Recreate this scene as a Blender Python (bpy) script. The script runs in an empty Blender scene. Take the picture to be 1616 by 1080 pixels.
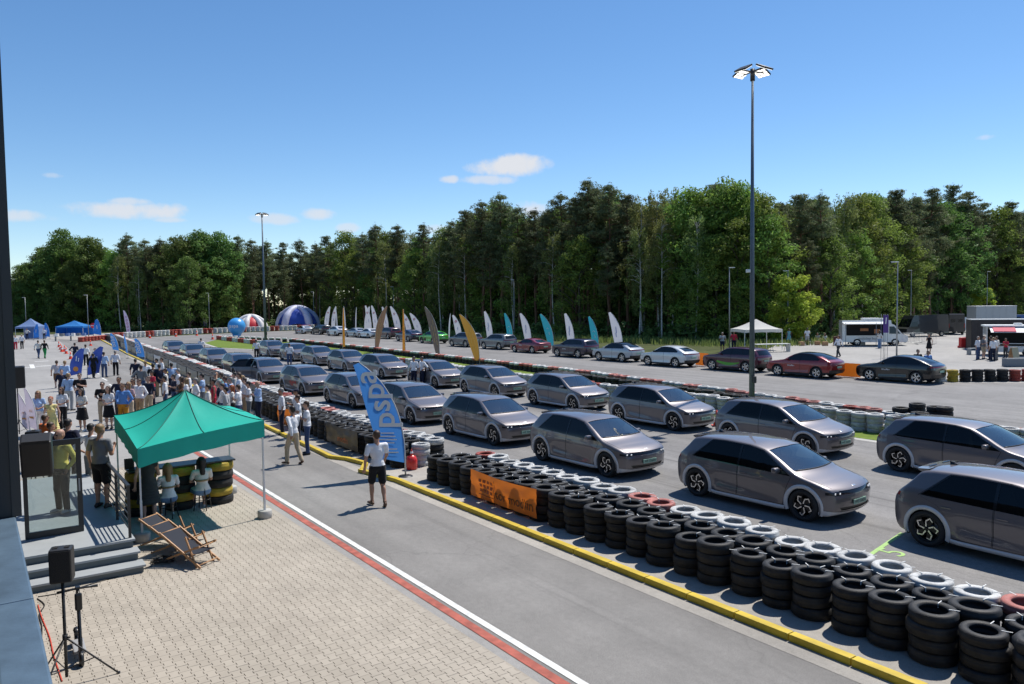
import bpy, bmesh, math, random
import numpy as np
from mathutils import Vector, Matrix, Quaternion
from mathutils.bvhtree import BVHTree

scene = bpy.context.scene
col = scene.collection
rad = math.radians

# ---------------------------------------------------------------- camera
CAM_F, CAM_PITCH, CAM_ROLL, CAM_H = 1220.35, 0.0514808, -0.013738, 5.056
PW, PH = 1616.0, 1080.0
_F = Vector((0, math.cos(CAM_PITCH), -math.sin(CAM_PITCH)))
_U0 = Vector((0, math.sin(CAM_PITCH), math.cos(CAM_PITCH)))
_X0 = Vector((1, 0, 0))
_X = _X0 * math.cos(CAM_ROLL) + _U0 * math.sin(CAM_ROLL)
_U = _U0 * math.cos(CAM_ROLL) - _X0 * math.sin(CAM_ROLL)
cam_data = bpy.data.cameras.new('camera')
cam = bpy.data.objects.new('camera', cam_data)
col.objects.link(cam)
cam.matrix_world = Matrix(((_X.x, _U.x, -_F.x, 0), (_X.y, _U.y, -_F.y, 0), (_X.z, _U.z, -_F.z, CAM_H), (0, 0, 0, 1)))
cam_data.sensor_width = 36.0
cam_data.lens = CAM_F / PW * 36.0
cam_data.clip_start = 0.05
cam_data.clip_end = 6000
scene.camera = cam

# ---------------------------------------------------------------- sky, sun, exposure
SUN_EL, SUN_AZ = rad(60), rad(47)          # azimuth measured from +X towards +Y
world = bpy.data.worlds.new('World')
scene.world = world
world.use_nodes = True
wt = world.node_tree
for n_ in list(wt.nodes): wt.nodes.remove(n_)
w_out = wt.nodes.new('ShaderNodeOutputWorld')
w_bg = wt.nodes.new('ShaderNodeBackground'); w_bg.inputs[1].default_value = 0.110
w_sky = wt.nodes.new('ShaderNodeTexSky')
w_sky.sky_type = 'NISHITA'; w_sky.sun_disc = False
w_sky.sun_elevation = SUN_EL
w_sky.sun_rotation = rad(90) - SUN_AZ
w_sky.altitude = 100; w_sky.air_density = 0.85; w_sky.dust_density = 0.1; w_sky.ozone_density = 2.0
wt.links.new(w_bg.outputs[0], w_out.inputs[0])
wtc = wt.nodes.new('ShaderNodeTexCoord')
def wmath(op, a, b=None, c=None):
    n = wt.nodes.new('ShaderNodeMath'); n.operation = op
    for i, v in enumerate((a, b, c)):
        if v is None: continue
        if isinstance(v, (int, float)): n.inputs[i].default_value = v
        else: wt.links.new(v, n.inputs[i])
    return n.outputs[0]
w_sep = wt.nodes.new('ShaderNodeSeparateXYZ'); wt.links.new(wtc.outputs['Generated'], w_sep.inputs[0])
w_az = wmath('ARCTAN2', w_sep.outputs[0], w_sep.outputs[1])
w_el = wmath('ARCSINE', w_sep.outputs[2])
w_noise = wt.nodes.new('ShaderNodeTexNoise')
w_noise.inputs['Scale'].default_value = 26; w_noise.inputs['Detail'].default_value = 7; w_noise.inputs['Roughness'].default_value = 0.62
wt.links.new(wtc.outputs['Generated'], w_noise.inputs['Vector'])
w_nz = wmath('MULTIPLY_ADD', w_noise.outputs[0], 4.2, -2.1)
def pix_dir(px, py):
    return (_F + _X * ((px - PW / 2) / CAM_F) - _U * ((py - PH / 2) / CAM_F))
_clouds = [(805, 262, 62, 15, 1.0), (770, 284, 40, 7, .7), (708, 283, 15, 6, .8), (215, 333, 85, 12, .9), (205, 319, 30, 6, .7),
           (268, 347, 26, 4, .6), (35, 342, 40, 8, .7), (440, 346, 34, 8, .65), (500, 338, 28, 9, .8), (842, 330, 34, 12, .8),
           (550, 360, 20, 7, .6), (690, 362, 30, 8, .5), (1555, 217, 13, 4, .55), (82, 277, 14, 4, .4)]
_cl = []
for px, py, hw, hh, s in _clouds:
    d = pix_dir(px, py).normalized()
    _cl.append((math.atan2(d.x, d.y), math.asin(d.z), hw / CAM_F, hh / CAM_F, s))
_rc = random.Random(5)
for k in range(16):      # the same sparse fair-weather clouds go on round the horizon
    _cl.append((rad(45 + k * 17 + _rc.uniform(-5, 5)), rad(_rc.uniform(6, 13)), _rc.uniform(.02, .06), _rc.uniform(.006, .013), _rc.uniform(.5, 1)))
w_mask = None
for az, el, hw, hh, s in _cl:
    da = wmath('DIVIDE', wmath('SUBTRACT', w_az, az), hw)
    de = wmath('DIVIDE', wmath('SUBTRACT', w_el, el), hh)
    q = wmath('ADD', wmath('MULTIPLY', da, da), wmath('MULTIPLY', de, de))
    m = wmath('SUBTRACT', wmath('ADD', w_nz, 1.15), q)
    n = wt.nodes.new('ShaderNodeMapRange'); n.interpolation_type = 'SMOOTHSTEP'
    wt.links.new(m, n.inputs[0]); n.inputs[1].default_value = -.3; n.inputs[2].default_value = 1.3
    n.inputs[3].default_value = 0; n.inputs[4].default_value = s
    w_mask = n.outputs[0] if w_mask is None else wmath('MAXIMUM', w_mask, n.outputs[0])
w_mix = wt.nodes.new('ShaderNodeMix'); w_mix.data_type = 'RGBA'
wt.links.new(w_mask, w_mix.inputs[0])
w_hsv = wt.nodes.new('ShaderNodeHueSaturation'); w_hsv.inputs['Saturation'].default_value = 1.2
wt.links.new(w_sky.outputs[0], w_hsv.inputs['Color'])
wt.links.new(w_hsv.outputs[0], w_mix.inputs[6])
w_mix.inputs[7].default_value = (5.2, 5.4, 5.8, 1)
wt.links.new(w_mix.outputs[2], w_bg.inputs[0])

sun_data = bpy.data.lights.new('sun', 'SUN')
sun_data.energy = 4.2; sun_data.angle = rad(0.53); sun_data.color = (1.0, 0.95, 0.87)
sun = bpy.data.objects.new('sun', sun_data); col.objects.link(sun)
sun_dir = Vector((math.cos(SUN_EL) * math.cos(SUN_AZ), math.cos(SUN_EL) * math.sin(SUN_AZ), math.sin(SUN_EL)))
sun.rotation_euler = (-sun_dir).to_track_quat('-Z', 'Y').to_euler()
sun.location = (0, 0, 60)

scene.view_settings.view_transform = 'Standard'
scene.view_settings.look = 'None'
scene.view_settings.exposure = 0.39
scene.view_settings.gamma = 1.0
scene.view_settings.use_curve_mapping = False
scene.render.engine = 'CYCLES'
scene.cycles.use_denoising = True
scene.cycles.max_bounces = 7
scene.cycles.diffuse_bounces = 3
scene.cycles.glossy_bounces = 3
scene.cycles.transparent_max_bounces = 8
scene.cycles.transmission_bounces = 3
scene.cycles.caustics_reflective = False
scene.cycles.caustics_refractive = False

# ---------------------------------------------------------------- coordinates
def G(px, py, z=0.0):
    """point of the horizontal plane z that the photograph shows at pixel (px, py)"""
    d = pix_dir(px, py); t = (z - CAM_H) / d.z
    return Vector((d.x * t, d.y * t, z))
HD = rad(-55.0)                        # direction of the pit straight
hx, hy = math.cos(HD), math.sin(HD)
def T(a, c, z=0.0):
    """a metres along the pit straight, c metres across it (away from the building)"""
    return Vector((a * hx - c * hy, a * hy + c * hx, z))
def AC(v): return (v.x * hx + v.y * hy, -v.x * hy + v.y * hx)

# ---------------------------------------------------------------- materials
MATS = {}
def mat(name, rgb, rough=.6, metal=0., var=0., scale=6., bump=0., bscale=None, coat=0., spec=.5, rnd=0., emit=None, alpha=None, sheen=0., space='Object', trans=0.):
    if name in MATS: return MATS[name]
    m = bpy.data.materials.new(name); m.use_nodes = True
    nt = m.node_tree; b = nt.nodes['Principled BSDF']
    b.inputs['Base Color'].default_value = (*rgb, 1); b.inputs['Roughness'].default_value = rough
    b.inputs['Metallic'].default_value = metal; b.inputs['Coat Weight'].default_value = coat
    b.inputs['Coat Roughness'].default_value = .10
    b.inputs['Specular IOR Level'].default_value = spec
    b.inputs['Sheen Weight'].default_value = sheen
    if emit: b.inputs['Emission Color'].default_value = (*emit[:3], 1); b.inputs['Emission Strength'].default_value = emit[3]
    tc = nt.nodes.new('ShaderNodeTexCoord')
    src = tc.outputs[space]
    if space == 'World':
        pass
    if var or rnd:
        colr = nt.nodes.new('ShaderNodeRGB'); colr.outputs[0].default_value = (*rgb, 1)
        hsv = nt.nodes.new('ShaderNodeHueSaturation'); nt.links.new(colr.outputs[0], hsv.inputs['Color'])
        val = None
        if var:
            nz = nt.nodes.new('ShaderNodeTexNoise'); nz.inputs['Scale'].default_value = scale; nz.inputs['Detail'].default_value = 5
            nt.links.new(src, nz.inputs['Vector'])
            mr = nt.nodes.new('ShaderNodeMapRange'); mr.inputs[1].default_value = .25; mr.inputs[2].default_value = .75
            mr.inputs[3].default_value = 1 - var; mr.inputs[4].default_value = 1 + var
            nt.links.new(nz.outputs[0], mr.inputs[0]); val = mr.outputs[0]
        if rnd:
            oi = nt.nodes.new('ShaderNodeObjectInfo')
            mr2 = nt.nodes.new('ShaderNodeMapRange'); mr2.inputs[3].default_value = 1 - rnd; mr2.inputs[4].default_value = 1 + rnd
            nt.links.new(oi.outputs['Random'], mr2.inputs[0])
            if val is None: val = mr2.outputs[0]
            else:
                mu = nt.nodes.new('ShaderNodeMath'); mu.operation = 'MULTIPLY'
                nt.links.new(val, mu.inputs[0]); nt.links.new(mr2.outputs[0], mu.inputs[1]); val = mu.outputs[0]
        nt.links.new(val, hsv.inputs['Value']); nt.links.new(hsv.outputs[0], b.inputs['Base Color'])
    if bump:
        nb = nt.nodes.new('ShaderNodeTexNoise'); nb.inputs['Scale'].default_value = bscale or scale * 4; nb.inputs['Detail'].default_value = 4
        nt.links.new(src, nb.inputs['Vector'])
        bp = nt.nodes.new('ShaderNodeBump'); bp.inputs['Strength'].default_value = bump; bp.inputs['Distance'].default_value = .02
        nt.links.new(nb.outputs[0], bp.inputs['Height']); nt.links.new(bp.outputs[0], b.inputs['Normal'])
    if trans:
        out = nt.nodes['Material Output']; tr = nt.nodes.new('ShaderNodeBsdfTranslucent'); tr.inputs[0].default_value = (*rgb, 1)
        mx = nt.nodes.new('ShaderNodeMixShader'); mx.inputs[0].default_value = trans
        nt.links.new(b.outputs[0], mx.inputs[1]); nt.links.new(tr.outputs[0], mx.inputs[2]); nt.links.new(mx.outputs[0], out.inputs[0])
    MATS[name] = m
    return m

def glass_mat(name, tint=(.25, .3, .32), rough=.02, ior=1.5, body=None):
    if name in MATS: return MATS[name]
    m = bpy.data.materials.new(name); m.use_nodes = True
    nt = m.node_tree
    for n in list(nt.nodes): nt.nodes.remove(n)
    out = nt.nodes.new('ShaderNodeOutputMaterial'); mx = nt.nodes.new('ShaderNodeMixShader')
    fr = nt.nodes.new('ShaderNodeFresnel'); fr.inputs[0].default_value = ior
    tr = nt.nodes.new('ShaderNodeBsdfTransparent'); tr.inputs[0].default_value = (*tint, 1)
    gl = nt.nodes.new('ShaderNodeBsdfGlossy'); gl.inputs['Roughness'].default_value = rough
    if body: gl.inputs['Color'].default_value = (*body, 1)
    nt.links.new(fr.outputs[0], mx.inputs[0]); nt.links.new(tr.outputs[0], mx.inputs[1]); nt.links.new(gl.outputs[0], mx.inputs[2])
    nt.links.new(mx.outputs[0], out.inputs[0])
    MATS[name] = m
    return m

# ---------------------------------------------------------------- mesh helpers
def obj_from(name, me, parent=None, loc=None, rot=None):
    o = bpy.data.objects.new(name, me); col.objects.link(o)
    if parent is not None: o.parent = parent
    if loc is not None: o.location = loc
    if rot is not None: o.rotation_euler = rot
    return o
def tag(o, label=None, cat=None, group=None, kind=None):
    if label: o['label'] = label
    if cat: o['category'] = cat
    if group: o['group'] = group
    if kind: o['kind'] = kind
    return o
def empty(name, loc=(0, 0, 0), rz=0., label=None, cat=None, group=None):
    o = bpy.data.objects.new(name, None); col.objects.link(o)
    o.location = loc; o.rotation_euler = (0, 0, rz); o.empty_display_size = .2
    return tag(o, label, cat, group)
CHILD = {}
def copy_tree(o, parent=None):
    c = o.copy(); col.objects.link(c); c.parent = parent
    for ch in o.children: copy_tree(ch, c)
    return c

class MB:
    def __init__(s): s.v = []; s.f = []; s.m = []; s.sm = []
    def add(s, verts, faces, mi=0, smooth=False):
        b = len(s.v); s.v += [tuple(p) for p in verts]
        for f in faces: s.f.append(tuple(b + i for i in f)); s.m.append(mi); s.sm.append(smooth)
        return s
    def box(s, c, d, rz=0., mi=0, rot=None):
        hx_, hy_, hz_ = d[0] / 2, d[1] / 2, d[2] / 2
        R = rot if rot is not None else Matrix.Rotation(rz, 3, 'Z')
        c = Vector(c)
        vs = [c + R @ Vector((x * hx_, y * hy_, z * hz_)) for z in (-1, 1) for x, y in ((-1, -1), (1, -1), (1, 1), (-1, 1))]
        return s.add(vs, [(3, 2, 1, 0), (4, 5, 6, 7), (0, 1, 5, 4), (1, 2, 6, 5), (2, 3, 7, 6), (3, 0, 4, 7)], mi)
    def bbox(s, c, d, b, rz=0., mi=0, rot=None):
        """box with chamfered edges"""
        h = [d[0] / 2, d[1] / 2, d[2] / 2]; b = min(b, min(h) * .9)
        R = rot if rot is not None else Matrix.Rotation(rz, 3, 'Z'); c = Vector(c)
        bm = bmesh.new(); bmesh.ops.create_cube(bm, size=1)
        for v in bm.verts: v.co = Vector((v.co.x * d[0], v.co.y * d[1], v.co.z * d[2]))
        bmesh.ops.bevel(bm, geom=bm.edges[:], offset=b, segments=2, profile=.6, affect='EDGES')
        bm.verts.index_update()
        s.add([c + R @ v.co for v in bm.verts], [[v.index for v in f.verts] for f in bm.faces], mi, False)
        bm.free(); return s
    def cyl(s, p0, p1, r0, r1=None, n=10, mi=0, caps=True, smooth=True):
        r1 = r0 if r1 is None else r1
        p0, p1 = Vector(p0), Vector(p1); ax = (p1 - p0)
        if ax.length < 1e-9: return s
        q = ax.to_track_quat('Z', 'Y'); b = len(s.v)
        vs = []
        for p, r in ((p0, r0), (p1, r1)):
            for k in range(n):
                t = 2 * math.pi * k / n
                vs.append(p + q @ Vector((math.cos(t) * r, math.sin(t) * r, 0)))
        s.add(vs, [(k, (k + 1) % n, n + (k + 1) % n, n + k) for k in range(n)], mi, smooth)
        if caps:
            s.f += [tuple(b + k for k in reversed(range(n))), tuple(b + n + k for k in range(n))]; s.m += [mi, mi]; s.sm += [False, False]
        return s
    def tube(s, pts, r, n=7, mi=0, closed=False):
        pts = [Vector(p) for p in pts]; rs = r if isinstance(r, (list, tuple)) else [r] * len(pts)
        b = len(s.v); L = len(pts); up = Vector((.013, .027, 1))
        for i, p in enumerate(pts):
            a = pts[max(i - 1, 0)] if not closed else pts[i - 1]; c = pts[min(i + 1, L - 1)] if not closed else pts[(i + 1) % L]
            t = (c - a).normalized(); x = t.cross(up)
            if x.length < 1e-3: x = t.cross(Vector((1, 0, 0)))
            x.normalize(); y = x.cross(t)
            for k in range(n):
                q = 2 * math.pi * k / n; s.v.append(tuple(p + (x * math.cos(q) + y * math.sin(q)) * rs[i]))
        for i in range(L if closed else L - 1):
            j = (i + 1) % L
            for k in range(n):
                s.f.append((b + i * n + k, b + j * n + k, b + j * n + (k + 1) % n, b + i * n + (k + 1) % n)); s.m.append(mi); s.sm.append(True)
        if not closed:
            s.f += [tuple(b + k for k in range(n)), tuple(b + (L - 1) * n + k for k in reversed(range(n)))]; s.m += [mi, mi]; s.sm += [False, False]
        return s
    def lathe(s, prof, n=24, mi=0, axis='Z', closed=False, c=(0, 0, 0), mis=None):
        b = len(s.v); L = len(prof); c = Vector(c)
        for k in range(n):
            t = 2 * math.pi * k / n; ct, st = math.cos(t), math.sin(t)
            for r, z in prof:
                p = (r * ct, r * st, z) if axis == 'Z' else ((r * ct, z, r * st) if axis == 'Y' else (z, r * ct, r * st))
                s.v.append(tuple(c + Vector(p)))
        fl = axis == 'Y'
        for k in range(n):
            k2 = (k + 1) % n
            for i in range(L if closed else L - 1):
                j = (i + 1) % L
                q = (b + k * L + i, b + k2 * L + i, b + k2 * L + j, b + k * L + j)
                s.f.append(q[::-1] if fl else q); s.m.append(mis[i] if mis else mi); s.sm.append(True)
        return s
    def prism(s, poly, z0, z1, mi=0, M=None):
        n = len(poly); vs = [Vector((x, y, z0)) for x, y in poly] + [Vector((x, y, z1)) for x, y in poly]
        if M is not None: vs = [M @ v for v in vs]
        return s.add(vs, [tuple(reversed(range(n))), tuple(range(n, 2 * n))] + [(k, (k + 1) % n, n + (k + 1) % n, n + k) for k in range(n)], mi)
    def mesh(s, name, mats):
        me = bpy.data.meshes.new(name)
        me.from_pydata(s.v, [], s.f)
        for m in (mats if isinstance(mats, (list, tuple)) else [mats]): me.materials.append(m)
        me.polygons.foreach_set('material_index', s.m)
        me.polygons.foreach_set('use_smooth', s.sm)
        me.update()
        return me
    def build(s, name, mats, parent=None, loc=None, rot=None):
        return obj_from(name, s.mesh(name, mats), parent, loc, rot)

def np_mesh(name, verts, faces, mats, mi=None, smooth=True, n=4):
    me = bpy.data.meshes.new(name)
    verts = np.asarray(verts, np.float32); faces = np.asarray(faces, np.int32)
    me.vertices.add(len(verts)); me.vertices.foreach_set('co', verts.ravel())
    me.loops.add(faces.size); me.loops.foreach_set('vertex_index', faces.ravel())
    me.polygons.add(len(faces)); me.polygons.foreach_set('loop_start', np.arange(0, faces.size, n, dtype=np.int32))
    for m in (mats if isinstance(mats, (list, tuple)) else [mats]): me.materials.append(m)
    if mi is not None: me.polygons.foreach_set('material_index', np.asarray(mi, np.int32))
    me.polygons.foreach_set('use_smooth', np.full(len(faces), smooth))
    me.update(calc_edges=True); me.validate()
    return me

TXT = {}
def text_mesh(s, size, material, mirror=False, extrude=0.0, shear=0., bold=0.):
    key = (s, round(size, 3), material.name, mirror, bold)
    if key in TXT: return TXT[key].copy()
    cu = bpy.data.curves.new('lettering', 'FONT'); cu.body = s; cu.size = size; cu.align_x = 'CENTER'; cu.align_y = 'CENTER'
    cu.resolution_u = 3; cu.extrude = extrude; cu.offset = bold * size; cu.shear = shear
    o = bpy.data.objects.new('lettering', cu); col.objects.link(o)
    dg = bpy.context.evaluated_depsgraph_get()
    me = bpy.data.meshes.new_from_object(o.evaluated_get(dg))
    bpy.data.objects.remove(o); bpy.data.curves.remove(cu)
    if mirror:
        for v in me.vertices: v.co.x = -v.co.x
        me.flip_normals()
    me.materials.clear(); me.materials.append(material)
    TXT[key] = me
    return me.copy()
ORD = ['first', 'second', 'third', 'fourth', 'fifth', 'sixth', 'seventh', 'eighth', 'ninth', 'tenth', 'eleventh', 'twelfth', 'thirteenth',
       'fourteenth', 'fifteenth', 'sixteenth', 'seventeenth', 'eighteenth', 'nineteenth', 'twentieth']
def ordw(i):
    if i < 20: return ORD[i]
    t = ['', '', 'twenty', 'thirty', 'forty', 'fifty', 'sixty', 'seventy', 'eighty', 'ninety'][((i + 1) // 10) % 10]
    u = (i + 1) % 10
    s = (t[:-1] + 'ieth') if u == 0 else t + '-' + ORD[u - 1]
    return s if i < 99 else 'hundred-' + (ordw(i - 100) if (i + 1) % 100 else 'th')
# ================================================================ ground
def asphalt_mat(name, base, var=.12, streak=.12, skid=0., tint=(1, 1, 1), crack=.0, speck=.22):
    m = bpy.data.materials.new(name); m.use_nodes = True; nt = m.node_tree; b = nt.nodes['Principled BSDF']
    b.inputs['Roughness'].default_value = .82; b.inputs['Specular IOR Level'].default_value = .35
    tc = nt.nodes.new('ShaderNodeTexCoord'); mp = nt.nodes.new('ShaderNodeMapping'); mp.inputs['Rotation'].default_value = (0, 0, -HD)
    nt.links.new(tc.outputs['Object'], mp.inputs['Vector'])
    def noise(scale, detail=5, vec=None, sc=None, rough=.55):
        n = nt.nodes.new('ShaderNodeTexNoise'); n.inputs['Scale'].default_value = scale; n.inputs['Detail'].default_value = detail
        n.inputs['Roughness'].default_value = rough
        v = mp.outputs[0]
        if sc:
            q = nt.nodes.new('ShaderNodeMapping'); q.inputs['Scale'].default_value = sc; nt.links.new(v, q.inputs['Vector']); v = q.outputs[0]
        nt.links.new(v, n.inputs['Vector']); return n.outputs[0]
    def rng(o, a, c, lo, hi):
        r = nt.nodes.new('ShaderNodeMapRange'); r.inputs[1].default_value = a; r.inputs[2].default_value = c
        r.inputs[3].default_value = lo; r.inputs[4].default_value = hi; nt.links.new(o, r.inputs[0]); return r.outputs[0]
    def mul(x, y):
        r = nt.nodes.new('ShaderNodeMath'); r.operation = 'MULTIPLY'; nt.links.new(x, r.inputs[0]); nt.links.new(y, r.inputs[1]); return r.outputs[0]
    v = rng(noise(.16, 6), .3, .7, 1 - var, 1 + var)
    v = mul(v, rng(noise(1.3, 6), .3, .7, 1 - var * .6, 1 + var * .6))
    v = mul(v, rng(noise(9, 5, rough=.7), .3, .7, .90, 1.10))
    v = mul(v, rng(noise(70, 3), .3, .7, 1 - speck, 1 + speck))
    v = mul(v, rng(noise(1, 4, sc=(.03, .9, 1)), .3, .7, 1 - streak, 1 + streak))
    if skid:
        s = noise(1, 3, sc=(.045, 2.6, 1), rough=.7)
        v = mul(v, rng(s, .56, .72, 1, 1 - skid))
    if crack:
        vo = nt.nodes.new('ShaderNodeTexVoronoi'); vo.feature = 'DISTANCE_TO_EDGE'; vo.inputs['Scale'].default_value = .16
        wv = nt.nodes.new('ShaderNodeVectorMath'); wv.operation = 'MULTIPLY_ADD'; wn = nt.nodes.new('ShaderNodeTexNoise'); wn.inputs['Scale'].default_value = .7; wn.inputs['Detail'].default_value = 6
        nt.links.new(mp.outputs[0], wn.inputs['Vector']); nt.links.new(wn.outputs['Color'], wv.inputs[0]); wv.inputs[1].default_value = (2.2, 2.2, 0); nt.links.new(mp.outputs[0], wv.inputs[2])
        nt.links.new(wv.outputs[0], vo.inputs['Vector'])
        v = mul(v, rng(vo.outputs['Distance'], 0, .006, 1 - crack, 1))
        v = mul(v, rng(noise(.55, 4), .62, .70, 1, 1 - crack * .45))
    rgb = nt.nodes.new('ShaderNodeRGB'); rgb.outputs[0].default_value = (base * tint[0], base * tint[1], base * tint[2], 1)
    hsv = nt.nodes.new('ShaderNodeHueSaturation'); nt.links.new(rgb.outputs[0], hsv.inputs['Color']); nt.links.new(v, hsv.inputs['Value'])
    nt.links.new(hsv.outputs[0], b.inputs['Base Color'])
    bp = nt.nodes.new('ShaderNodeBump'); bp.inputs['Strength'].default_value = .35; bp.inputs['Distance'].default_value = .01
    nt.links.new(noise(90, 3), bp.inputs['Height']); nt.links.new(bp.outputs[0], b.inputs['Normal'])
    MATS[name] = m
    return m

def sheet(name, pts, z, m, kind='structure', parent=None):
    from mathutils.geometry import delaunay_2d_cdt
    n = len(pts); vs, es, fs, *_r = delaunay_2d_cdt([Vector((p.x, p.y)) for p in pts], [], [list(range(n))], 1, 1e-4)
    me = bpy.data.meshes.new(name); me.from_pydata([(p.x, p.y, z) for p in vs], [], fs)
    me.materials.append(m); me.update()
    if me.polygons[0].normal.z < 0: me.flip_normals()
    o = obj_from(name, me, parent)
    if kind: o['kind'] = kind
    return o

def grass_mat(name, c1, c2, scale=.8):
    m = bpy.data.materials.new(name); m.use_nodes = True; nt = m.node_tree; b = nt.nodes['Principled BSDF']
    b.inputs['Roughness'].default_value = .9; b.inputs['Specular IOR Level'].default_value = .15
    tc = nt.nodes.new('ShaderNodeTexCoord'); n1 = nt.nodes.new('ShaderNodeTexNoise'); n1.inputs['Scale'].default_value = scale; n1.inputs['Detail'].default_value = 8
    n1.inputs['Roughness'].default_value = .7
    nt.links.new(tc.outputs['Object'], n1.inputs['Vector'])
    cr = nt.nodes.new('ShaderNodeValToRGB'); cr.color_ramp.elements[0].position = .35; cr.color_ramp.elements[1].position = .65
    cr.color_ramp.elements[0].color = (*c1, 1); cr.color_ramp.elements[1].color = (*c2, 1)
    nt.links.new(n1.outputs[0], cr.inputs[0]); nt.links.new(cr.outputs[0], b.inputs['Base Color'])
    MATS[name] = m; return m

A_track = asphalt_mat('track_asphalt', .205, .15, .14, skid=.42, tint=(1.0, .965, .935), crack=.16)
A_pit = asphalt_mat('pit_asphalt', .215, .12, .12, skid=.14, tint=(1.0, .955, .895), crack=.14, speck=.34)
A_plaza = asphalt_mat('plaza_asphalt', .30, .12, .06, tint=(1.0, .965, .915), speck=.2, crack=.12)
M_sand = asphalt_mat('sand', .34, .18, .05, tint=(1.0, .93, .83), speck=.2)
M_gravel = asphalt_mat('gravel', .32, .14, .03, tint=(1.0, .965, .91), speck=.25)
M_forest_floor = grass_mat('forest_floor', (.035, .045, .016), (.085, .10, .032), .35)
M_grass = grass_mat('lawn', (.095, .15, .022), (.17, .23, .04), 3.0)
M_concrete = mat('concrete', (.42, .41, .38), .85, var=.15, scale=2., bump=.2)

sheet('ground', [Vector((-2500, -600, 0)), Vector((2500, -600, 0)), Vector((2500, 4000, 0)), Vector((-2500, 4000, 0))], -.02, M_forest_floor)

def kerbc(a):
    return float(np.interp(-a, [-60, -5, 22, 34, 45, 70, 91, 136, 170], [9.8, 9.8, 9.75, 10.0, 10.9, 12.6, 13.7, 16.7, 19.5]))
AS = list(np.arange(60, -171, -5.0))
# pit lane and plaza: everything between the building and the kerb
sheet('pit_lane', [T(a, 6.2) for a in AS if a > -30] + [T(-30, 6.2)] + [T(-175, 13.0)] + [T(a, kerbc(a) + .1) for a in reversed(AS)], 0.0, A_pit)
sheet('plaza', [T(60, -12), T(60, 6.2), T(-30, 6.2), T(-175, 13.0), T(-175, -40), T(-60, -25)], -.002, A_plaza)
sheet('sand_strip', [T(a, kerbc(a) + .06) for a in AS] + [T(a, kerbc(a) + 3.0) for a in reversed(AS)], .002, M_sand)
sheet('race_track', [T(a, kerbc(a) + 2.75) for a in reversed(AS)] + [T(60, 45), G(1900, 640), G(1616, 604.5), G(1480, 604.5), G(1300, 592), G(1190, 574), G(1000, 557), G(860, 544), G(700, 532),
      G(560, 525), G(460, 522), G(400, 524.5), G(300, 529), G(200, 534), G(150, 538)], .006, A_track)
sheet('gravel_lot', [G(1190, 575.5), G(1300, 593), G(1480, 605), G(1616, 605), G(1900, 641), T(60, 90), T(-20, 150), G(1700, 493), G(1616, 496), G(1480, 506), G(1400, 520),
      G(1300, 533), G(1236, 539), G(1195, 560)], .010, M_gravel)
sheet('run_off', [G(150, 537), G(200, 532.5), G(300, 527.3), G(400, 523), G(460, 520.5), G(520, 519), G(520, 515), G(440, 516), G(300, 520), G(150, 527), G(60, 535)], .008, M_sand)
near_in = [T(12, 26.0), T(-10, 26.0), T(-25, 25.9), T(-45, 26.3), T(-62, 27.4), T(-75, 28.0), G(440, 553.5), G(345, 549), G(322, 541.5)]
far_in = [G(345, 536), T(-105, 36.2), T(-80, 35.6), T(-58, 34.6), T(-40, 33.6), T(-27, 32.0), T(-11, 29.2), T(12, 27.2)]
cen_in = T(-40, 29)
def grow(p, d):
    v = (p - cen_in); return p + v.normalized() * d
sheet('infield_edging', [p + T(0, -.35) for p in near_in] + [p + T(0, .35) for p in far_in], .010, M_concrete)
sheet('infield_grass', near_in + far_in, .016, M_grass)

sheet('gutter_strip', [T(a, kerbc(a) - .42) for a in AS if -95 < a < 20] + [T(a, kerbc(a) - .06) for a in reversed(AS) if -95 < a < 20], .004, M_sand)
# painted markings
M_white_paint = mat('white_paint', (.66, .66, .63), .7, var=.22, scale=6)
M_red_paint = mat('red_paint', (.36, .095, .065), .8, var=.4, scale=5)
M_yellow = mat('yellow_kerb_paint', (.56, .40, .025), .6, var=.30, scale=3, bump=.15, bscale=30)
M_green_paint = mat('green_marking_paint', (.33, .52, .16), .7, var=.2, scale=5)
def strip(name, a0, a1, c0, c1, z, m):
    o = sheet(name, [T(a0, c0), T(a1, c0), T(a1, c1), T(a0, c1)], z, m, 'structure'); return o
strip('white_line', 30, -33, 6.38, 6.50, .008, M_white_paint)
strip('red_line', 30, -31, 6.15, 6.31, .006, M_red_paint)
for k in range(9):
    a0 = -36 - k * 6.0
    strip('lane_dash', a0, a0 - 3, 6.5 + k * .27, 6.62 + k * .27, .007, M_white_paint)
m = MB()
def gline(mb, p0, p1, w, z=.012):
    d = (p1 - p0); s = Vector((-d.y, d.x, 0)).normalized() * (w / 2)
    mb.add([Vector((q.x, q.y, z)) for q in (p0 - s, p1 - s, p1 + s, p0 + s)], [(0, 1, 2, 3)])
gline(m, G(1424, 842), G(1374, 876), .09)
m.build('parking_mark', M_green_paint)['kind'] = 'structure'
t5 = obj_from('parking_number', text_mesh('5', .75, M_green_paint), None, G(1410, 872, .0125), (0, 0, HD + rad(90)))
t5['kind'] = 'structure'
m = MB(); p = [G(37, 581), G(52, 579.5)]
gline(m, p[0], p[1], .35, .006); gline(m, G(52, 581.5), G(49.5, 575.5), .35, .0065)
m.build('lane_arrow', M_white_paint)['kind'] = 'structure'
for q in ((67, 570.5), (70, 578)):
    m = MB(); gline(m, G(*q) - Vector((.5, .4, 0)), G(*q) + Vector((.3, .5, 0)), .5, .006); m.build('worn_paint_patch', M_white_paint)['kind'] = 'structure'

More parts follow.
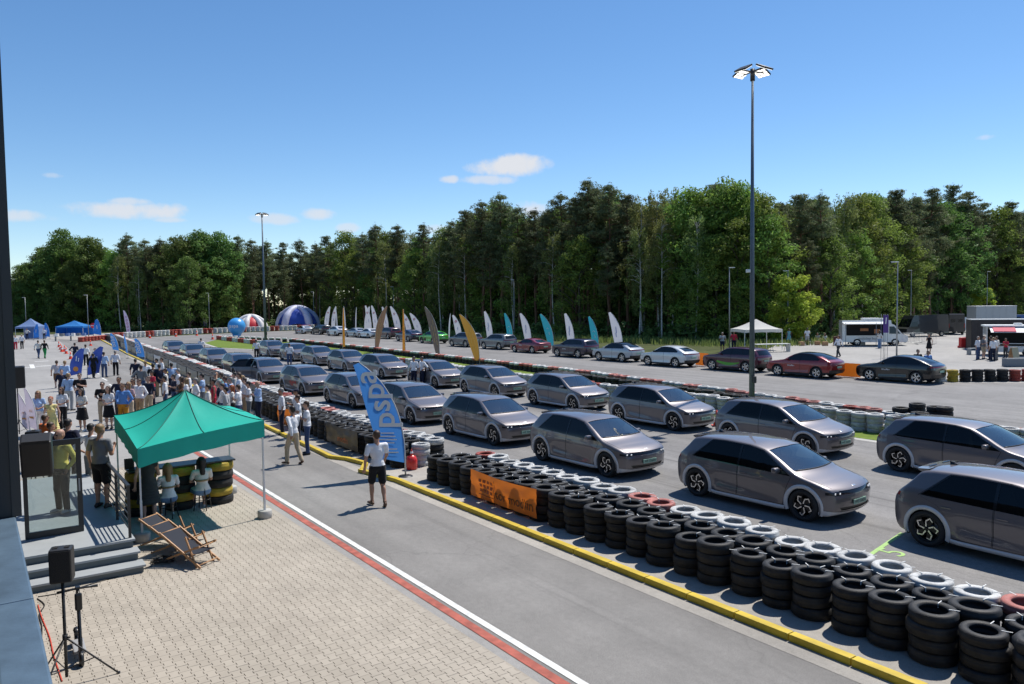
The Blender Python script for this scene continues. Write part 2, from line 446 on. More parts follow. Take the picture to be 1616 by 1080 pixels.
# yellow kerb stones
kpts = []
kerb_root = empty('kerb', (0, 0, 0)); kerb_root['kind'] = 'structure'
mbk = MB().bbox((0, 0, 0), (.985, .155, .12), .018)
kme = mbk.mesh('kerb_stone', M_yellow)
def kerb_run(pts, every=1.0):
    for i in range(len(pts) - 1):
        d = pts[i + 1] - pts[i]; L = d.length; n = max(1, round(L / every))
        for k in range(n):
            c = pts[i] + d * ((k + .5) / n)
            o = obj_from('kerb_stone', kme, kerb_root, (c.x, c.y, .054), (0, 0, math.atan2(d.y, d.x)))
            o.scale = ((L / n) / 1.0, 1, 1)
kerb_run([T(6, 9.8), T(-19.7, 9.75), G(568, 745.5)])
kerb_run([G(572, 744.5), G(577, 735)], .5)
kerb_run([G(576, 734), G(548, 727), G(522, 724), G(500, 713), G(400, 665.5), T(-45, 10.9)])
kerb_run([T(-45, 10.9), T(-70, 12.6), T(-91, 13.7)], 1.0)
kerb_run([T(-91, 13.7), T(-136, 16.7)], 4.5)

# block paving in front of the building
M_paver = bpy.data.materials.new('paver_concrete'); M_paver.use_nodes = True
nt = M_paver.node_tree; b = nt.nodes['Principled BSDF']; b.inputs['Roughness'].default_value = .85; b.inputs['Specular IOR Level'].default_value = .3
gi = nt.nodes.new('ShaderNodeNewGeometry'); oi = nt.nodes.new('ShaderNodeObjectInfo'); ad = nt.nodes.new('ShaderNodeMath'); ad.operation = 'ADD'
nt.links.new(gi.outputs['Random Per Island'], ad.inputs[0]); nt.links.new(oi.outputs['Random'], ad.inputs[1])
fr = nt.nodes.new('ShaderNodeMath'); fr.operation = 'FRACT'; nt.links.new(ad.outputs[0], fr.inputs[0])
cr = nt.nodes.new('ShaderNodeValToRGB'); cr.color_ramp.elements[0].color = (.375, .333, .276, 1); cr.color_ramp.elements[1].color = (.425, .379, .316, 1)
nt.links.new(fr.outputs[0], cr.inputs[0])
tcp = nt.nodes.new('ShaderNodeNewGeometry'); nzp = nt.nodes.new('ShaderNodeTexNoise'); nzp.inputs['Scale'].default_value = .45; nzp.inputs['Detail'].default_value = 7
nzp.inputs['Roughness'].default_value = .65
nt.links.new(tcp.outputs['Position'], nzp.inputs['Vector'])
mrp = nt.nodes.new('ShaderNodeMapRange'); mrp.inputs[1].default_value = .3; mrp.inputs[2].default_value = .7; mrp.inputs[3].default_value = .84; mrp.inputs[4].default_value = 1.08
nt.links.new(nzp.outputs[0], mrp.inputs[0])
hs = nt.nodes.new('ShaderNodeHueSaturation'); nt.links.new(cr.outputs[0], hs.inputs['Color']); nt.links.new(mrp.outputs[0], hs.inputs['Value'])
nt.links.new(hs.outputs[0], b.inputs['Base Color'])
MATS['paver'] = M_paver
M_joint = mat('paver_joint_sand', (.33, .29, .24), .95, var=.2, scale=2.)
strip('paving_bed', 4, -27, .30, 5.99, .002, M_joint)
paving = empty('block_paving', (0, 0, 0)); paving['kind'] = 'structure'
g_ = .0028
pw1, pw2, pl = .0825 - g_, .0575 - g_, .1 - g_
pout = [(-pw1, -pl), (pw1, -pl), (pw1, -.06), (pw2, -.035), (pw2, .035), (pw1, .06), (pw1, pl), (-pw1, pl), (-pw1, .06), (-pw2, .035), (-pw2, -.035), (-pw1, -.06)]
pmb = MB(); n12 = 12
pv = [(x * .965, y * .965, .0) for x, y in pout] + [(x, y, -.004) for x, y in pout] + [(x, y, -.012) for x, y in pout]
pf = [tuple(range(12))] + [(k + 12, (k + 1) % 12 + 12, (k + 1) % 12, k) for k in range(12)] + [(k + 24, (k + 1) % 12 + 24, (k + 1) % 12 + 12, k + 12) for k in range(12)]
pmb.add(pv, pf); pme = pmb.mesh('paver', M_paver)
cand = []
rp = random.Random(3)
for i in range(0, 42):
    c = .42 + i * .14
    if c > 5.9: break
    for j in range(-140, 20):
        a = j * .2 + (.1 if i % 2 else 0)
        if a < -26.6 or a > -7.0: continue
        cand.append((a, c))
def cam_px(v):
    d = v - Vector((0, 0, CAM_H)); z = d.dot(_F)
    return PW / 2 + CAM_F * d.dot(_X) / z, PH / 2 - CAM_F * d.dot(_U) / z, z
vis = []
rest = []
for a, c in cand:
    p = T(a, c, .014)
    if p.y < 2: rest.append((a, c)); continue
    x, y, z = cam_px(p)
    if 95 < x < 1616 and 0 < y < 1078: vis.append((z, a, c))
    elif y < 1500: rest.append((a, c))
vis.sort()
rp_h = lambda: .014 + rp.uniform(-.0012, .0012)
for k, (z, a, c) in enumerate(vis[:300]):
    o = obj_from('paver', pme, paving, T(a, c, rp_h()), (rp.uniform(-.006, .006), rp.uniform(-.006, .006), HD + rad(90)))
rest += [(a, c) for z, a, c in vis[300:]]
mb = MB(); Rp = Matrix.Rotation(HD + rad(90), 3, 'Z'); pvr = [Rp @ Vector(q) for q in pv]
for a, c in rest:
    p = T(a, c, rp_h()); mb.add([p + q for q in pvr], pf)
o = mb.build('pavers', M_paver, paving); o['kind'] = 'stuff'
# ================================================================ tyre barriers
M_tyre = mat('tyre_rubber', (.011, .011, .012), .6, var=.35, scale=7, bump=.25, bscale=40, rnd=.45, spec=.45)
M_tyre_w = mat('white_painted_tyre', (.66, .66, .64), .6, var=.14, scale=6, bump=.2, bscale=30, rnd=.10)
M_tyre_r = mat('red_painted_tyre', (.40, .055, .035), .6, var=.2, scale=6, bump=.2, bscale=30, rnd=.15)
M_tyre_y = mat('yellow_painted_tyre', (.55, .38, .03), .6, var=.2, scale=6, bump=.2, bscale=30, rnd=.15)
M_tyre_half = mat('worn_pink_tyre', (.50, .16, .13), .6, var=.3, scale=5, bump=.2, bscale=30, rnd=.2)
def tread(m, dust):
    nt = m.node_tree; b = nt.nodes['Principled BSDF']; tc = nt.nodes.new('ShaderNodeTexCoord'); sp = nt.nodes.new('ShaderNodeSeparateXYZ'); nt.links.new(tc.outputs['Object'], sp.inputs[0])
    def mt(op, a, c=None):
        n = nt.nodes.new('ShaderNodeMath'); n.operation = op
        for i, v in enumerate((a, c)):
            if v is None: continue
            if isinstance(v, (int, float)): n.inputs[i].default_value = v
            else: nt.links.new(v, n.inputs[i])
        return n.outputs[0]
    an = mt('MULTIPLY', mt('ARCTAN2', sp.outputs[1], sp.outputs[0]), 5.2); zz = mt('MULTIPLY', sp.outputs[2], 11.)
    cb = nt.nodes.new('ShaderNodeCombineXYZ'); nt.links.new(an, cb.inputs[0]); nt.links.new(zz, cb.inputs[1])
    br = nt.nodes.new('ShaderNodeTexBrick'); br.inputs['Scale'].default_value = 2.4; br.inputs['Mortar Size'].default_value = .05; br.inputs['Color1'].default_value = (1, 1, 1, 1); br.inputs['Color2'].default_value = (.9, .9, .9, 1); br.inputs['Mortar'].default_value = (0, 0, 0, 1)
    nt.links.new(cb.outputs[0], br.inputs['Vector'])
    bp = nt.nodes.new('ShaderNodeBump'); bp.inputs['Strength'].default_value = .8; bp.inputs['Distance'].default_value = .008; nt.links.new(br.outputs['Color'], bp.inputs['Height'])
    nt.links.new(bp.outputs[0], b.inputs['Normal'])
    # road dust lying in patches over the rubber
    oi = nt.nodes.new('ShaderNodeObjectInfo'); nz = nt.nodes.new('ShaderNodeTexNoise'); nz.noise_dimensions = '4D'; nz.inputs['Scale'].default_value = 4.5; nz.inputs['Detail'].default_value = 7; nz.inputs['Roughness'].default_value = .7
    nt.links.new(tc.outputs['Object'], nz.inputs['Vector']); nt.links.new(mt('MULTIPLY', oi.outputs['Random'], 40.), nz.inputs['W'])
    mr = nt.nodes.new('ShaderNodeMapRange'); mr.inputs[1].default_value = .42; mr.inputs[2].default_value = .75; mr.inputs[3].default_value = 0; mr.inputs[4].default_value = dust; nt.links.new(nz.outputs[0], mr.inputs[0])
    mx = nt.nodes.new('ShaderNodeMix'); mx.data_type = 'RGBA'; src = b.inputs['Base Color'].links[0].from_socket; nt.links.new(src, mx.inputs[6]); mx.inputs[7].default_value = (.13, .115, .095, 1); nt.links.new(mr.outputs[0], mx.inputs[0]); nt.links.new(mx.outputs[2], b.inputs['Base Color'])
for m_ in (M_tyre,): tread(m_, .30)
for m_ in (M_tyre_w, M_tyre_r, M_tyre_y, M_tyre_half): tread(m_, .45)
TM = {'b': M_tyre, 'w': M_tyre_w, 'r': M_tyre_r, 'y': M_tyre_y, 'p': M_tyre_half}
M_tie = mat('white_nylon', (.75, .75, .72), .5)
R_T, W_T = .318, .182
def tyre_profile(R=R_T, W=W_T):
    h = W / 2
    return [(R * .60, -h * .80), (R * .70, -h * .97), (R * .84, -h), (R * .95, -h * .86), (R * .995, -h * .60), (R * .985, -h * .34), (R, -h * .30), (R, h * .30), (R * .985, h * .34),
            (R * .995, h * .60), (R * .95, h * .86), (R * .84, h), (R * .70, h * .97), (R * .60, h * .80), (R * .585, h * .5), (R * .66, h * .2), (R * .66, -h * .2), (R * .585, -h * .5)]
def tyre_mesh(name, m, n=28):
    return MB().lathe(tyre_profile(), n, closed=True).mesh(name, m)
TYRE = {k: tyre_mesh('tyre', m) for k, m in TM.items()}
tie_me = MB().box((R_T * .80, 0, .0035), (.13, .013, .006)).box((R_T * .605, 0, -.03), (.005, .011, .06)).mesh('cable_tie', M_tie)
STACKS = []      # (world xy, tops string bottom->top, row tag)
rt = random.Random(11)
def add_stack(p, cols, row, ties=False, sc=1.0):
    STACKS.append((Vector((p.x, p.y, 0)), cols, row, ties, sc))
def run(a0, a1, cfun, colfun, row, step=.635, ties=False, jit=.035, scl=1.0):
    a = a0; k = 0
    while a > a1:
        big = 1.
        add_stack(T(a + rt.uniform(-jit, jit), cfun(a) + rt.uniform(-jit, jit)), colfun(k), row, ties, scl * big * rt.uniform(.96, 1.04))
        a -= step * scl * big; k += 1
def backcol(k):
    pat = 'wwwwpprwwwwwwwppwwwwwwwwprwww'
    t = pat[k % len(pat)]
    return 'bbb' + t
# near barrier, right part (three rows), then the long part beyond the gap
run(3.6, -19.5, lambda a: kerbc(a) + 1.04, lambda k: 'bbbb', 'front row nearest the kerb', ties=True)
run(3.9, -19.4, lambda a: kerbc(a) + 1.64, lambda k: 'bbbb', 'middle row near the kerb', ties=True)
def bc1(k):
    a = 3.6 - k * .635
    if -4.95 < a < -3.4 or -12.6 < a < -11.2: return 'bbbp'
    if a < -18.2: return 'bbbr'
    return 'bbbw'
run(3.6, -18.9, lambda a: kerbc(a) + 2.27, bc1, 'back row near the parked cars', ties=True)
run(-21.6, -140, lambda a: kerbc(a) + 1.04, lambda k: 'bbbb', 'front row beyond the tall blue flag', ties=True)
run(-21.3, -140, lambda a: kerbc(a) + 1.64, lambda k: 'bbbb' if k else 'wwww', 'middle row beyond the tall blue flag', ties=True)
run(-21.6, -140, lambda a: kerbc(a) + 2.27, backcol, 'back row beyond the tall blue flag', ties=True)
# barrier round the infield: white stacks on the paddock side, a low black row with coloured tops on the track side
def wr(k):
    return 'rrr' if k % 19 in (6, 7) else 'wwwww' if k % 3 else 'wwww'
run(-3, -62, lambda a: float(np.interp(-a, [0, 10.7, 22, 34, 62], [27.8, 27.7, 27.4, 27.0, 28.6])), lambda k: 'wwww' if k % 19 not in (6, 7) else 'rrrr', 'infield barrier beside the car rows', jit=.05)
def lowc(k):
    pat = 'wwwppwwwpprwwpppwwwppp'
    return 'bb' + pat[k % len(pat)]
run(2, -104, lambda a: float(np.interp(-a, [-2, 11, 19.5, 27.6, 40, 58.7, 79.7, 105], [27.9, 28.75, 30.3, 31.4, 33.0, 34.0, 34.9, 35.8])), lowc, 'low infield row beside the track', jit=.05)
run(-6, -40, lambda a: float(np.interp(-a, [0, 11, 19.5, 27.6, 40], [27.5, 28.3, 29.5, 30.4, 31.6])) - .25, lambda k: 'bbb', 'inner row between the infield rows', jit=.06)
for q, n_ in (((1446, 672), 5), ((1476, 678), 5), ((1421, 671), 4), ((1452, 680), 4), ((1490, 680), 5)):
    p = G(q[0], q[1]); add_stack(p, 'b' * n_, 'tall black stack standing in the infield barrier')
# far side of the track, by the gravel lot
def fb(k):
    return 'wwww yyyy bbbb bbbb bbbb bbbb rrrr rrrr wwww bbbb rrrr bbbb wwww'.split()[k % 13]
P0, P1 = G(1484, 603), G(1700, 601)
nb = int((P1 - P0).length / .70)
for k in range(nb): add_stack(P0.lerp(P1, k / nb), fb(k), 'gravel lot row behind the black car')
P0, P1 = G(1323, 592), G(1360, 595)
for k in range(4): add_stack(P0.lerp(P1, k / 4), 'bbbb', 'gravel lot row behind the orange banner')
# red and white outer barrier at the far end
ob = [G(128, 540), G(170, 536), G(205, 533.5), G(300, 527.6), G(400, 523.6), G(500, 520)]
k = 0; rr = 0
for i in range(len(ob) - 1):
    L = (ob[i + 1] - ob[i]).length; n = int(L / .95)
    for j in range(n):
        ph = k % 14; c = 'rrrr' if (ph in (3, 4, 9, 10, 11)) else 'wwww'
        if i == 0: c = 'rrr'
        add_stack(ob[i].lerp(ob[i + 1], j / n), c, 'outer barrier at the far bend', False, 1.35); k += 1
P0, P1 = G(345, 536.5), G(420, 546)
for j in range(16): add_stack(P0.lerp(P1, j / 16), 'rrr' if j % 4 < 2 else 'www', 'barrier at the tip of the infield', False, 1.1)
for j in range(12): add_stack(G(346, 535.5).lerp(T(-103, 35.6), j / 12), 'bbw', 'barrier at the tip of the infield', False, 1.1)

def stack_seen(s):
    x, y, z = cam_px(s[0] + Vector((0, 0, .8)))
    return -20 < x < 1640 and y < 1100 and z > 2
scored = []
for i, s in enumerate(STACKS):
    x, y, z = cam_px(s[0] + Vector((0, 0, .8)))
    ok = z > 2 and -15 < x < 1632 and 0 < y < 1085
    hidden = 1.25 if ('middle row' in s[2] or 'front row beyond' in s[2]) else 1.
    scored.append((z * hidden if ok else 1e6 + i, i))
scored.sort()
KEEP = set(i for zz, i in scored[:300] if zz < 1e6)
low_parts = {k: MB() for k in TM}
def low_stack(s):
    p, cols, row, ties, sc = s; z = 0
    for ch in cols:
        prof = [(R_T * .58, .012), (R_T * .9, .004), (R_T, .045), (R_T, .135), (R_T * .9, .176), (R_T * .62, .172), (R_T * .6, .03)]
        low_parts[ch].lathe([(r * sc, q * sc) for r, q in prof], 10, c=(p.x, p.y, z)); z += W_T * sc
rowcount = {}
for i, s in enumerate(STACKS):
    p, cols, row, ties, sc = s
    if i not in KEEP: low_stack(s); continue
    k = rowcount.get(row, 0); rowcount[row] = k + 1
    top = {'b': 'all black', 'w': 'white topped', 'r': 'red topped', 'p': 'faded red topped', 'y': 'yellow'}[cols[-1]]
    if set(cols) == {'w'}: top = 'white painted'
    if set(cols) == {'r'}: top = 'red painted'
    side = "right" if ("near" in row or "beyond" in row or ("infield" in row and "tip" not in row)) else "left"
    lab = f"{ordw(k)} from the left, {row}" if row.startswith("tall") else f"{top} tyre stack, {ordw(k)} from {side}, {row}"
    rz = rt.uniform(0, 6.28)
    e = empty('tyre_stack', p, 0, lab, 'tyre stack', 'tyre barrier stacks'); e.scale = (sc, sc, sc)
    z = .002
    off = (0, 0)
    for q, ch in enumerate(cols):
        f_ = rt.uniform(.93, 1.03); w = W_T * rt.uniform(.92, 1.05)
        o = obj_from('tyre', TYRE[ch], e, (rt.uniform(-.022, .022), rt.uniform(-.022, .022), z + w / 2), (rt.uniform(-.03, .03), rt.uniform(-.03, .03), rz + q)); z += w
        o.scale = (f_, f_, w / W_T)
    if ties and (p - Vector((0, 0, 0))).length < 48:
        for q in range(rt.choice((2, 3, 3, 4))):
            obj_from('cable_tie', tie_me, e, (0, 0, z + .001), (0, 0, HD + (rad(30) + q * rad(60) if q < 3 else rad(215)) + rt.uniform(-.15, .15)))
big = empty('far_tyre_stacks', (0, 0, 0)) if False else None
vv, ff, mm = [], [], []
mbf = MB(); order = list(TM)
for mi, ch in enumerate(order):
    q = low_parts[ch]; mbf.add(q.v, q.f, mi, True)
o = mbf.build('tyre_barrier', [TM[c] for c in order])
tag(o, 'distant rows of black, white and red tyres lining the track', 'tyres', None, 'stuff')
# ================================================================ cars
def pchip(xs, ys, xq):
    xs = np.asarray(xs, float); ys = np.asarray(ys, float); h = np.diff(xs); d = np.diff(ys) / h
    m = np.zeros_like(ys)
    for i in range(1, len(xs) - 1):
        if d[i - 1] * d[i] > 0:
            w1, w2 = 2 * h[i] + h[i - 1], h[i] + 2 * h[i - 1]; m[i] = (w1 + w2) / (w1 / d[i - 1] + w2 / d[i])
    m[0], m[-1] = d[0], d[-1]
    i = np.clip(np.searchsorted(xs, xq) - 1, 0, len(h) - 1); t = (xq - xs[i]) / h[i]
    return ((1 + 2 * t) * (1 - t) ** 2) * ys[i] + t * (1 - t) ** 2 * h[i] * m[i] + t * t * (3 - 2 * t) * ys[i + 1] + t * t * (t - 1) * h[i] * m[i + 1]

def inpoly(x, y, poly):
    c = False; j = len(poly) - 1
    for i in range(len(poly)):
        xi, yi = poly[i]; xj, yj = poly[j]
        if (yi > y) != (yj > y) and x < (xj - xi) * (y - yi) / (yj - yi) + xi: c = not c
        j = i
    return c

def gloss_coat(m, r=.025):
    m.node_tree.nodes['Principled BSDF'].inputs['Coat Roughness'].default_value = r; return m
M_black_gloss = mat('black_gloss_trim', (.008, .008, .009), .12, spec=.5)
M_black_plastic = mat('black_plastic', (.015, .015, .016), .5)
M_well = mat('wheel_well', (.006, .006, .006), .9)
M_silver_trim = mat('satin_silver_trim', (.60, .585, .58), .5, metal=.15)
M_rim_dark = mat('dark_alloy', (.018, .018, .02), .3, metal=.6)
M_rim_silver = mat('machined_alloy', (.62, .62, .62), .25, metal=.9)
M_lamp_glass = mat('headlamp_cover', (.02, .022, .026), .06, spec=.7)
M_led = mat('led_white', (.75, .77, .8), .2, emit=(1, 1, 1, .25))
M_tail = mat('tail_lamp_red', (.22, .006, .008), .12, coat=.5)
M_plate = mat('green_plate', (.30, .48, .36), .45)
M_plate_w = mat('white_plate', (.7, .7, .7), .45)
M_ink = mat('black_ink', (.02, .02, .02), .5)
M_seat = mat('seat_fabric', (.22, .22, .225), .8)
M_dash = mat('dashboard', (.30, .31, .315), .6)
M_car_tyre = mat('car_tyre', (.013, .013, .014), .7, bump=.1, bscale=50)
G_wind = glass_mat('windscreen_glass', (.70, .82, .84), .02, 3.4, (1.0, 1.0, .96))
G_side = glass_mat('privacy_glass', (.03, .035, .04), .012, 1.45)
G_front = glass_mat('door_glass', (.14, .17, .18), .012, 1.5)
M_dark_glass = mat('dark_car_glass', (.006, .008, .010), .03, spec=.6)

def paint(name, rgb, metal=.55, rough=.33):
    return gloss_coat(mat('paint_' + name, rgb, rough, metal=metal, coat=1.0, spec=.5))

class Car:
    def __init__(s, P):
        s.P = P; hi, lo = P['hi'], P['lo']
        s.xf, s.xr = hi[0][0], hi[-1][0]; s.xm = (s.xf + s.xr) / 2; s.Lh = (s.xf - s.xr) / 2
        th = lambda x: math.acos(max(-1, min(1, (x - s.xm) / s.Lh)))
        s.hx = [th(p[0]) for p in hi]; s.hz = [p[1] for p in hi]; s.lx = [th(p[0]) for p in lo]; s.lz = [p[1] for p in lo]
        s.tz = [p[0] for p in P['tumble']]; s.tf = [p[1] for p in P['tumble']]
    def W(s, x):
        P = s.P
        f = np.clip((x - P['fx']) / (s.xf - P['fx']), 0, 1); r = np.clip((P['rx'] - x) / (P['rx'] - s.xr), 0, 1)
        return P['w'] * (1 - P['ft'][0] * f ** 2 - P['ft'][1] * f ** 7 - P['rt'][0] * r ** 2 - P['rt'][1] * r ** 7)
    def Y(s, x, z):
        y = s.W(x) * np.interp(z, s.tz, s.tf)
        if 'wedge' in s.P:
            (x0, z0), (x1, z1) = s.P['wedge']
            zl = z0 + (z1 - z0) * (x - x0) / (x1 - x0)
            inx = np.clip((x - x0) / .12, 0, 1) * np.clip((x1 - x) / .12, 0, 1)
            y = y - .022 * np.clip((z - zl) / .06, 0, 1) * inx * np.clip((.80 - z) / .3, 0, 1) + .045 * np.clip((zl - z) / .15, 0, 1) * inx
        return y
    def body(s, N=100, M=22, K=9):
        th = np.linspace(0, math.pi, N + 1); x = s.xm + s.Lh * np.cos(th)
        zh = pchip(s.hx, s.hz, th); zl = pchip(s.lx, s.lz, th); P = s.P
        cz = np.interp(-x, [-s.xf, -s.xf + .25, -s.xf + 1.0, 0, -s.xr - .6, -s.xr], [0, .02, .035, .045, .04, 0.0])
        cx = np.interp(-x, [-q[0] for q in P['crown']], [q[1] for q in P['crown']])
        rings = []
        for i in range(N + 1):
            H = zh[i] - zl[i]; r = min(P.get('edge', .075), H * .45) + 1e-6; ring = []
            yl = float(s.Y(x[i], zl[i]))
            for k in range(4):
                y = yl * k / 4; q = 1 - (k / 4) ** 2; ring.append((x[i] + cx[i] * q, y, zl[i]))
            for k in range(M + 1):
                z = zl[i] + H * (1 - (1 - k / M) ** 1.35); y = float(s.Y(x[i], z)); d = zh[i] - z
                if d < r: y -= r * (1 - math.sqrt(max(0, 1 - (1 - d / r) ** 2)))
                ring.append((x[i], y, z))
            Ye = ring[-1][1]
            for k in range(1, K + 1):
                f = 1 - k / K; y = Ye * f; q = 1 - f * f
                ring.append((x[i] + cx[i] * q, y, zh[i] + cz[i] * q))
            full = ring + [(a, -b, c) for a, b, c in reversed(ring[1:-1])]
            rings.append(full)
        n = len(rings[0]); bm = bmesh.new()
        vs = [[bm.verts.new(p) for p in r] for r in rings]
        for i in range(N):
            for k in range(n):
                try: bm.faces.new((vs[i][k], vs[i][(k + 1) % n], vs[i + 1][(k + 1) % n], vs[i + 1][k]))
                except ValueError: pass
        bmesh.ops.remove_doubles(bm, verts=bm.verts[:], dist=1e-4)
        bmesh.ops.recalc_face_normals(bm, faces=bm.faces[:])
        tm = bm.copy(); bmesh.ops.triangulate(tm, faces=tm.faces[:]); tm.normal_update(); tm.verts.index_update()
        s.tv = [v.co.copy() for v in tm.verts]; s.tn = [v.normal.copy() for v in tm.verts]; s.tt = [[v.index for v in f.verts] for f in tm.faces]
        s.bvh = BVHTree.FromPolygons(s.tv, s.tt); tm.free()
        bm.faces.layers.int.new('mi'); s.bm = bm
        return bm
    def nrm(s, co):
        loc, no, idx, d = s.bvh.find_nearest(co)
        a, b, c = s.tt[idx]; va, vb, vc = s.tv[a], s.tv[b], s.tv[c]
        try:
            w = __import__('mathutils').interpolate.poly_3d_calc([va, vb, vc], loc)
            n = s.tn[a] * w[0] + s.tn[b] * w[1] + s.tn[c] * w[2]
            return n.normalized() if n.length > 1e-6 else no
        except Exception: return no
    def faces_near(s, poly, ax, filt, pad=.06):
        a, b = ax; lo = (min(p[0] for p in poly) - pad, min(p[1] for p in poly) - pad); hi = (max(p[0] for p in poly) + pad, max(p[1] for p in poly) + pad)
        out = []
        for f in s.bm.faces:
            if not filt(f): continue
            c = [v.co for v in f.verts]
            if max(v[a] for v in c) < lo[0] or min(v[a] for v in c) > hi[0] or max(v[b] for v in c) < lo[1] or min(v[b] for v in c) > hi[1]: continue
            out.append(f)
        return out
    def cut(s, poly, ax, filt):
        a, b = ax; n = len(poly)
        for i in range(n):
            p, q = poly[i], poly[(i + 1) % n]; d = (q[0] - p[0], q[1] - p[1])
            co = [0, 0, 0]; no = [0, 0, 0]; co[a], co[b] = p; no[a], no[b] = -d[1], d[0]
            seg = [p, q]
            fs = s.faces_near(seg, ax, filt, .05)
            if not fs: continue
            ge = set(fs)
            for f in fs: ge.update(f.edges); ge.update(f.verts)
            bmesh.ops.bisect_plane(s.bm, geom=list(ge), dist=1e-5, plane_co=co, plane_no=no)
        s.bm.normal_update()
        return [f for f in s.faces_near(poly, ax, filt) if inpoly(f.calc_center_median()[a], f.calc_center_median()[b], poly)]
    def extract(s, faces, name, mats, off=0., rim=None, delete=True, keep_mi=False):
        lay = s.bm.faces.layers.int['mi']
        vmap = {}; verts = []; fcs = []; mi = []; nor = []
        fset = set(faces)
        for f in faces:
            ids = []
            for v in f.verts:
                if v not in vmap:
                    nn = s.nrm(v.co); vmap[v] = len(verts); verts.append(v.co + nn * off); nor.append(nn)
                ids.append(vmap[v])
            fcs.append(ids); mi.append(f[lay] if keep_mi else 0)
        if rim is not None:
            for f in faces:
                for e in f.edges:
                    if len([g for g in e.link_faces if g in fset]) == 1:
                        v0, v1 = e.verts
                        i0, i1 = vmap[v0], vmap[v1]; j0 = len(verts); verts += [v0.co.copy(), v1.co.copy()]; nor += [nor[i0], nor[i1]]
                        fcs.append([i0, i1, j0 + 1, j0]); mi.append(rim)
        me = bpy.data.meshes.new(name); me.from_pydata(verts, [], fcs)
        for m in mats: me.materials.append(m)
        me.polygons.foreach_set('material_index', mi); me.polygons.foreach_set('use_smooth', [True] * len(fcs)); me.update()
        try: me.normals_split_custom_set_from_vertices([tuple(q) for q in nor])
        except Exception: pass
        if delete: bmesh.ops.delete(s.bm, geom=list(faces), context='FACES')
        return me

def side_filt(sg): return lambda f: f.calc_center_median().y * sg > .28 and abs(f.normal.y) > .25
def wheel_meshes(R, W, style, rimR):
    h = W / 2
    prof = [(rimR, -h * .75), (rimR + .02, -h * .95), ((R + rimR) / 2, -h), (R * .965, -h * .9), (R, -h * .62), (R, h * .62), (R * .965, h * .9), ((R + rimR) / 2, h), (rimR + .02, h * .95), (rimR, h * .75)]
    tyre = MB().lathe(prof, 32, axis='Y', closed=True).mesh('tyre', M_car_tyre)
    hub = MB().lathe([(0, -h * .2), (rimR * .98, -h * .2), (rimR * .98, -h * .75)], 28, axis='Y').lathe([(.0, h * .2), (rimR * .55, h * .25), (rimR * .55, h * .05)], 20, axis='Y').mesh('wheel', M_rim_dark)
    mb = MB()
    mb.lathe([(rimR * .90, h * .66), (rimR * .94, h * .80), (rimR * 1.005, h * .80), (rimR * 1.005, h * .6)], 32, axis='Y', mi=1 if style != 'pin' else 0)
    mb.lathe([(0, h * .72), (.05, h * .72), (.062, h * .6), (.062, h * .3)], 14, axis='Y', mi=0)
    def bar(p0, p1, w0, w1, y0, y1, mi):
        d = Vector((p1[0] - p0[0], 0, p1[1] - p0[1])).normalized(); sd = Vector((-d.z, 0, d.x))
        a, b = Vector((p0[0], y0, p0[1])), Vector((p1[0], y1, p1[1]))
        vs = [a - sd * w0, a + sd * w0, b + sd * w1, b - sd * w1]; dn = Vector((0, -.03, 0))
        mb.add(vs + [v + dn for v in vs], [(0, 1, 2, 3), (0, 4, 5, 1), (1, 5, 6, 2), (2, 6, 7, 3), (3, 7, 4, 0)], mi)
    yt = h * .80
    for k in range(5):
        t = 2 * math.pi * k / 5 + .3
        P = lambda r, a: (r * math.cos(t + a), r * math.sin(t + a))
        if style == 'pin':
            bar(P(.045, 0), P(rimR * .62, .12), .014, .011, yt, yt, 1)
            bar(P(rimR * .60, .10), P(rimR * .90, .52), .013, .012, yt, yt, 1)
            bar(P(rimR * .88, .50), P(rimR * .74, .86), .012, .009, yt, yt - .004, 1)
            bar(P(.05, .1), P(rimR * .92, .75), .03, .045, yt - .02, yt - .02, 0)
        else:
            bar(P(.03, -.2), P(rimR * .93, -.16), .020, .022, yt, yt - .005, 1)
            bar(P(.03, .2), P(rimR * .93, .16), .020, .022, yt, yt - .005, 1)
    rim = mb.mesh('rim', [M_rim_dark, M_rim_silver])
    return hub, tyre, rim

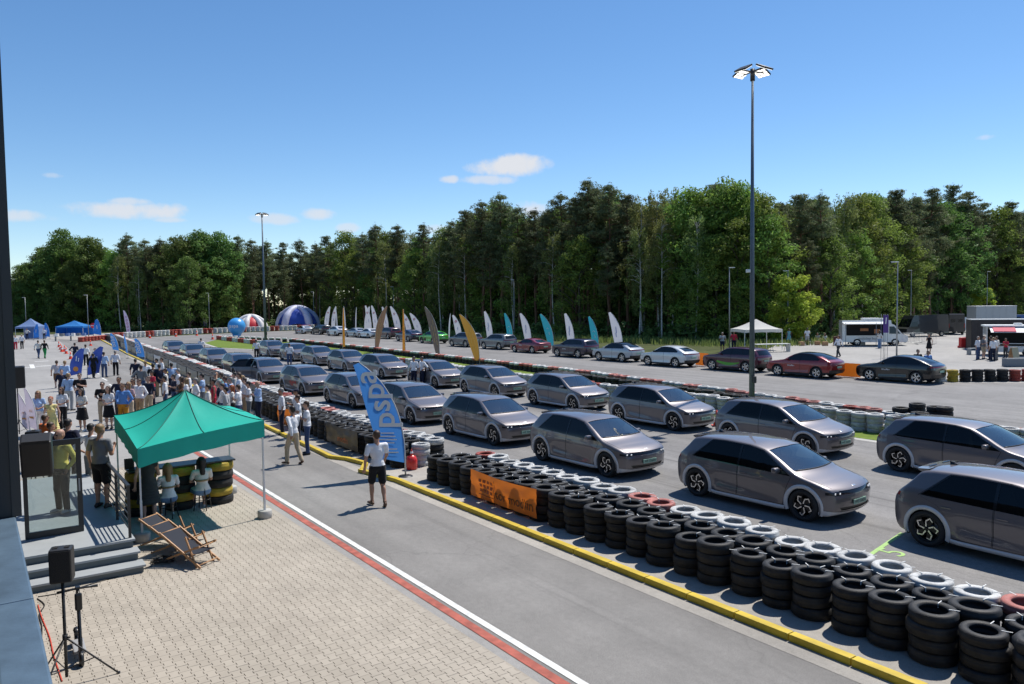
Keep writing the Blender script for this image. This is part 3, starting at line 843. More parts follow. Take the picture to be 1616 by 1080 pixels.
def build_car(P, pm, name='car', hero=False, trim=None, roof_black=False):
    C = Car(P); bm = C.body(*P.get('res', (100, 22, 9))); lay = bm.faces.layers.int['mi']
    root = empty(name); parts = {}
    trim = trim or M_black_plastic
    body_mats = [pm, M_black_gloss, M_well, trim, pm]
    wx0, wx1, wz, R = P['wb'][0], P['wb'][1], P['wr'], P['wr']
    gl_w = G_wind if hero else M_dark_glass; gl_s = G_side if hero else M_dark_glass; gl_f = G_front if hero else M_dark_glass
    # windscreen and rear window
    fs = C.cut(P['ws'], (0, 1), lambda f: f.normal.z > .1 and f.normal.x > .12 and f.calc_center_median().z > P['wsz'])
    me = C.extract(fs, 'windscreen', [gl_w, M_black_gloss], -.010, 1); o = obj_from('windscreen', me, root)
    ft = P['rw']; fs = C.cut(ft, (1, 2), lambda f: f.normal.x < -.12 and f.calc_center_median().x < P['rwx'])
    if fs: obj_from('rear_window', C.extract(fs, 'rear_window', [gl_s, M_black_gloss], -.008, 1), root)
    # front details
    ff = lambda f: f.normal.x > .15 and f.calc_center_median().x > C.xf - .45
    for nm, poly, mm, off in P['front']:
        fs = C.cut(poly, (1, 2), ff)
        if fs:
            o = obj_from(nm, C.extract(fs, nm, [mm, M_black_gloss], off, 1), root)
            if nm == 'headlight' and hero:
                cy = sum(p[0] for p in poly) / len(poly); cz_ = sum(p[1] for p in poly) / len(poly); sg = 1 if cy > 0 else -1
                for q in (.60, .72):
                    pt = C.bvh.ray_cast(Vector((4, sg * q, cz_)), Vector((-1, 0, 0)))[0]
                    if pt is not None: MB().bbox((0, 0, 0), (.02, .06, .035), .006).build('light_element', M_led, o, pt + Vector((-.004, 0, 0)), (0, 0, -sg * .35))
    fr = lambda f: f.normal.x < -.15 and f.calc_center_median().x < C.xr + .5
    for nm, poly, mm, off in P['rear']:
        fs = C.cut(poly, (1, 2), fr)
        if fs: obj_from(nm, C.extract(fs, nm, [mm, M_black_gloss], off, 1), root)
    # sides
    for sg in (1, -1):
        filt = side_filt(sg)
        glass = []
        for poly, front in P['win']:
            fs = C.cut(poly, (0, 2), filt)
            glass.append((C.extract(fs, 'door_window' if len(glass) < 2 else 'quarter_window', [gl_f if front else gl_s, M_black_gloss], -.008, 1), front))
        fs = C.cut(P['dlo'], (0, 2), filt)
        for f in fs: f[lay] = 1
        di = 0
        for poly, hinge in P['doors']:
            cx_ = sum(p[0] for p in poly) / len(poly); cz2 = sum(p[1] for p in poly) / len(poly)
            inner = [(cx_ + (p[0] - cx_) * .984, cz2 + (p[1] - cz2) * .984) for p in poly]
            C.cut(poly, (0, 2), filt); fs = C.cut(inner, (0, 2), filt)
            fs = [f for f in fs if min((f.calc_center_median().x - q) ** 2 + (f.calc_center_median().z - wz) ** 2 for q in (wx0, wx1)) > (R + .055) ** 2]
            o = obj_from('front_door' if di == 0 else 'rear_door', C.extract(fs, 'door', body_mats, 0, None, True, True), root)
            for f in C.faces_near(poly, (0, 2), filt):
                c = f.calc_center_median()
                if inpoly(c.x, c.z, poly) and f[lay] == 0: f[lay] = 2
            w = obj_from('window', glass[di][0], o)
            hxp, hzp = P['handles'][di]
            yh = float(C.Y(hxp, hzp)) * sg
            MB().bbox((0, 0, 0), (.20, .022, .03), .008).build('handle', pm, o, (hxp, yh, hzp), (0, 0, 0))
            o['hinge'] = hinge; di += 1
        for extra in glass[len(P['doors']):]: obj_from('quarter_window', extra[0], root)
        # mirror
        mx_, mz_ = P['mirror']; ym = float(C.Y(mx_, mz_ - .1))
        MB().bbox((0, sg * (ym + .10), mz_), (.13, .20, .125), .045).bbox((.02, sg * (ym + .0), mz_ - .05), (.08, .1, .04), .012, mi=1).build('mirror', [P.get('mirror_mat', pm), M_black_plastic], root, (mx_, 0, 0))
        for wx in (wx0, wx1):
            # arch trim ring
            mb = MB(); n = 26; r0, r1 = R + .028, R + P.get('arch', .095); vs = []
            for k in range(n + 1):
                t = rad(-22) + (math.pi + rad(44)) * k / n
                for r, o_ in ((r0, -.05), (r0, .016), (r1 - .008, .016), (r1, .0)):
                    xx, zz = wx + r * math.cos(t), wz + r * math.sin(t); zz2 = max(zz, .17)
                    vs.append((xx, sg * (float(C.Y(xx, zz2)) + o_), zz2))
            fcs = []
            for k in range(n):
                for j in range(3):
                    q = (k * 4 + j, k * 4 + j + 1, k * 4 + j + 5, k * 4 + j + 4); fcs.append(q if sg > 0 else q[::-1])
            mb.add(vs, fcs, 0, True); mb.build('wheel_arch', trim, root)
    # wheel wells: open the body round each wheel
    dl = []
    for f in bm.faces:
        c = f.calc_center_median()
        for wx in (wx0, wx1):
            if (c.x - wx) ** 2 + (c.z - wz) ** 2 < (R + .062) ** 2 and abs(c.y) > .45: dl.append(f); break
    bmesh.ops.delete(bm, geom=dl, context='FACES')
    for f in bm.faces:
        c = f.calc_center_median()
        if c.z < .3 and f.normal.z < -.5: f[lay] = 2
        if roof_black and f[lay] == 0 and c.z > P['roofz'] and f.normal.z > .35 and abs(f.normal.y) < .9: f[lay] = 1
        if P.get('low_black') and f[lay] == 0 and c.z < P['low_black']: f[lay] = 3
    rest = bm.faces[:]
    b = obj_from('body', C.extract(rest, 'body', body_mats, 0, None, False, True), root)
    C.bm.free()
    mb = MB()
    for sg in (1, -1):
        for wx in (wx0, wx1):
            ys = [sg * .50, sg * (P['w'] - .03)]
            n = 16; vs = []
            for k in range(n + 1):
                t = rad(-25) + (math.pi + rad(50)) * k / n
                for y in ys: vs.append((wx + (R + .055) * math.cos(t), y, max(.15, wz + (R + .055) * math.sin(t))))
            mb.add(vs, [(2 * k, 2 * k + 1, 2 * k + 3, 2 * k + 2) for k in range(n)])
            mb.add([(wx + (R + .055) * math.cos(rad(-25) + (math.pi + rad(50)) * k / n), ys[0], max(.15, wz + (R + .055) * math.sin(rad(-25) + (math.pi + rad(50)) * k / n))) for k in range(n + 1)], [tuple(range(n + 1))])
    mb.build('wheel_well', M_well, root)
    hub, tyre, rim = wheel_meshes(R, .235, P['rim'], R * .70)
    for sg in (1, -1):
        for wx in (wx0, wx1):
            w = obj_from('wheel', hub, root, (wx, sg * (P['w'] - .13), wz), (0, 0, 0 if sg > 0 else math.pi))
            obj_from('tyre', tyre, w); obj_from('rim', rim, w, None, (0, rad((wx * 40) % 72), 0))
    # number plate
    zf = P['plate'][0]; pt = C.bvh.ray_cast(Vector((4, 0, zf)), Vector((-1, 0, 0)))[0] or Vector((C.xf, 0, zf))
    pl = MB().bbox((0, 0, 0), (.02, .52, .115), .006).build('number_plate', M_plate, root, pt + Vector((.012, 0, 0)))
    if hero: obj_from('lettering', text_mesh(P['plate'][2], .10, M_ink, bold=.01), pl, (.0115, 0, 0), (rad(90), 0, rad(90)))
    zr = P['plate'][1]; pt = C.bvh.ray_cast(Vector((-4, 0, zr)), Vector((1, 0, 0)))[0] or Vector((C.xr, 0, zr))
    MB().bbox((0, 0, 0), (.02, .52, .115), .006).build('number_plate', M_plate, root, pt + Vector((-.012, 0, 0)))
    # sills
    sx0, sx1 = wx0 + R + .10, wx1 - R - .10
    for sg in (1, -1):
        mb = MB(); n = 12; vs = []
        for k in range(n + 1):
            xx = sx0 + (sx1 - sx0) * k / n
            for z, o_ in ((.185, -.05), (.19, .012), (.265, .016), (.275, .0)): vs.append((xx, sg * (float(C.Y(xx, z)) + o_), z))
        fcs = []
        for k in range(n):
            for j in range(3):
                q = (k * 4 + j, k * 4 + 4 + j, k * 4 + 5 + j, k * 4 + 1 + j); fcs.append(q if sg > 0 else q[::-1])
        mb.add(vs, fcs, 0, True); mb.build('sill', trim, root)
    C.P = P
    if hero:
        zroof = lambda x: C.bvh.ray_cast(Vector((x, 0, 3)), Vector((0, 0, -1)))[0].z
        MB().add([(-1.30, 0, zroof(-1.30) - .005), (-1.47, .035, zroof(-1.47) - .008), (-1.47, -.035, zroof(-1.47) - .008), (-1.49, 0, zroof(-1.45) + .075)], [(0, 1, 3), (2, 0, 3), (1, 2, 3)]).build('antenna', M_black_gloss, root)
        ze = zroof(-1.62)
        sp = MB(); pr = []
        for y in (-.62, -.40, 0, .40, .62):
            k = 1 - (abs(y) / .62) ** 2
            pr += [(-1.60, y, ze + .016 * k - .012), (-1.84 - .05 * k, y, ze - .035 + .01 * k), (-1.83 - .05 * k, y, ze - .070), (-1.68, y, ze - .11)]
        fc = []
        for i in range(4):
            for j in range(3): fc.append((i * 4 + j, i * 4 + j + 1, i * 4 + j + 5, i * 4 + j + 4))
        fc += [(0, 1, 2, 3), (16, 19, 18, 17)]
        sp.add(pr, fc, 0, False)
        so = sp.build('spoiler', pm, root)
        for y in (-.28, .28): MB().bbox((0, 0, 0), (.035, .30, .012), .005).build('vent_slot', M_black_gloss, so, (-1.70, y, ze + .004), (0, .1, 0))
        def onbody(x, y): return C.bvh.ray_cast(Vector((x, y, 3)), Vector((0, 0, -1)))[0]
        for sg in (1, -1):
            MB().tube([onbody(x, sg * (float(C.W(x)) * .875 - .02)) + Vector((0, 0, -.002)) for x in np.linspace(1.28, 2.08, 12)], .0065, 5).build('bonnet_seam', M_black_plastic, root)
        MB().tube([onbody(1.215 + .13 * (1 - (y / .76) ** 2), y) + Vector((0, 0, .004)) for y in np.linspace(-.76, .76, 15)], .016, 5).build('cowl', M_black_plastic, root)
        q_ = onbody(2.2, 0); MB().bbox((0, 0, 0), (.05, .13, .012), .005, rot=Matrix.Rotation(.45, 3, 'Y')).build('badge', M_rim_silver, root, q_)
        # cabin
        cab = MB(); cab.box((-.3, 0, .42), (3.4, 1.5, .05)).box((1.25, 0, .75), (.35, 1.40, .35)).bbox((1.10, 0, .93), (.36, 1.42, .13), .05)
        cab.bbox((-1.35, 0, .80), (.5, 1.3, .6), .1).box((-.2, .78, .62), (2.4, .04, .5)).box((-.2, -.78, .62), (2.4, .04, .5))
        cab.build('dashboard', M_dash, root)
        for y in (-.37, .37):
            MB().bbox((.1, y, .62), (.55, .48, .16), .05).bbox((-.22, y, .95), (.14, .46, .62), .06, rot=Matrix.Rotation(-.2, 3, 'Y')).bbox((-.31, y, 1.30), (.09, .26, .17), .04).build('seat', M_seat, root)
        MB().tube([(.62 + .17 * math.sin(t) * .4, .37 + .18 * math.cos(t), .98 + .17 * math.sin(t)) for t in [k * math.pi / 9 for k in range(18)]], .015, 6, closed=True).build('steering_wheel', M_black_plastic, root)
        MB().bbox((.38, 0, 1.40), (.03, .22, .07), .01).build('rear_view_mirror', M_black_plastic, root)
    return root, C

HATCH = dict(
    hi=[(2.20, .62), (2.19, .695), (2.155, .755), (2.02, .835), (1.75, .915), (1.38, 1.0), (1.18, 1.085), (.78, 1.29), (.38, 1.46), (-.02, 1.525), (-.7, 1.55), (-1.35, 1.53), (-1.70, 1.478), (-1.85, 1.31), (-2.00, 1.15), (-2.13, 1.03), (-2.19, .95), (-2.208, .86), (-2.21, .78)],
    lo=[(2.20, .62), (2.19, .50), (2.14, .31), (2.03, .215), (1.5, .20), (-1.5, .20), (-2.03, .25), (-2.17, .40), (-2.205, .6), (-2.21, .78)],
    w=.945, fx=1.1, rx=-1.2, ft=(.075, .13), rt=(.05, .10), tumble=[(0, .93), (.22, .955), (.34, .985), (.60, 1.0), (.80, .995), (.88, .975), (1.02, .955), (1.1, .93), (1.52, .735), (1.7, .66)],
    crown=[(2.40, .15), (2.15, .15), (1.8, .05), (1.4, .08), (1.15, .11), (.6, .09), (.25, .03), (-1.4, 0), (-1.72, -.05), (-2.0, -.08), (-2.2, -.10)],
    wedge=((-.98, .52), (1.0, .30)), edge=.05,
    wb=(-1.5, 1.5), wr=.365, rim='pin', arch=.112,
    ws=[(1.20, -.79), (1.30, -.5), (1.34, 0), (1.30, .5), (1.20, .79), (.45, .66), (.51, 0), (.45, -.66)], wsz=.98,
    rw=[(-.66, 1.08), (.66, 1.08), (.56, 1.42), (-.56, 1.42)], rwx=-1.6,
    front=[('grille', [(-.60, .695), (.60, .695), (.60, .775), (-.60, .775)], M_black_gloss, -.012),
           ('headlight', [(.602, .672), (.86, .685), (.86, .745), (.602, .765)], M_lamp_glass, -.006), ('headlight', [(-.86, .685), (-.602, .672), (-.602, .765), (-.86, .745)], M_lamp_glass, -.006),
           ('air_intake', [(-.55, .335), (.55, .335), (.62, .41), (-.62, .41)], M_black_plastic, -.02),
           ('bumper_trim', [(-.90, .20), (.90, .20), (.86, .33), (.55, .30), (-.55, .30), (-.86, .33)], M_silver_trim, .008)],
    rear=[('tail_light', [(-.84, .93), (.84, .93), (.84, 1.02), (-.84, 1.02)], M_tail, -.006), ('rear_bumper_trim', [(-.8, .25), (.8, .25), (.8, .42), (-.8, .42)], M_silver_trim, .004)],
    win=[([(1.12, .995), (.355, 1.42), (-.05, 1.482), (-.22, 1.490), (-.22, 1.005)], True), ([(-.28, 1.007), (-.28, 1.493), (-.8, 1.496), (-1.12, 1.480), (-1.60, 1.055)], False)],
    dlo=[(1.18, .975), (.36, 1.44), (-.05, 1.502), (-.8, 1.517), (-1.14, 1.50), (-1.66, 1.035)],
    doors=[([(1.00, .29), (1.08, .66), (1.20, .97), (.36, 1.455), (-.05, 1.513), (-.255, 1.52), (-.255, .29)], (1.02, 0)), ([(-.265, .29), (-.265, 1.52), (-.8, 1.527), (-1.14, 1.510), (-1.69, 1.03), (-1.30, .88), (-1.02, .60), (-1.0, .29)], (-.315, 0))],
    handles=[(-.10, .86), (-1.12, .875)], mirror=(.86, 1.075), plate=(.50, .62, 'WE 556EA'), roofz=1.4)
M_hero = paint('graphite', (.150, .137, .145), .55, .42)
hero_root, HC = build_car(HATCH, M_hero, 'electric_hatchback', True, M_silver_trim)

HYAW = HD + rad(.7)
def hero_at(px, front=True):
    h_ = Vector((math.cos(HYAW), math.sin(HYAW), 0)); r_ = Vector((h_.y, -h_.x, 0)); p = G(*px)
    return p - (h_ * 1.5 if front else h_ * -1.5) - r_ * .93
HERO1 = [hero_at((1461, 864), False)] + [hero_at(p) for p in [(1262, 824), (955, 754), (777, 704), (647, 671), (554.5, 645.5), (475, 625.5), (410, 606.5), (369, 595), (329, 582), (295, 571.5), (266, 564)]]
HERO2 = [hero_at((1416.5, 745), False)] + [hero_at(p) for p in [(1270.4, 722), (1061, 681), (903, 649.5), (780, 628.5), (686, 613.5), (601, 598.5), (544, 587.5), (497, 578), (461, 571), (424, 564)]]
rc = random.Random(21)
def rowlab(i, n, row):
    where = 'nearer row by the tyre barrier' if row == 1 else 'farther row by the infield'
    return f'graphite grey hatchback, {ordw(i)} from the right in the {where}'
HEROES = []
first = True
for row, lst in ((1, HERO1), (2, HERO2)):
    for i, pos in enumerate(lst):
        o = hero_root if first else copy_tree(hero_root); first = False
        o.location = (pos.x, pos.y, .006); o.rotation_euler = (0, 0, HYAW + rc.uniform(-.015, .015) + (rad(1.5) if i == 1 and row == 1 else 0) - (rad(1.5) if i > 6 else 0))
        tag(o, rowlab(i, len(lst), row), 'car', 'grey electric hatchbacks parked in two rows'); HEROES.append(o)
# one car of the nearer row stands with its rear door open
for ch in HEROES[7].children:
    if ch.name.startswith('rear_door') and sum(v.co.y for v in ch.data.vertices) < 0:
        hp = Matrix.Translation(Vector((-.265, -.93, 0)))
        ch.matrix_local = hp @ Matrix.Rotation(rad(58), 4, 'Z') @ hp.inverted(); ch['label'] = 'rear door standing open'
HEROES[7]['label'] = 'graphite grey hatchback in the nearer row with its rear door open'
M_red_decal = mat('red_decal', (.45, .03, .03), .4)
for hi_ in (6, 11):      # two cars of the nearer row carry a red graphic on the door
    mb = MB(); vs = []; n = 8
    for k in range(n + 1):
        x = .75 - 1.05 * k / n
        for z in (.56 + .10 * math.sin(k * .9), .80 - .05 * (k % 3)): vs.append((x, -(float(HC.Y(x, z)) + .006), z))
    mb.add(vs, [(2 * k, 2 * k + 1, 2 * k + 3, 2 * k + 2) for k in range(n)]); mb.build('door_graphic', M_red_decal, HEROES[hi_])

# ---- other makes along the far side of the track
COUPE = dict(HATCH); COUPE.update(
    hi=[(2.33, .66), (2.31, .76), (2.24, .84), (2.0, .92), (1.6, .98), (1.12, 1.04), (.92, 1.12), (.50, 1.36), (.15, 1.50), (-.25, 1.555), (-.8, 1.535), (-1.4, 1.40), (-1.85, 1.24), (-2.12, 1.12), (-2.26, 1.06), (-2.31, .95), (-2.32, .82)],
    lo=[(2.33, .66), (2.32, .52), (2.25, .34), (2.1, .24), (1.4, .22), (-1.4, .22), (-2.1, .29), (-2.27, .45), (-2.31, .62), (-2.32, .82)],
    wedge=((-.95, .46), (.95, .40)), wb=(-1.38, 1.39), wr=.365, rim='five', arch=.07, res=(80, 18, 8),
    tumble=[(0, .93), (.25, .96), (.5, 1.), (.85, .99), (1.06, .955), (1.52, .72), (1.7, .66)],
    ws=[(.95, -.78), (1.06, 0), (.95, .78), (.24, .62), (.30, 0), (.24, -.62)], wsz=1.05, rw=[(-.58, 1.19), (.58, 1.19), (.46, 1.44), (-.46, 1.44)], rwx=-1.2,
    front=[('grille', [(-.5, .50), (.5, .50), (.5, .74), (-.5, .74)], M_black_gloss, -.01), ('headlight', [(.56, .72), (.86, .74), (.86, .82), (.56, .81)], M_lamp_glass, -.004), ('headlight', [(-.86, .74), (-.56, .72), (-.56, .81), (-.86, .82)], M_lamp_glass, -.004)],
    rear=[('tail_light', [(-.86, .95), (.86, .95), (.86, 1.03), (-.86, 1.03)], M_tail, -.004), ('rear_bumper', [(-.85, .30), (.85, .30), (.85, .56), (-.85, .56)], M_black_plastic, .004)],
    win=[([(.85, 1.085), (.15, 1.445), (-.2, 1.485), (-.2, 1.10)], True), ([(-.26, 1.10), (-.26, 1.49), (-.8, 1.465), (-1.20, 1.36), (-1.5, 1.20), (-1.45, 1.15)], False)],
    dlo=[(.91, 1.065), (.16, 1.465), (-.2, 1.505), (-.8, 1.485), (-1.25, 1.375), (-1.58, 1.20), (-1.5, 1.12)],
    doors=[([(.95, .31), (1.0, .66), (.98, 1.05), (.17, 1.475), (-.23, 1.515), (-.23, .31)], (.97, 0)), ([(-.24, .31), (-.24, 1.515), (-.8, 1.495), (-1.28, 1.38), (-1.62, 1.18), (-1.2, .86), (-.92, .60), (-.90, .31)], (-.24, 0))],
    handles=[(-.08, .96), (-1.05, .98)], mirror=(.62, 1.14), plate=(.48, .72, ''), roofz=1.38)
SUV = dict(COUPE); SUV.update(
    hi=[(2.37, .72), (2.36, .84), (2.30, .95), (2.05, 1.03), (1.6, 1.08), (1.12, 1.13), (.95, 1.21), (.58, 1.44), (.28, 1.585), (-.1, 1.64), (-.8, 1.655), (-1.6, 1.62), (-1.98, 1.54), (-2.14, 1.36), (-2.28, 1.16), (-2.34, 1.05), (-2.36, .85)],
    lo=[(2.37, .72), (2.36, .56), (2.30, .36), (2.15, .26), (1.4, .24), (-1.4, .24), (-2.1, .31), (-2.30, .46), (-2.35, .62), (-2.36, .85)],
    w=.965, wb=(-1.42, 1.44), wr=.375, tumble=[(0, .93), (.25, .96), (.5, 1.), (.95, .99), (1.14, .955), (1.62, .74), (1.8, .68)],
    ws=[(1.0, -.80), (1.12, 0), (1.0, .80), (.36, .66), (.42, 0), (.36, -.66)], wsz=1.13, rw=[(-.64, 1.18), (.64, 1.18), (.56, 1.50), (-.56, 1.50)], rwx=-1.85,
    front=[('grille', [(-.32, .52), (.32, .52), (.32, .90), (-.32, .90)], M_black_gloss, -.01), ('headlight', [(.42, .80), (.88, .82), (.88, .91), (.42, .90)], M_lamp_glass, -.004), ('headlight', [(-.88, .82), (-.42, .80), (-.42, .90), (-.88, .91)], M_lamp_glass, -.004)],
    rear=[('tail_light', [(-.88, 1.0), (.88, 1.0), (.88, 1.08), (-.88, 1.08)], M_tail, -.004), ('rear_bumper', [(-.88, .32), (.88, .32), (.88, .58), (-.88, .58)], M_black_plastic, .004)],
    win=[([(.90, 1.17), (.27, 1.53), (-.18, 1.575), (-.18, 1.19)], True), ([(-.24, 1.19), (-.24, 1.578), (-1.05, 1.575), (-1.15, 1.20)], False), ([(-1.21, 1.21), (-1.11, 1.572), (-1.60, 1.54), (-1.85, 1.28), (-1.8, 1.24)], False)],
    dlo=[(.96, 1.15), (.28, 1.55), (-.2, 1.595), (-1.1, 1.595), (-1.65, 1.56), (-1.93, 1.27), (-1.85, 1.21)],
    doors=[([(.95, .34), (1.0, .7), (.99, 1.12), (.29, 1.56), (-.21, 1.605), (-.21, .34)], (.97, 0)), ([(-.22, .34), (-.22, 1.605), (-1.08, 1.605), (-1.18, 1.15), (-1.1, .86), (-.95, .66), (-.93, .34)], (-.22, 0))],
    handles=[(-.06, 1.02), (-1.0, 1.04)], mirror=(.66, 1.22), plate=(.52, .80, ''), roofz=1.5)
SEDAN = dict(COUPE); SEDAN.update(
    hi=[(2.38, .60), (2.36, .69), (2.28, .76), (2.0, .83), (1.55, .90), (1.05, .95), (.82, 1.03), (.35, 1.25), (-.02, 1.37), (-.4, 1.41), (-.9, 1.385), (-1.35, 1.27), (-1.75, 1.12), (-2.15, 1.05), (-2.33, 1.0), (-2.37, .88), (-2.38, .74)],
    lo=[(2.38, .60), (2.37, .47), (2.3, .30), (2.1, .2), (1.4, .18), (-1.4, .18), (-2.1, .25), (-2.32, .4), (-2.37, .56), (-2.38, .74)],
    w=.93, wb=(-1.42, 1.45), wr=.345, tumble=[(0, .93), (.25, .96), (.5, 1.), (.78, .99), (.95, .95), (1.38, .70), (1.5, .66)], wedge=((-.95, .42), (.95, .36)),
    ws=[(.84, -.76), (.96, 0), (.84, .76), (.08, .58), (.14, 0), (.08, -.58)], wsz=.95, rw=[(-.58, 1.10), (.58, 1.10), (.46, 1.30), (-.46, 1.30)], rwx=-1.05,
    front=[('grille', [(-.5, .36), (.5, .36), (.5, .58), (-.5, .58)], M_black_gloss, -.01), ('headlight', [(.56, .63), (.86, .65), (.86, .73), (.56, .72)], M_lamp_glass, -.004), ('headlight', [(-.86, .65), (-.56, .63), (-.56, .72), (-.86, .73)], M_lamp_glass, -.004)],
    rear=[('tail_light', [(-.84, .86), (.84, .86), (.84, .95), (-.84, .95)], M_tail, -.004), ('rear_bumper', [(-.8, .28), (.8, .28), (.8, .45), (-.8, .45)], M_black_plastic, .004)],
    win=[([(.74, .99), (.03, 1.315), (-.3, 1.345), (-.3, 1.005)], True), ([(-.36, 1.005), (-.36, 1.347), (-.8, 1.325), (-1.15, 1.22), (-1.35, 1.06)], False)],
    dlo=[(.80, .97), (.04, 1.335), (-.35, 1.365), (-.85, 1.345), (-1.2, 1.235), (-1.42, 1.04)],
    doors=[([(.92, .28), (.98, .6), (.9, .955), (.05, 1.345), (-.33, 1.375), (-.33, .28)], (.95, 0)), ([(-.34, .28), (-.34, 1.375), (-.85, 1.355), (-1.22, 1.245), (-1.46, 1.02), (-1.2, .80), (-.97, .58), (-.95, .28)], (-.34, 0))],
    handles=[(-.18, .86), (-1.1, .88)], mirror=(.5, 1.05), plate=(.42, .66, ''), roofz=1.25)
M_body_trim = M_black_plastic
# (kind, front-wheel pixel, rear-wheel pixel, paint, black roof, label, decal)
FARCARS = [
    ('coupe', (1370, 601), (1445, 606), 'black', (.005, .005, .006), False, 'black crossover coupe with white door lettering beside the gravel lot', 'w'),
    ('coupe', (1226, 593), (1287, 598), 'bright_red', (.25, .012, .014), True, 'red crossover coupe with black roof behind the tall floodlight mast', 'w'),
    ('suv', (1121, 584), (1177, 588), 'maroon', (.07, .008, .022), False, 'dark red sport utility car with a green swoosh on its doors', 'g'),
    ('hatch', (1020, 577), (1066, 580), 'pearl_white', (.62, .63, .62), False, 'white crossover with black wheel arches, standing apart in the far line', None),
    ('coupe', (944, 568), (981, 573), 'silver', (.42, .44, .46), True, 'silver crossover coupe with black roof and black sills', None),
    ('suv', (878, 562), (912, 566), 'aubergine', (.035, .022, .045), False, 'dark purple crossover with white lettering between red and silver cars', 'w'),
    ('sedan', (810, 555), (841, 559), 'cherry', (.22, .012, .018), False, 'cherry red fastback with white lettering in the far line', 'w'),
    ('suv', (762, 550), (788, 553), 'slate', (.14, .15, .16), False, 'slate grey sport utility car next to the cherry red fastback', None),
    ('suv', (712, 546), (735, 549), 'steel', (.09, .10, .12), False, 'dark steel grey sport utility car behind the patterned gold flag', None),
    ('coupe', (665, 541), (683, 543), 'signal_green', (.05, .42, .03), False, 'bright green car with black front doors in the far line', 'k'),
    ('coupe', (627, 538), (644, 540), 'midnight', (.012, .016, .06), False, 'midnight blue crossover next to the bright green car', None),
    ('suv', (596, 534), (613, 536), 'burgundy', (.06, .01, .018), False, 'burgundy sport utility car behind the brown patterned flag', None),
    ('sedan', (567, 533), (581, 534.5), 'snow', (.66, .67, .68), False, 'white saloon left of the burgundy car in the far line', None),
    ('sedan', (547, 531.5), (560, 533), 'pale_grey', (.40, .42, .44), False, 'pale grey saloon between two white cars', None),
    ('coupe', (517, 529.5), (530, 531), 'chalk', (.62, .64, .66), False, 'white crossover right of the black one at the far end', None),
    ('suv', (492, 527.5), (506, 529), 'ink', (.014, .018, .024), False, 'black sport utility car at the far end beside the white marked saloon', None),
    ('sedan', (465, 526.5), (479, 527.5), 'marked_white', (.64, .65, .66), False, 'white saloon with red and dark side marks, last in the far line', 'r')]
PROTO = {}
kinds = {'coupe': COUPE, 'suv': SUV, 'sedan': SEDAN, 'hatch': dict(COUPE)}
M_swoosh = mat('green_swoosh', (.12, .42, .04), .5)
for kind, pf_, pr_, pn, rgb, blk, lab, dec in FARCARS:
    pm = paint(pn, rgb, .2 if max(rgb) > .2 else .1, .28)
    key = kind + str(blk)
    P = kinds[kind]
    if key not in PROTO:
        P = dict(P)
        if kind == 'hatch': P['mirror_mat'] = M_black_gloss
        if blk or kind == 'hatch': P['low_black'] = .42
        r, C_ = build_car(P, pm, 'parked_car', False, M_black_plastic if kind != 'sedan' else None, blk)
        PROTO[key] = (r, C_, pm); o = r
    else:
        r, C_, pm0 = PROTO[key]; o = copy_tree(r)
        for ch in list(o.children):
            if ch.name.startswith('door_graphic'): bpy.data.objects.remove(ch)
        def repaint(x):
            if x.type == 'MESH':
                for s_ in x.material_slots:
                    if s_.material == pm0: s_.link = 'OBJECT'; s_.material = pm
            for ch in x.children: repaint(ch)
        repaint(o)
    f, r_ = G(*pf_, .006), G(*pr_, .006)
    d = (f - r_).normalized(); ang = HD + math.pi
    mid = (f + r_) / 2; P = C_.P
    a_, c_ = AC(mid)
    loc = T(a_ , c_ + P['w'] - .02, .006)
    o.location = loc; o.rotation_euler = (0, 0, ang + rad(2.0))
    tag(o, lab, 'car', 'cars of other makes lined up along the far side of the track')
    if dec in ('w', 'r', 'k', 'g'):
        mb = MB()
        def patch(x0, x1, z0, z1, n=6, f0=lambda t: 0, f1=lambda t: 0):
            vs = []
            for k in range(n + 1):
                x = x0 + (x1 - x0) * k / n
                for z in (z0 + f0(k / n), z1 + f1(k / n)): vs.append((x, float(C_.Y(x, z)) + .006, z))
            mb.add(vs, [(2 * k, 2 * k + 2, 2 * k + 3, 2 * k + 1) for k in range(n)])
        if dec == 'w':
            for q in range(6): patch(.62 - q * .085, .56 - q * .085, .70 + .02 * (q % 2), .80 - .02 * (q % 3))
            m_ = M_white_paint
        elif dec == 'k': patch(1.9, .25, .35, .98, 10); m_ = M_black_gloss
        elif dec == 'r': patch(.9, .5, .5, .75); patch(.2, -.6, .55, .75); m_ = M_red_decal
        else:
            patch(.98, -.95, .62, .66, 14, lambda t: -.20 * math.sin(math.pi * t), lambda t: -.08 * math.sin(math.pi * t) + .08 * (1 - t)); m_ = M_swoosh
        mb.build('door_graphic', m_, o)
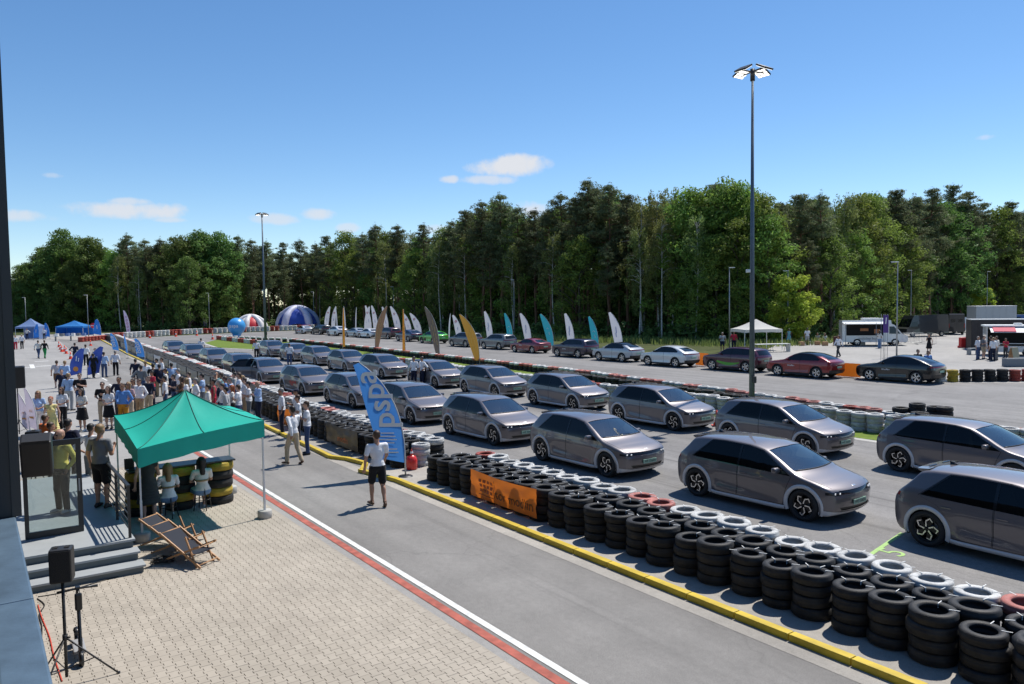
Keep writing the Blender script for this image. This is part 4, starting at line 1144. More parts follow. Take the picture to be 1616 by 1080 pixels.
# ================================================================ people (one continuous surface per body)
VOX = .0105
def sd_cap(P, a, b, r0, r1):
    a = np.array(a, np.float32); b = np.array(b, np.float32); ab = b - a; L2 = float(ab @ ab) + 1e-9
    t = np.clip(((P - a) @ ab) / L2, 0, 1); d = P - (a + t[..., None] * ab)
    return np.sqrt((d * d).sum(-1)) - (r0 + (r1 - r0) * t)
def sd_ell(P, c, r, R=None):
    q = P - np.array(c, np.float32)
    if R is not None: q = q @ R
    r = np.array(r, np.float32); k0 = np.sqrt(((q / r) ** 2).sum(-1)); k1 = np.sqrt(((q / (r * r)) ** 2).sum(-1)) + 1e-6
    return k0 * (k0 - 1) / k1
class Sculpt:
    """blend of tapered capsules and ellipsoids; every primitive carries a class (skin, top, bottom, shoe, hair, extra)"""
    def __init__(s, lo, hi, vox=VOX):
        s.vox = vox; s.lo = np.array(lo, np.float32); n = np.ceil((np.array(hi) - s.lo) / vox).astype(int) + 1; s.n = n
        ax = [s.lo[i] + np.arange(n[i], dtype=np.float32) * vox for i in range(3)]
        s.P = np.stack(np.meshgrid(*ax, indexing='ij'), -1); s.D = np.full(n, 1.0, np.float32)
        s.C = np.full((6, *n), 1.0, np.float32)
    def _put(s, cls, lo, hi, fn, k):
        i0 = np.maximum(((np.array(lo) - s.lo - .06) / s.vox).astype(int), 0); i1 = np.minimum(((np.array(hi) - s.lo + .06) / s.vox).astype(int) + 2, s.n)
        if (i1 <= i0).any(): return
        sl = tuple(slice(a, b) for a, b in zip(i0, i1)); d = fn(s.P[sl]).astype(np.float32)
        D = s.D[sl]
        if k > 0:
            h = np.clip(.5 + .5 * (D - d) / k, 0, 1); s.D[sl] = D * (1 - h) + d * h - k * h * (1 - h)
        else: s.D[sl] = np.minimum(D, d)
        s.C[(cls,) + sl] = np.minimum(s.C[(cls,) + sl], d)
    def cap(s, cls, a, b, r0, r1=None, k=.02):
        r1 = r0 if r1 is None else r1; m = max(r0, r1); a = np.array(a); b = np.array(b)
        s._put(cls, np.minimum(a, b) - m, np.maximum(a, b) + m, lambda P: sd_cap(P, a, b, r0, r1), k)
    def ell(s, cls, c, r, k=.02, R=None):
        m = max(r); c = np.array(c); s._put(cls, c - m, c + m, lambda P: sd_ell(P, c, r, R), k)
    def mesh(s, name):
        D = s.D; inside = D < 0; n = s.n
        c8 = [D[i:n[0] - 1 + i, j:n[1] - 1 + j, k:n[2] - 1 + k] for i in (0, 1) for j in (0, 1) for k in (0, 1)]
        ins = sum((c < 0).astype(np.int8) for c in c8); act = (ins > 0) & (ins < 8)
        idx = np.full(act.shape, -1, np.int32); cells = np.argwhere(act); idx[act] = np.arange(len(cells))
        vals = np.stack([c[act] for c in c8], -1); offs = np.array([(i, j, k) for i in (0, 1) for j in (0, 1) for k in (0, 1)], np.float32)
        acc = np.zeros((len(cells), 3), np.float32); cnt = np.zeros((len(cells), 1), np.float32)
        for a in range(8):
            for b in range(a + 1, 8):
                if np.abs(offs[a] - offs[b]).sum() != 1: continue
                va, vb = vals[:, a], vals[:, b]; m = (va < 0) != (vb < 0)
                t = np.where(m, va / np.where(m, va - vb, 1), 0)[:, None]
                acc += np.where(m[:, None], offs[a] + (offs[b] - offs[a]) * t, 0); cnt += m[:, None]
        V = s.lo + (cells + acc / np.maximum(cnt, 1)) * s.vox
        F = []
        for ax in range(3):
            u, w = (ax + 1) % 3, (ax + 2) % 3
            A = np.take(inside, range(0, n[ax] - 1), ax); B = np.take(inside, range(1, n[ax]), ax)
            for flag, rev in ((A & ~B, False), (~A & B, True)):
                e = np.argwhere(flag); e = e[(e[:, u] > 0) & (e[:, w] > 0) & (e[:, u] < n[u] - 1) & (e[:, w] < n[w] - 1)]
                def at(du, dw):
                    q = e.copy(); q[:, u] += du; q[:, w] += dw; return idx[q[:, 0], q[:, 1], q[:, 2]]
                quad = np.stack([at(-1, -1), at(0, -1), at(0, 0), at(-1, 0)], -1)
                F.append(quad[:, ::-1] if rev else quad)
        F = np.concatenate(F); F = F[(F >= 0).all(1)]
        for it in range(2):           # light smoothing
            S = np.zeros_like(V); N_ = np.zeros((len(V), 1), np.float32)
            for a, b in ((0, 1), (1, 2), (2, 3), (3, 0)):
                np.add.at(S, F[:, a], V[F[:, b]]); np.add.at(S, F[:, b], V[F[:, a]]); np.add.at(N_, F[:, a], 1); np.add.at(N_, F[:, b], 1)
            V = V * .55 + (S / np.maximum(N_, 1)) * .45
        ci = np.clip(((V - s.lo) / s.vox + .5).astype(int), 0, n - 1)
        cls = np.argmin(s.C[:, ci[:, 0], ci[:, 1], ci[:, 2]], 0)
        s.cls = cls; fc = cls[F[:, 0]]
        return V, F, fc
SKIN, TOP, BOT, SHOE, HAIR, EXT = range(6)
M_default = [mat('skin', (.42, .24, .17), .55, spec=.35), mat('cloth', (.6, .6, .6), .85), mat('trousers', (.05, .05, .06), .85), mat('shoe', (.03, .03, .03), .6), mat('hair', (.035, .022, .015), .6), mat('eyewear', (.008, .008, .009), .15)]

def person_mesh(name, legs='trousers', sleeve='short', female=False, hair='short', armL='side', armR='side', step=0., hips=0., glasses=False, skirt=None, jacket=False, sit=False, cap=False, headturn=0., fat=0.):
    """figure of 1.76 m facing +X, left side +Y"""
    s = Sculpt((-.55 if not sit else -.35, -.52, -.02), (.62, .52, 1.98 if 'up' not in (armL, armR) else 2.1))
    sw = .175 if female else .20; hw = .10 if not female else .105
    f = 1 + fat
    hipz = .93; shz = 1.44; seat = hipz
    hipc = np.array([0, 0, hipz])
    # ---- torso
    s.ell(BOT if skirt != 'dress' else TOP, (0, 0, .93), (.115 * f, .165 * f, .13), .03)
    s.cap(TOP, (0, 0, .97), (.005, 0, 1.14), .125 * f, .115 * f, .03)
    s.ell(TOP, (0, 0, 1.02), (.112 * f, .155 * f, .12), .03)
    s.ell(TOP, (.005, 0, 1.26), (.115 * f, sw * .83, .19), .04)
    s.cap(TOP, (-.005, -sw + .03, shz - .03), (-.005, sw - .03, shz - .03), .062, None, .05)
    if female: s.ell(TOP, (.075, .075, 1.26), (.065, .07, .065), .03); s.ell(TOP, (.075, -.075, 1.26), (.065, .07, .065), .03)
    if jacket: s.ell(TOP, (0, 0, .90), (.135, .185, .19), .03); s.ell(TOP, (0, 0, 1.2), (.128, .185, .22), .03)
    # ---- neck and head
    s.cap(SKIN, (-.01, 0, 1.44), (.012, 0, 1.56), .055, .052, .03)
    c, si = math.cos(headturn), math.sin(headturn)
    def H(x, y, z): return (.02 + x * c - y * si, x * si + y * c, z)
    s.ell(SKIN, H(0, 0, 1.665), (.092, .075, .108), .02)
    s.ell(SKIN, H(.022, 0, 1.605), (.066, .058, .060), .03)
    s.ell(SKIN, H(.100, 0, 1.645), (.018, .014, .026), .01)
    s.ell(SKIN, H(.080, 0, 1.600), (.014, .026, .010), .006)
    s.cap(SKIN, H(.082, -.035, 1.688), H(.082, .035, 1.688), .010, None, .01)
    for sg in (1, -1):
        s.ell(SKIN, H(-.004, sg * .078, 1.65), (.022, .010, .032), .006)
        if not glasses: s.ell(EXT, H(.083, sg * .030, 1.667), (.009, .013, .008), .002)
    if glasses:
        for sg in (1, -1):
            s.ell(EXT, H(.092, sg * .034, 1.667), (.010, .030, .020), 0); s.cap(EXT, H(.085, sg * .06, 1.672), H(.0, sg * .080, 1.668), .006, None, 0)
    if hair != 'bald':
        s.ell(HAIR, H(-.018, 0, 1.703), (.094, .083, .082), .01)
        s.ell(HAIR, H(-.045, 0, 1.66), (.064, .078, .085), .01)
    if hair == 'bald': s.ell(HAIR, H(-.05, 0, 1.635), (.052, .077, .05), .006)
    if hair == 'long':
        for sg in (1, -1): s.cap(HAIR, H(-.01, sg * .072, 1.68), H(.01, sg * .085, 1.43), .036, .030, .02)
        s.cap(HAIR, H(-.06, 0, 1.68), H(-.085, 0, 1.38), .07, .05, .03)
    if hair == 'bun': s.ell(HAIR, H(-.11, 0, 1.70), (.045, .045, .045), .01)
    if cap: s.ell(EXT, H(-.01, 0, 1.715), (.103, .092, .07), .004); s.ell(EXT, H(.11, 0, 1.705), (.075, .062, .012), .006)
    # ---- arms
    def arm(sg, pose):
        S = np.array([-.005, sg * sw, shz - .02])
        E, W_, hd = {
            'side': ((-.03, sg * (sw + .075), 1.14), (.04, sg * (sw + .085), .89), (.25, 0, -1)),
            'hip': ((-.10, sg * (sw + .18), 1.17), (.03, sg * (sw - .01), 1.02), (.6, -sg * .7, -.4)),
            'pocket': ((-.09, sg * (sw + .09), 1.15), (.03, sg * (sw - .005), .95), (.35, -sg * .15, -1)),
            'front': ((-.01, sg * (sw + .06), 1.15), (.20, sg * .07, 1.06), (.5, -sg * .9, 0)),
            'hold': ((.03, sg * (sw + .04), 1.15), (.27, sg * .09, 1.24), (.75, -sg * .4, .4)),
            'cross': ((.05, sg * (sw + .065), 1.17), (.185, -sg * .03, 1.215), (.15, -sg * 1., .1)),
            'fwd': ((.09, sg * (sw + .05), 1.16), (.22, sg * (sw + .02), .94), (.8, 0, -.6)),
            'back': ((-.16, sg * (sw + .05), 1.17), (-.20, sg * (sw + .05), .92), (.1, 0, -1)),
            'up': ((.16, sg * (sw + .08), 1.50), (.17, sg * .10, 1.70), (.3, -sg * .5, .8)),
            'table': ((.10, sg * (sw + .05), 1.17), (.33, sg * (sw - .06), 1.10), (1, -sg * .2, 0))}[pose]
        E, W_, hd = np.array(E), np.array(W_), np.array(hd, float); hd /= np.linalg.norm(hd)
        ru = .047 if not female else .039; rf = .038 if not female else .032
        ucls = TOP if sleeve != 'none' else SKIN
        if sleeve == 'long':
            s.cap(TOP, S, E, ru + .014, ru + .006, .035); s.cap(TOP, E, E + (W_ - E) * .92, rf + .010, rf + .002, .02); s.cap(SKIN, E + (W_ - E) * .8, W_, rf - .006, .025, .015)
        elif sleeve == 'rolled':
            s.cap(TOP, S, E, ru + .014, ru + .008, .035); s.cap(SKIN, E, W_, rf, .026, .02)
        elif sleeve == 'short':
            m = S + (E - S) * .62; s.cap(TOP, S, m, ru + .009, ru + .012, .025); s.cap(SKIN, m, E, ru - .002, ru - .006, .02); s.cap(SKIN, E, W_, rf, .025, .02)
        else:
            s.cap(SKIN, S, E, ru, ru - .006, .03); s.cap(SKIN, E, W_, rf, .024, .02)
        # hand: palm, four fingers of different length with a knuckle bend, thumb from the side of the palm
        side = np.cross(hd, np.array([1., 0, 0]) if abs(hd[0]) < .8 else np.array([0, 0, 1.])); side /= np.linalg.norm(side); pn = np.cross(side, hd)
        inward = np.array([0, -sg, 0]) * .6 + np.array([.3, 0, 0])
        if pn @ inward < 0: pn = -pn
        K = W_ + hd * .085
        s.cap(SKIN, W_, W_ + hd * .03, .026, .028, .012)
        for q in (-.5, .5): s.cap(SKIN, W_ + hd * .02 + side * q * .030, K + side * q * .036, .0165, .0155, .012)
        for q, L in ((-1.5, .062), (-.5, .075), (.5, .080), (1.5, .072)):
            p0 = K + side * q * .0215; p1 = p0 + (hd * .8 + pn * .45) * L * .5; p2 = p1 + (hd * .35 + pn * .9) * L * .5
            s.cap(SKIN, p0, p1, .0095, .009, .003); s.cap(SKIN, p1, p2, .009, .008, .003)
        ts = side if side @ np.array([1., 0, .3]) > 0 else -side
        t0 = W_ + hd * .025 + ts * .024; t1 = t0 + (hd * .6 + ts * .75) * .038; t2 = t1 + (hd * .95 + pn * .35) * .034
        s.cap(SKIN, t0, t1, .0135, .0115, .008); s.cap(SKIN, t1, t2, .011, .009, .004)
    arm(1, armL); arm(-1, armR)
    # ---- legs
    for sg in (1, -1):
        st = step * sg
        Hh = np.array([0, sg * hw * .95, .90])
        if sit:
            Hh = np.array([.0, sg * .095, .92]); Kn = np.array([.40, sg * .13, .90]); An = np.array([.33, sg * .12, .47]); fd = np.array([1, 0, -.25])
        else:
            An = np.array([st * .62 - (.03 if st < 0 else 0), sg * (hw - .01 + hips * .5), .085 + (max(0, -st) * .16)])
            Kn = np.array([st * .36 + .025 + abs(st) * .10, sg * (hw + hips * .25), .50 + abs(st) * .02]); fd = np.array([1, sg * .22, -(.55 if st < -.1 else 0)])
        fd = fd / np.linalg.norm(fd)
        rt_, rk, ra = (.083, .056, .040) if not female else (.080, .050, .035)
        rt_ *= (1 + fat * .6)
        if legs == 'trousers':
            s.cap(BOT, Hh, Kn, rt_ + .012, rk + .016, .035); s.cap(BOT, Kn, An + np.array([0, 0, .01]), rk + .015, ra + .022, .02)
        elif legs == 'wide':
            s.cap(BOT, Hh, Kn, rt_ + .012, rk + .03, .035); s.cap(BOT, Kn, An, rk + .03, ra + .045, .02)
        elif legs == 'shorts':
            m = Hh + (Kn - Hh) * .80; s.cap(BOT, Hh, m, rt_ + .016, rk + .034, .035); s.cap(SKIN, m, Kn, rk + .008, rk, .015)
            s.cap(SKIN, Kn, An, rk - .004, ra - .004, .02); s.ell(SKIN, Kn * .65 + An * .35 + np.array([-.018, 0, 0]), (.05, .048, .11), .03)
        else:
            s.cap(SKIN, Hh, Kn, rt_ - .006, rk, .02); s.cap(SKIN, Kn, An, rk - .004, ra - .006, .02); s.ell(SKIN, Kn * .65 + An * .35 + np.array([-.016, 0, 0]), (.045, .043, .11), .03)
        heel = An + np.array([-.045, 0, -.055]) if not sit else An + np.array([-.04, 0, -.04])
        toe = heel + fd * .20
        if not sit and st >= -.1: heel[2] = .032; toe[2] = .028
        s.cap(SHOE, heel, toe, .034, .030, .012); s.cap(SHOE, An + np.array([0, 0, -.005]), heel, .040, .036, .02); s.ell(SHOE, heel + fd * .13 + np.array([0, 0, .006]), (.07, .044, .033), .015)
    if skirt in ('knee', 'dress'):
        for k in range(7):
            z = .92 - k * .065
            s.ell(BOT if skirt == 'knee' else TOP, (0 + (.0 if not sit else k * .02), 0, z), (.135 + k * .010, .178 + k * .012, .075), .03)
    V, F, fc = s.mesh(name)
    if not jacket and skirt != 'dress':          # straight hem of the shirt
        c = s.cls; hem = .985 if skirt else .955
        c[(c == BOT) & (V[:, 2] > hem) & (np.abs(V[:, 1]) < .24)] = TOP
        c[(c == TOP) & (V[:, 2] < hem) & (np.abs(V[:, 1]) < (.19 * (1 + fat)))] = BOT
        fc = c[F[:, 0]]
    V[:, 2] -= V[:, 2].min()
    return np_mesh(name, V, F, M_default, fc, True)

PM = {}
def pm_(key, **kw): PM[key] = person_mesh('person_' + key, **kw)
pm_('side', armL='side', armR='side', sleeve='rolled', hips=.03)
pm_('hip', armL='hip', armR='side', sleeve='rolled', hips=.05)
pm_('hips_jacket', armL='hip', armR='hip', sleeve='long', jacket=True, hips=.05)
pm_('cross', armL='cross', armR='cross', sleeve='short', hips=.03)
pm_('cross_long', armL='cross', armR='cross', sleeve='long', hips=.03, hair='bald', fat=.1)
pm_('hold', armL='hold', armR='front', sleeve='short', glasses=True, hips=.02)
pm_('pocket', armL='pocket', armR='pocket', sleeve='long', hips=.03, fat=.12)
pm_('walk', armL='back', armR='fwd', sleeve='long', step=.30)
pm_('walk_shorts', armL='side', armR='fwd', sleeve='short', step=.26, legs='shorts')
pm_('shorts', armL='side', armR='hold', sleeve='short', legs='shorts', hips=.04, fat=.15)
pm_('cap', armL='front', armR='hold', sleeve='short', cap=True, hips=.02)
pm_('up', armL='up', armR='up', sleeve='short', hips=.03)
pm_('w_skirt', female=True, hair='long', armL='front', armR='front', sleeve='short', legs='bare', skirt='knee')
pm_('w_pants', female=True, hair='long', armL='front', armR='front', sleeve='short', legs='wide', glasses=True)
pm_('w_dress', female=True, hair='bun', armL='side', armR='hold', sleeve='none', legs='bare', skirt='dress')
pm_('w_sit', female=True, hair='long', armL='table', armR='table', sleeve='short', legs='shorts', sit=True)
CLR = dict(white=(.74, .74, .76), offwhite=(.66, .64, .60), ltblue=(.33, .46, .68), blue=(.10, .24, .55), navy=(.014, .018, .04), black=(.012, .012, .014), grey=(.17, .18, .19), ltgrey=(.36, .37, .38),
           khaki=(.34, .24, .14), beige=(.45, .36, .25), mustard=(.46, .20, .02), jeans=(.045, .075, .16), green=(.01, .22, .06), red=(.50, .03, .06), yellow=(.78, .66, .16), pink=(.52, .34, .36),
           orange=(.65, .16, .03), teal=(.20, .42, .45), brown=(.14, .075, .04), stripe=(.45, .42, .45), denim=(.16, .25, .40), dkgrey=(.05, .052, .056), check=(.30, .24, .24), lemon=(.70, .60, .25))
HAIRC = dict(dark=(.012, .009, .008), brown=(.05, .026, .014), fair=(.24, .15, .07), grey=(.22, .21, .20), red=(.28, .07, .02), bald=(.42, .24, .17))
def cloth(n): return mat('cloth_' + n, CLR[n], .88, var=.14, scale=7, bump=.75, bscale=11, spec=.2, sheen=.1)
def hairm(n): return mat('hair_' + n, HAIRC[n], .55, var=.2, scale=30)
SKINS = [mat('skin_fair', (.50, .30, .22), .5, spec=.35), mat('skin_mid', (.42, .235, .16), .5, spec=.35), mat('skin_tan', (.33, .17, .105), .5, spec=.35)]
rpl = random.Random(8)
SHOES = [mat('shoe_black', (.015, .015, .016), .5), mat('shoe_white', (.62, .62, .60), .6), mat('shoe_brown', (.10, .05, .025), .5)]
def person(key, loc, face, top, bot, label, hair='dark', shoe=None, h=1.76, skin=None, z=0., ext=None, group=None):
    """face: heading in degrees of the photograph plane, 0 = to the right, 90 = away from the viewer, -90 = towards the viewer"""
    o = obj_from('person', PM[key], None, (loc.x, loc.y, loc.z + z), (0, 0, rad(face)))
    k = h / 1.76; wv = rpl.uniform(1.04, 1.14); o.scale = (k * wv, k * wv, k * 1.02)
    for i, m in enumerate((SKINS[rpl.randrange(3)] if skin is None else SKINS[skin], cloth(top), cloth(bot), SHOES[rpl.choice((0, 0, 2))] if shoe is None else SHOES[shoe], hairm(hair))):
        o.material_slots[i].link = 'OBJECT'; o.material_slots[i].material = m
    if ext: o.material_slots[5].link = 'OBJECT'; o.material_slots[5].material = cloth(ext)
    return tag(o, label, 'person', group)
ON_T = .50
P_ = person
# -- nearest figures
P_('walk_shorts', G(597, 799), 118, 'white', 'black', 'man in white shirt and black shorts walking past the tall blue flag', 'brown', 2, 1.84)
P_('walk', G(464, 733), 150, 'white', 'beige', 'man in white shirt and beige trousers stepping off the yellow kerb', 'dark', 2, 1.80)
P_('cross', G(486, 717), 195, 'white', 'jeans', 'man in white tee and blue jeans with folded arms by the tyres', 'brown', 0, 1.76)
P_('side', G(446, 686), 200, 'white', 'navy', 'balding man in white shirt and dark trousers standing on the kerb', 'grey', 0, 1.78)
P_('cap', G(470, 690), 215, 'white', 'jeans', 'man in navy cap and white shirt among the group at the kerb', 'dark', 0, 1.80, ext='navy')
P_('hold', G(472, 699), 200, 'white', 'navy', 'brown haired man in white shirt half hidden behind the beige trousers man', 'brown', 0, 1.72)
P_('cross_long', G(409, 670), 215, 'ltblue', 'navy', 'grey haired man in blue shirt with folded arms by the orange banner', 'grey', 0, 1.80)
P_('hold', G(394, 668), 200, 'white', 'grey', 'man in white tee and grey trousers right of the crowd', 'dark', 0, 1.76)
# -- crowd behind the green tent
P_('cross', G(378, 676), 180, 'white', 'jeans', 'man in white shirt with folded arms at the front of the right crowd', 'brown', 0, 1.76)
P_('w_skirt', G(368, 671), 200, 'offwhite', 'black', 'red haired woman beside the man with folded arms in the right crowd', 'red', None, 1.66)
P_('pocket', G(359, 679), 185, 'ltgrey', 'navy', 'dark haired man in pale grey shirt nearest the tent in the right crowd', 'dark', 0, 1.72)
P_('side', G(379, 652), 200, 'white', 'dkgrey', 'tall man in white shirt at the back of the right crowd', 'brown', 0, 1.86)
P_('w_pants', G(384, 651), 200, 'white', 'grey', 'fair haired woman in white blouse at the back of the right crowd', 'fair', None, 1.72)
P_('side', G(366, 657), 190, 'ltblue', 'navy', 'balding man in pale blue shirt in the middle of the right crowd', 'grey', 0, 1.74)
P_('hold', G(357, 656), 200, 'blue', 'grey', 'man in blue shirt and glasses in the middle of the right crowd', 'brown', 0, 1.76)
P_('hips_jacket', G(348, 664), 195, 'navy', 'navy', 'man in dark jacket left of centre in the right crowd', 'grey', 0, 1.74)
P_('w_dress', G(339, 660), 200, 'red', 'red', 'person in red top left in the right crowd', 'dark', None, 1.72)
P_('up', G(351, 647), 190, 'teal', 'jeans', 'man in pale teal shirt raising both arms before the orange banner', 'brown', 0, 1.76)
P_('side', G(330, 673), 200, 'offwhite', 'navy', 'dark haired man in white shirt just behind the tent peak', 'dark', 0, 1.72)
P_('pocket', G(311, 658), 205, 'white', 'grey', 'grey haired man in white shirt right of the tent peak', 'grey', 0, 1.74)
# -- crowd left of the tent peak
P_('w_skirt', G(288, 651), 210, 'brown', 'black', 'brown haired woman looking over the tent peak', 'brown', None, 1.68)
P_('hold', G(276, 650), 220, 'navy', 'jeans', 'man in navy tee and glasses left of the tent peak', 'dark', 0, 1.76)
P_('side', G(262, 653), 200, 'white', 'jeans', 'dark haired man in white tee holding a folder in the middle crowd', 'dark', 0, 1.74)
P_('hold', G(263, 634), 200, 'offwhite', 'grey', 'man in off white shirt at the back of the middle crowd', 'brown', 0, 1.72)
P_('hip', G(272, 624), 130, 'ltblue', 'navy', 'man in light blue shirt seen from behind near the tyre barrier', 'dark', 0, 1.80)
P_('hips_jacket', G(253, 626), 120, 'navy', 'khaki', 'man in navy polo and khaki trousers seen from behind in the middle crowd', 'dark', 0, 1.78)
P_('side', G(243, 626), 110, 'black', 'black', 'man dressed in black beside the navy polo man', 'dark', 0, 1.82)
P_('side', G(249, 611), 200, 'white', 'navy', 'man in white shirt by the barrier, left of a pair', 'dark', 0, 1.76)
P_('side', G(257, 611), 210, 'white', 'grey', 'man in white shirt by the barrier, right of a pair', 'brown', 0, 1.80)
P_('hip', G(224, 629), 100, 'grey', 'jeans', 'man in grey checked shirt and jeans seen from behind', 'dark', 0, 1.80)
P_('side', G(236, 657), 250, 'navy', 'beige', 'man in navy polo and beige trousers behind the tent corner', 'brown', 0, 1.80)
P_('pocket', G(222, 664), 250, 'white', 'khaki', 'man in white shirt and khaki trousers left of the tent', 'brown', 0, 1.82)
P_('hold', G(212, 661), 260, 'check', 'dkgrey', 'man in brown checked shirt behind the khaki trousers man', 'dark', 0, 1.78)
P_('pocket', G(196, 676), 265, 'blue', 'mustard', 'man in blue shirt and mustard trousers left of the tent', 'brown', 0, 1.84, group=None)
P_('hips_jacket', G(190, 660), 270, 'navy', 'dkgrey', 'man in navy blazer and sunglasses behind the mustard trousers man', 'dark', 0, 1.84)
P_('w_skirt', G(173, 677), 265, 'white', 'black', 'woman in white blouse and black skirt beside the blue shirt man', 'brown', 0, 1.74)
P_('hold', G(164, 669), 280, 'black', 'beige', 'man in black top with a shoulder bag behind the black skirt woman', 'dark', 1, 1.78)
P_('w_skirt', G(131, 681), 255, 'offwhite', 'black', 'dark haired woman in white top and short black skirt holding papers', 'dark', 1, 1.72)
P_('w_pants', G(100, 678), 265, 'white', 'black', 'woman in white blouse and wide black trousers with clasped hands', 'brown', 0, 1.74)
P_('w_pants', G(63, 686), 280, 'ltblue', 'offwhite', 'woman in blue top and white trousers by the pale feather flags', 'fair', 1, 1.72)
P_('w_dress', G(83, 699), 280, 'lemon', 'lemon', 'red haired woman in yellow dress next to the white trousers woman', 'red', None, 1.70)
P_('hold', G(128, 650), 280, 'black', 'jeans', 'man in black polo, sunglasses and jeans with folded hands', 'dark', 0, 1.84)
P_('side', G(110, 648), 80, 'ltblue', 'ltgrey', 'man in light blue shirt and pale trousers seen from behind', 'fair', 0, 1.80)
P_('side', G(99, 634), 300, 'navy', 'navy', 'man in navy clothes half hidden behind the light blue shirt', 'dark', 0, 1.70)
P_('pocket', G(104, 617), 90, 'ltblue', 'khaki', 'man in sky blue shirt left of the leaning blue flag', 'fair', 0, 1.80)
P_('walk_shorts', G(91, 613), 120, 'stripe', 'brown', 'person in pale striped top and brown shorts near the blue flag', 'brown', 1, 1.70)
# -- more of the crowd along the barrier
EX = [('side', 300, 642, 200, 'white', 'navy', 'man in white shirt and navy trousers between the two crowds', 'brown'), ('hold', 321, 650, 190, 'ltblue', 'grey', 'man in blue shirt with glasses in the gap left of the red top', 'dark'),
      ('w_pants', 296, 657, 200, 'white', 'black', 'woman in white blouse just left of the tent peak', 'fair'), ('cross', 343, 646, 195, 'offwhite', 'navy', 'man with folded arms before the orange banner in the right crowd', 'grey'),
      ('side', 372, 645, 190, 'ltgrey', 'jeans', 'man in pale grey tee at the barrier end of the right crowd', 'dark'), ('hip', 388, 660, 205, 'white', 'khaki', 'man in white shirt and khaki trousers at the right of the crowd', 'brown'),
      ('hold', 242, 640, 230, 'red', 'navy', 'man in dark red polo in the middle crowd', 'dark'), ('side', 231, 618, 120, 'white', 'grey', 'man in white shirt at the back near the kerb', 'fair'),
      ('pocket', 283, 634, 200, 'white', 'dkgrey', 'man in white shirt behind the navy tee man', 'grey'), ('w_pants', 205, 668, 260, 'pink', 'beige', 'woman in pale pink top between the mustard and khaki trousers', 'fair'),
      ('side', 215, 612, 100, 'navy', 'dkgrey', 'man in navy shirt walking near the kerb beyond the crowd', 'dark'), ('walk', 353, 671, 200, 'white', 'jeans', 'man in white tee and jeans low in the right crowd', 'brown')]
for k_, x_, y_, f_, t_, b_, l_, h_ in EX: P_(k_, G(x_, y_), f_, t_, b_, l_, h_, 0, 1.70 + .12 * ((x_ * 7) % 10) / 10)
# -- further down the pit lane
P_('hip', G(165, 596), 95, 'ltblue', 'jeans', 'man in blue shirt and jeans standing between flags and kerb', 'dark', 0, 1.80)
P_('side', G(183, 593), 95, 'white', 'black', 'man in white shirt and black trousers standing near the yellow kerb', 'grey', 0, 1.82)
P_('side', G(136, 577), 95, 'white', 'black', 'man in white shirt and black trousers between the two blue flags', 'dark', 0, 1.80)
P_('hip', G(119, 574), 95, 'navy', 'navy', 'man in navy shirt behind the left leaning blue flag', 'dark', 0, 1.84)
P_('w_dress', G(151, 582.5), 260, 'dkgrey', 'dkgrey', 'woman in dark dress beside the right leaning blue flag', 'brown', 0, 1.68)
P_('walk', G(148, 597), 100, 'black', 'black', 'person in black behind the right leaning blue flag', 'dark', 0, 1.72)
P_('walk', G(61, 566), 92, 'offwhite', 'jeans', 'man in pale shirt and blue trousers walking away down the lane', 'dark', 0, 1.78)
P_('walk', G(71, 566), 92, 'black', 'green', 'man in black top and bright green trousers walking away', 'brown', 0, 1.80)
P_('side', G(35, 551), 280, 'white', 'black', 'man in white shirt at the far end by the pale blue tent', 'grey', 0, 1.78)
P_('side', G(25, 552), 280, 'white', 'red', 'person beside the dark wall edge at the far end', 'brown', 0, 1.74)
P_('side', G(70, 536), 280, 'white', 'black', 'man in white shirt standing between the two blue tents', 'dark', 0, 1.8)
P_('hip', G(43, 536), 280, 'offwhite', 'navy', 'person in front of the pale blue tent', 'dark', 0, 1.76)
# -- between the parked cars
P_('side', G(654, 611), 235, 'white', 'navy', 'left one of two men in white tees between the grey cars', 'dark', 0, 1.80, 2)
P_('hip', G(667, 611), 215, 'white', 'navy', 'right one of two men in white tees between the grey cars', 'dark', 0, 1.80, 2)
P_('side', G(405, 567), 120, 'white', 'black', 'man in white shirt left of the farther row of cars', 'dark', 0, 1.78)
P_('side', G(457, 577), 100, 'white', 'jeans', 'man in white tee standing behind the open car door', 'brown', 0, 1.80)
P_('side', G(318, 563), 120, 'white', 'navy', 'man in white shirt behind the far grey cars', 'dark', 0, 1.80)
# -- gravel lot
P_('walk', G(1323, 564), 195, 'white', 'dkgrey', 'man in white shirt walking across the gravel lot', 'brown', 0, 1.80)
P_('w_dress', G(1466, 559), 220, 'black', 'black', 'woman in black dress crossing the gravel lot', 'brown', None, 1.72)
P_('side', G(1341, 543), 90, 'ltblue', 'navy', 'man in light blue tee at the counter of the camper stall', 'dark', 0, 1.80)
P_('side', G(1352, 544), 90, 'ltgrey', 'jeans', 'man in grey shirt at the counter of the camper stall', 'brown', 0, 1.80)
P_('hip', G(1543, 568), 300, 'white', 'jeans', 'man in white shirt and jeans left in the group before the awning', 'grey', 0, 1.80)
P_('shorts', G(1552, 567), 300, 'grey', 'beige', 'man in grey tee and shorts in the group before the awning', 'brown', 0, 1.80)
P_('side', G(1563, 568), 120, 'black', 'navy', 'man in dark vest in the group before the awning', 'dark', 0, 1.82)
P_('side', G(1567, 570), 100, 'white', 'navy', 'man in white shirt seen from behind before the awning', 'fair', 0, 1.78)
P_('side', G(1572, 569), 120, 'offwhite', 'grey', 'man in off white shirt at the right of the group before the awning', 'brown', 0, 1.84)
P_('hold', G(1587, 565), 200, 'red', 'dkgrey', 'man in red tee bending at the awning stall', 'dark', 0, 1.55)
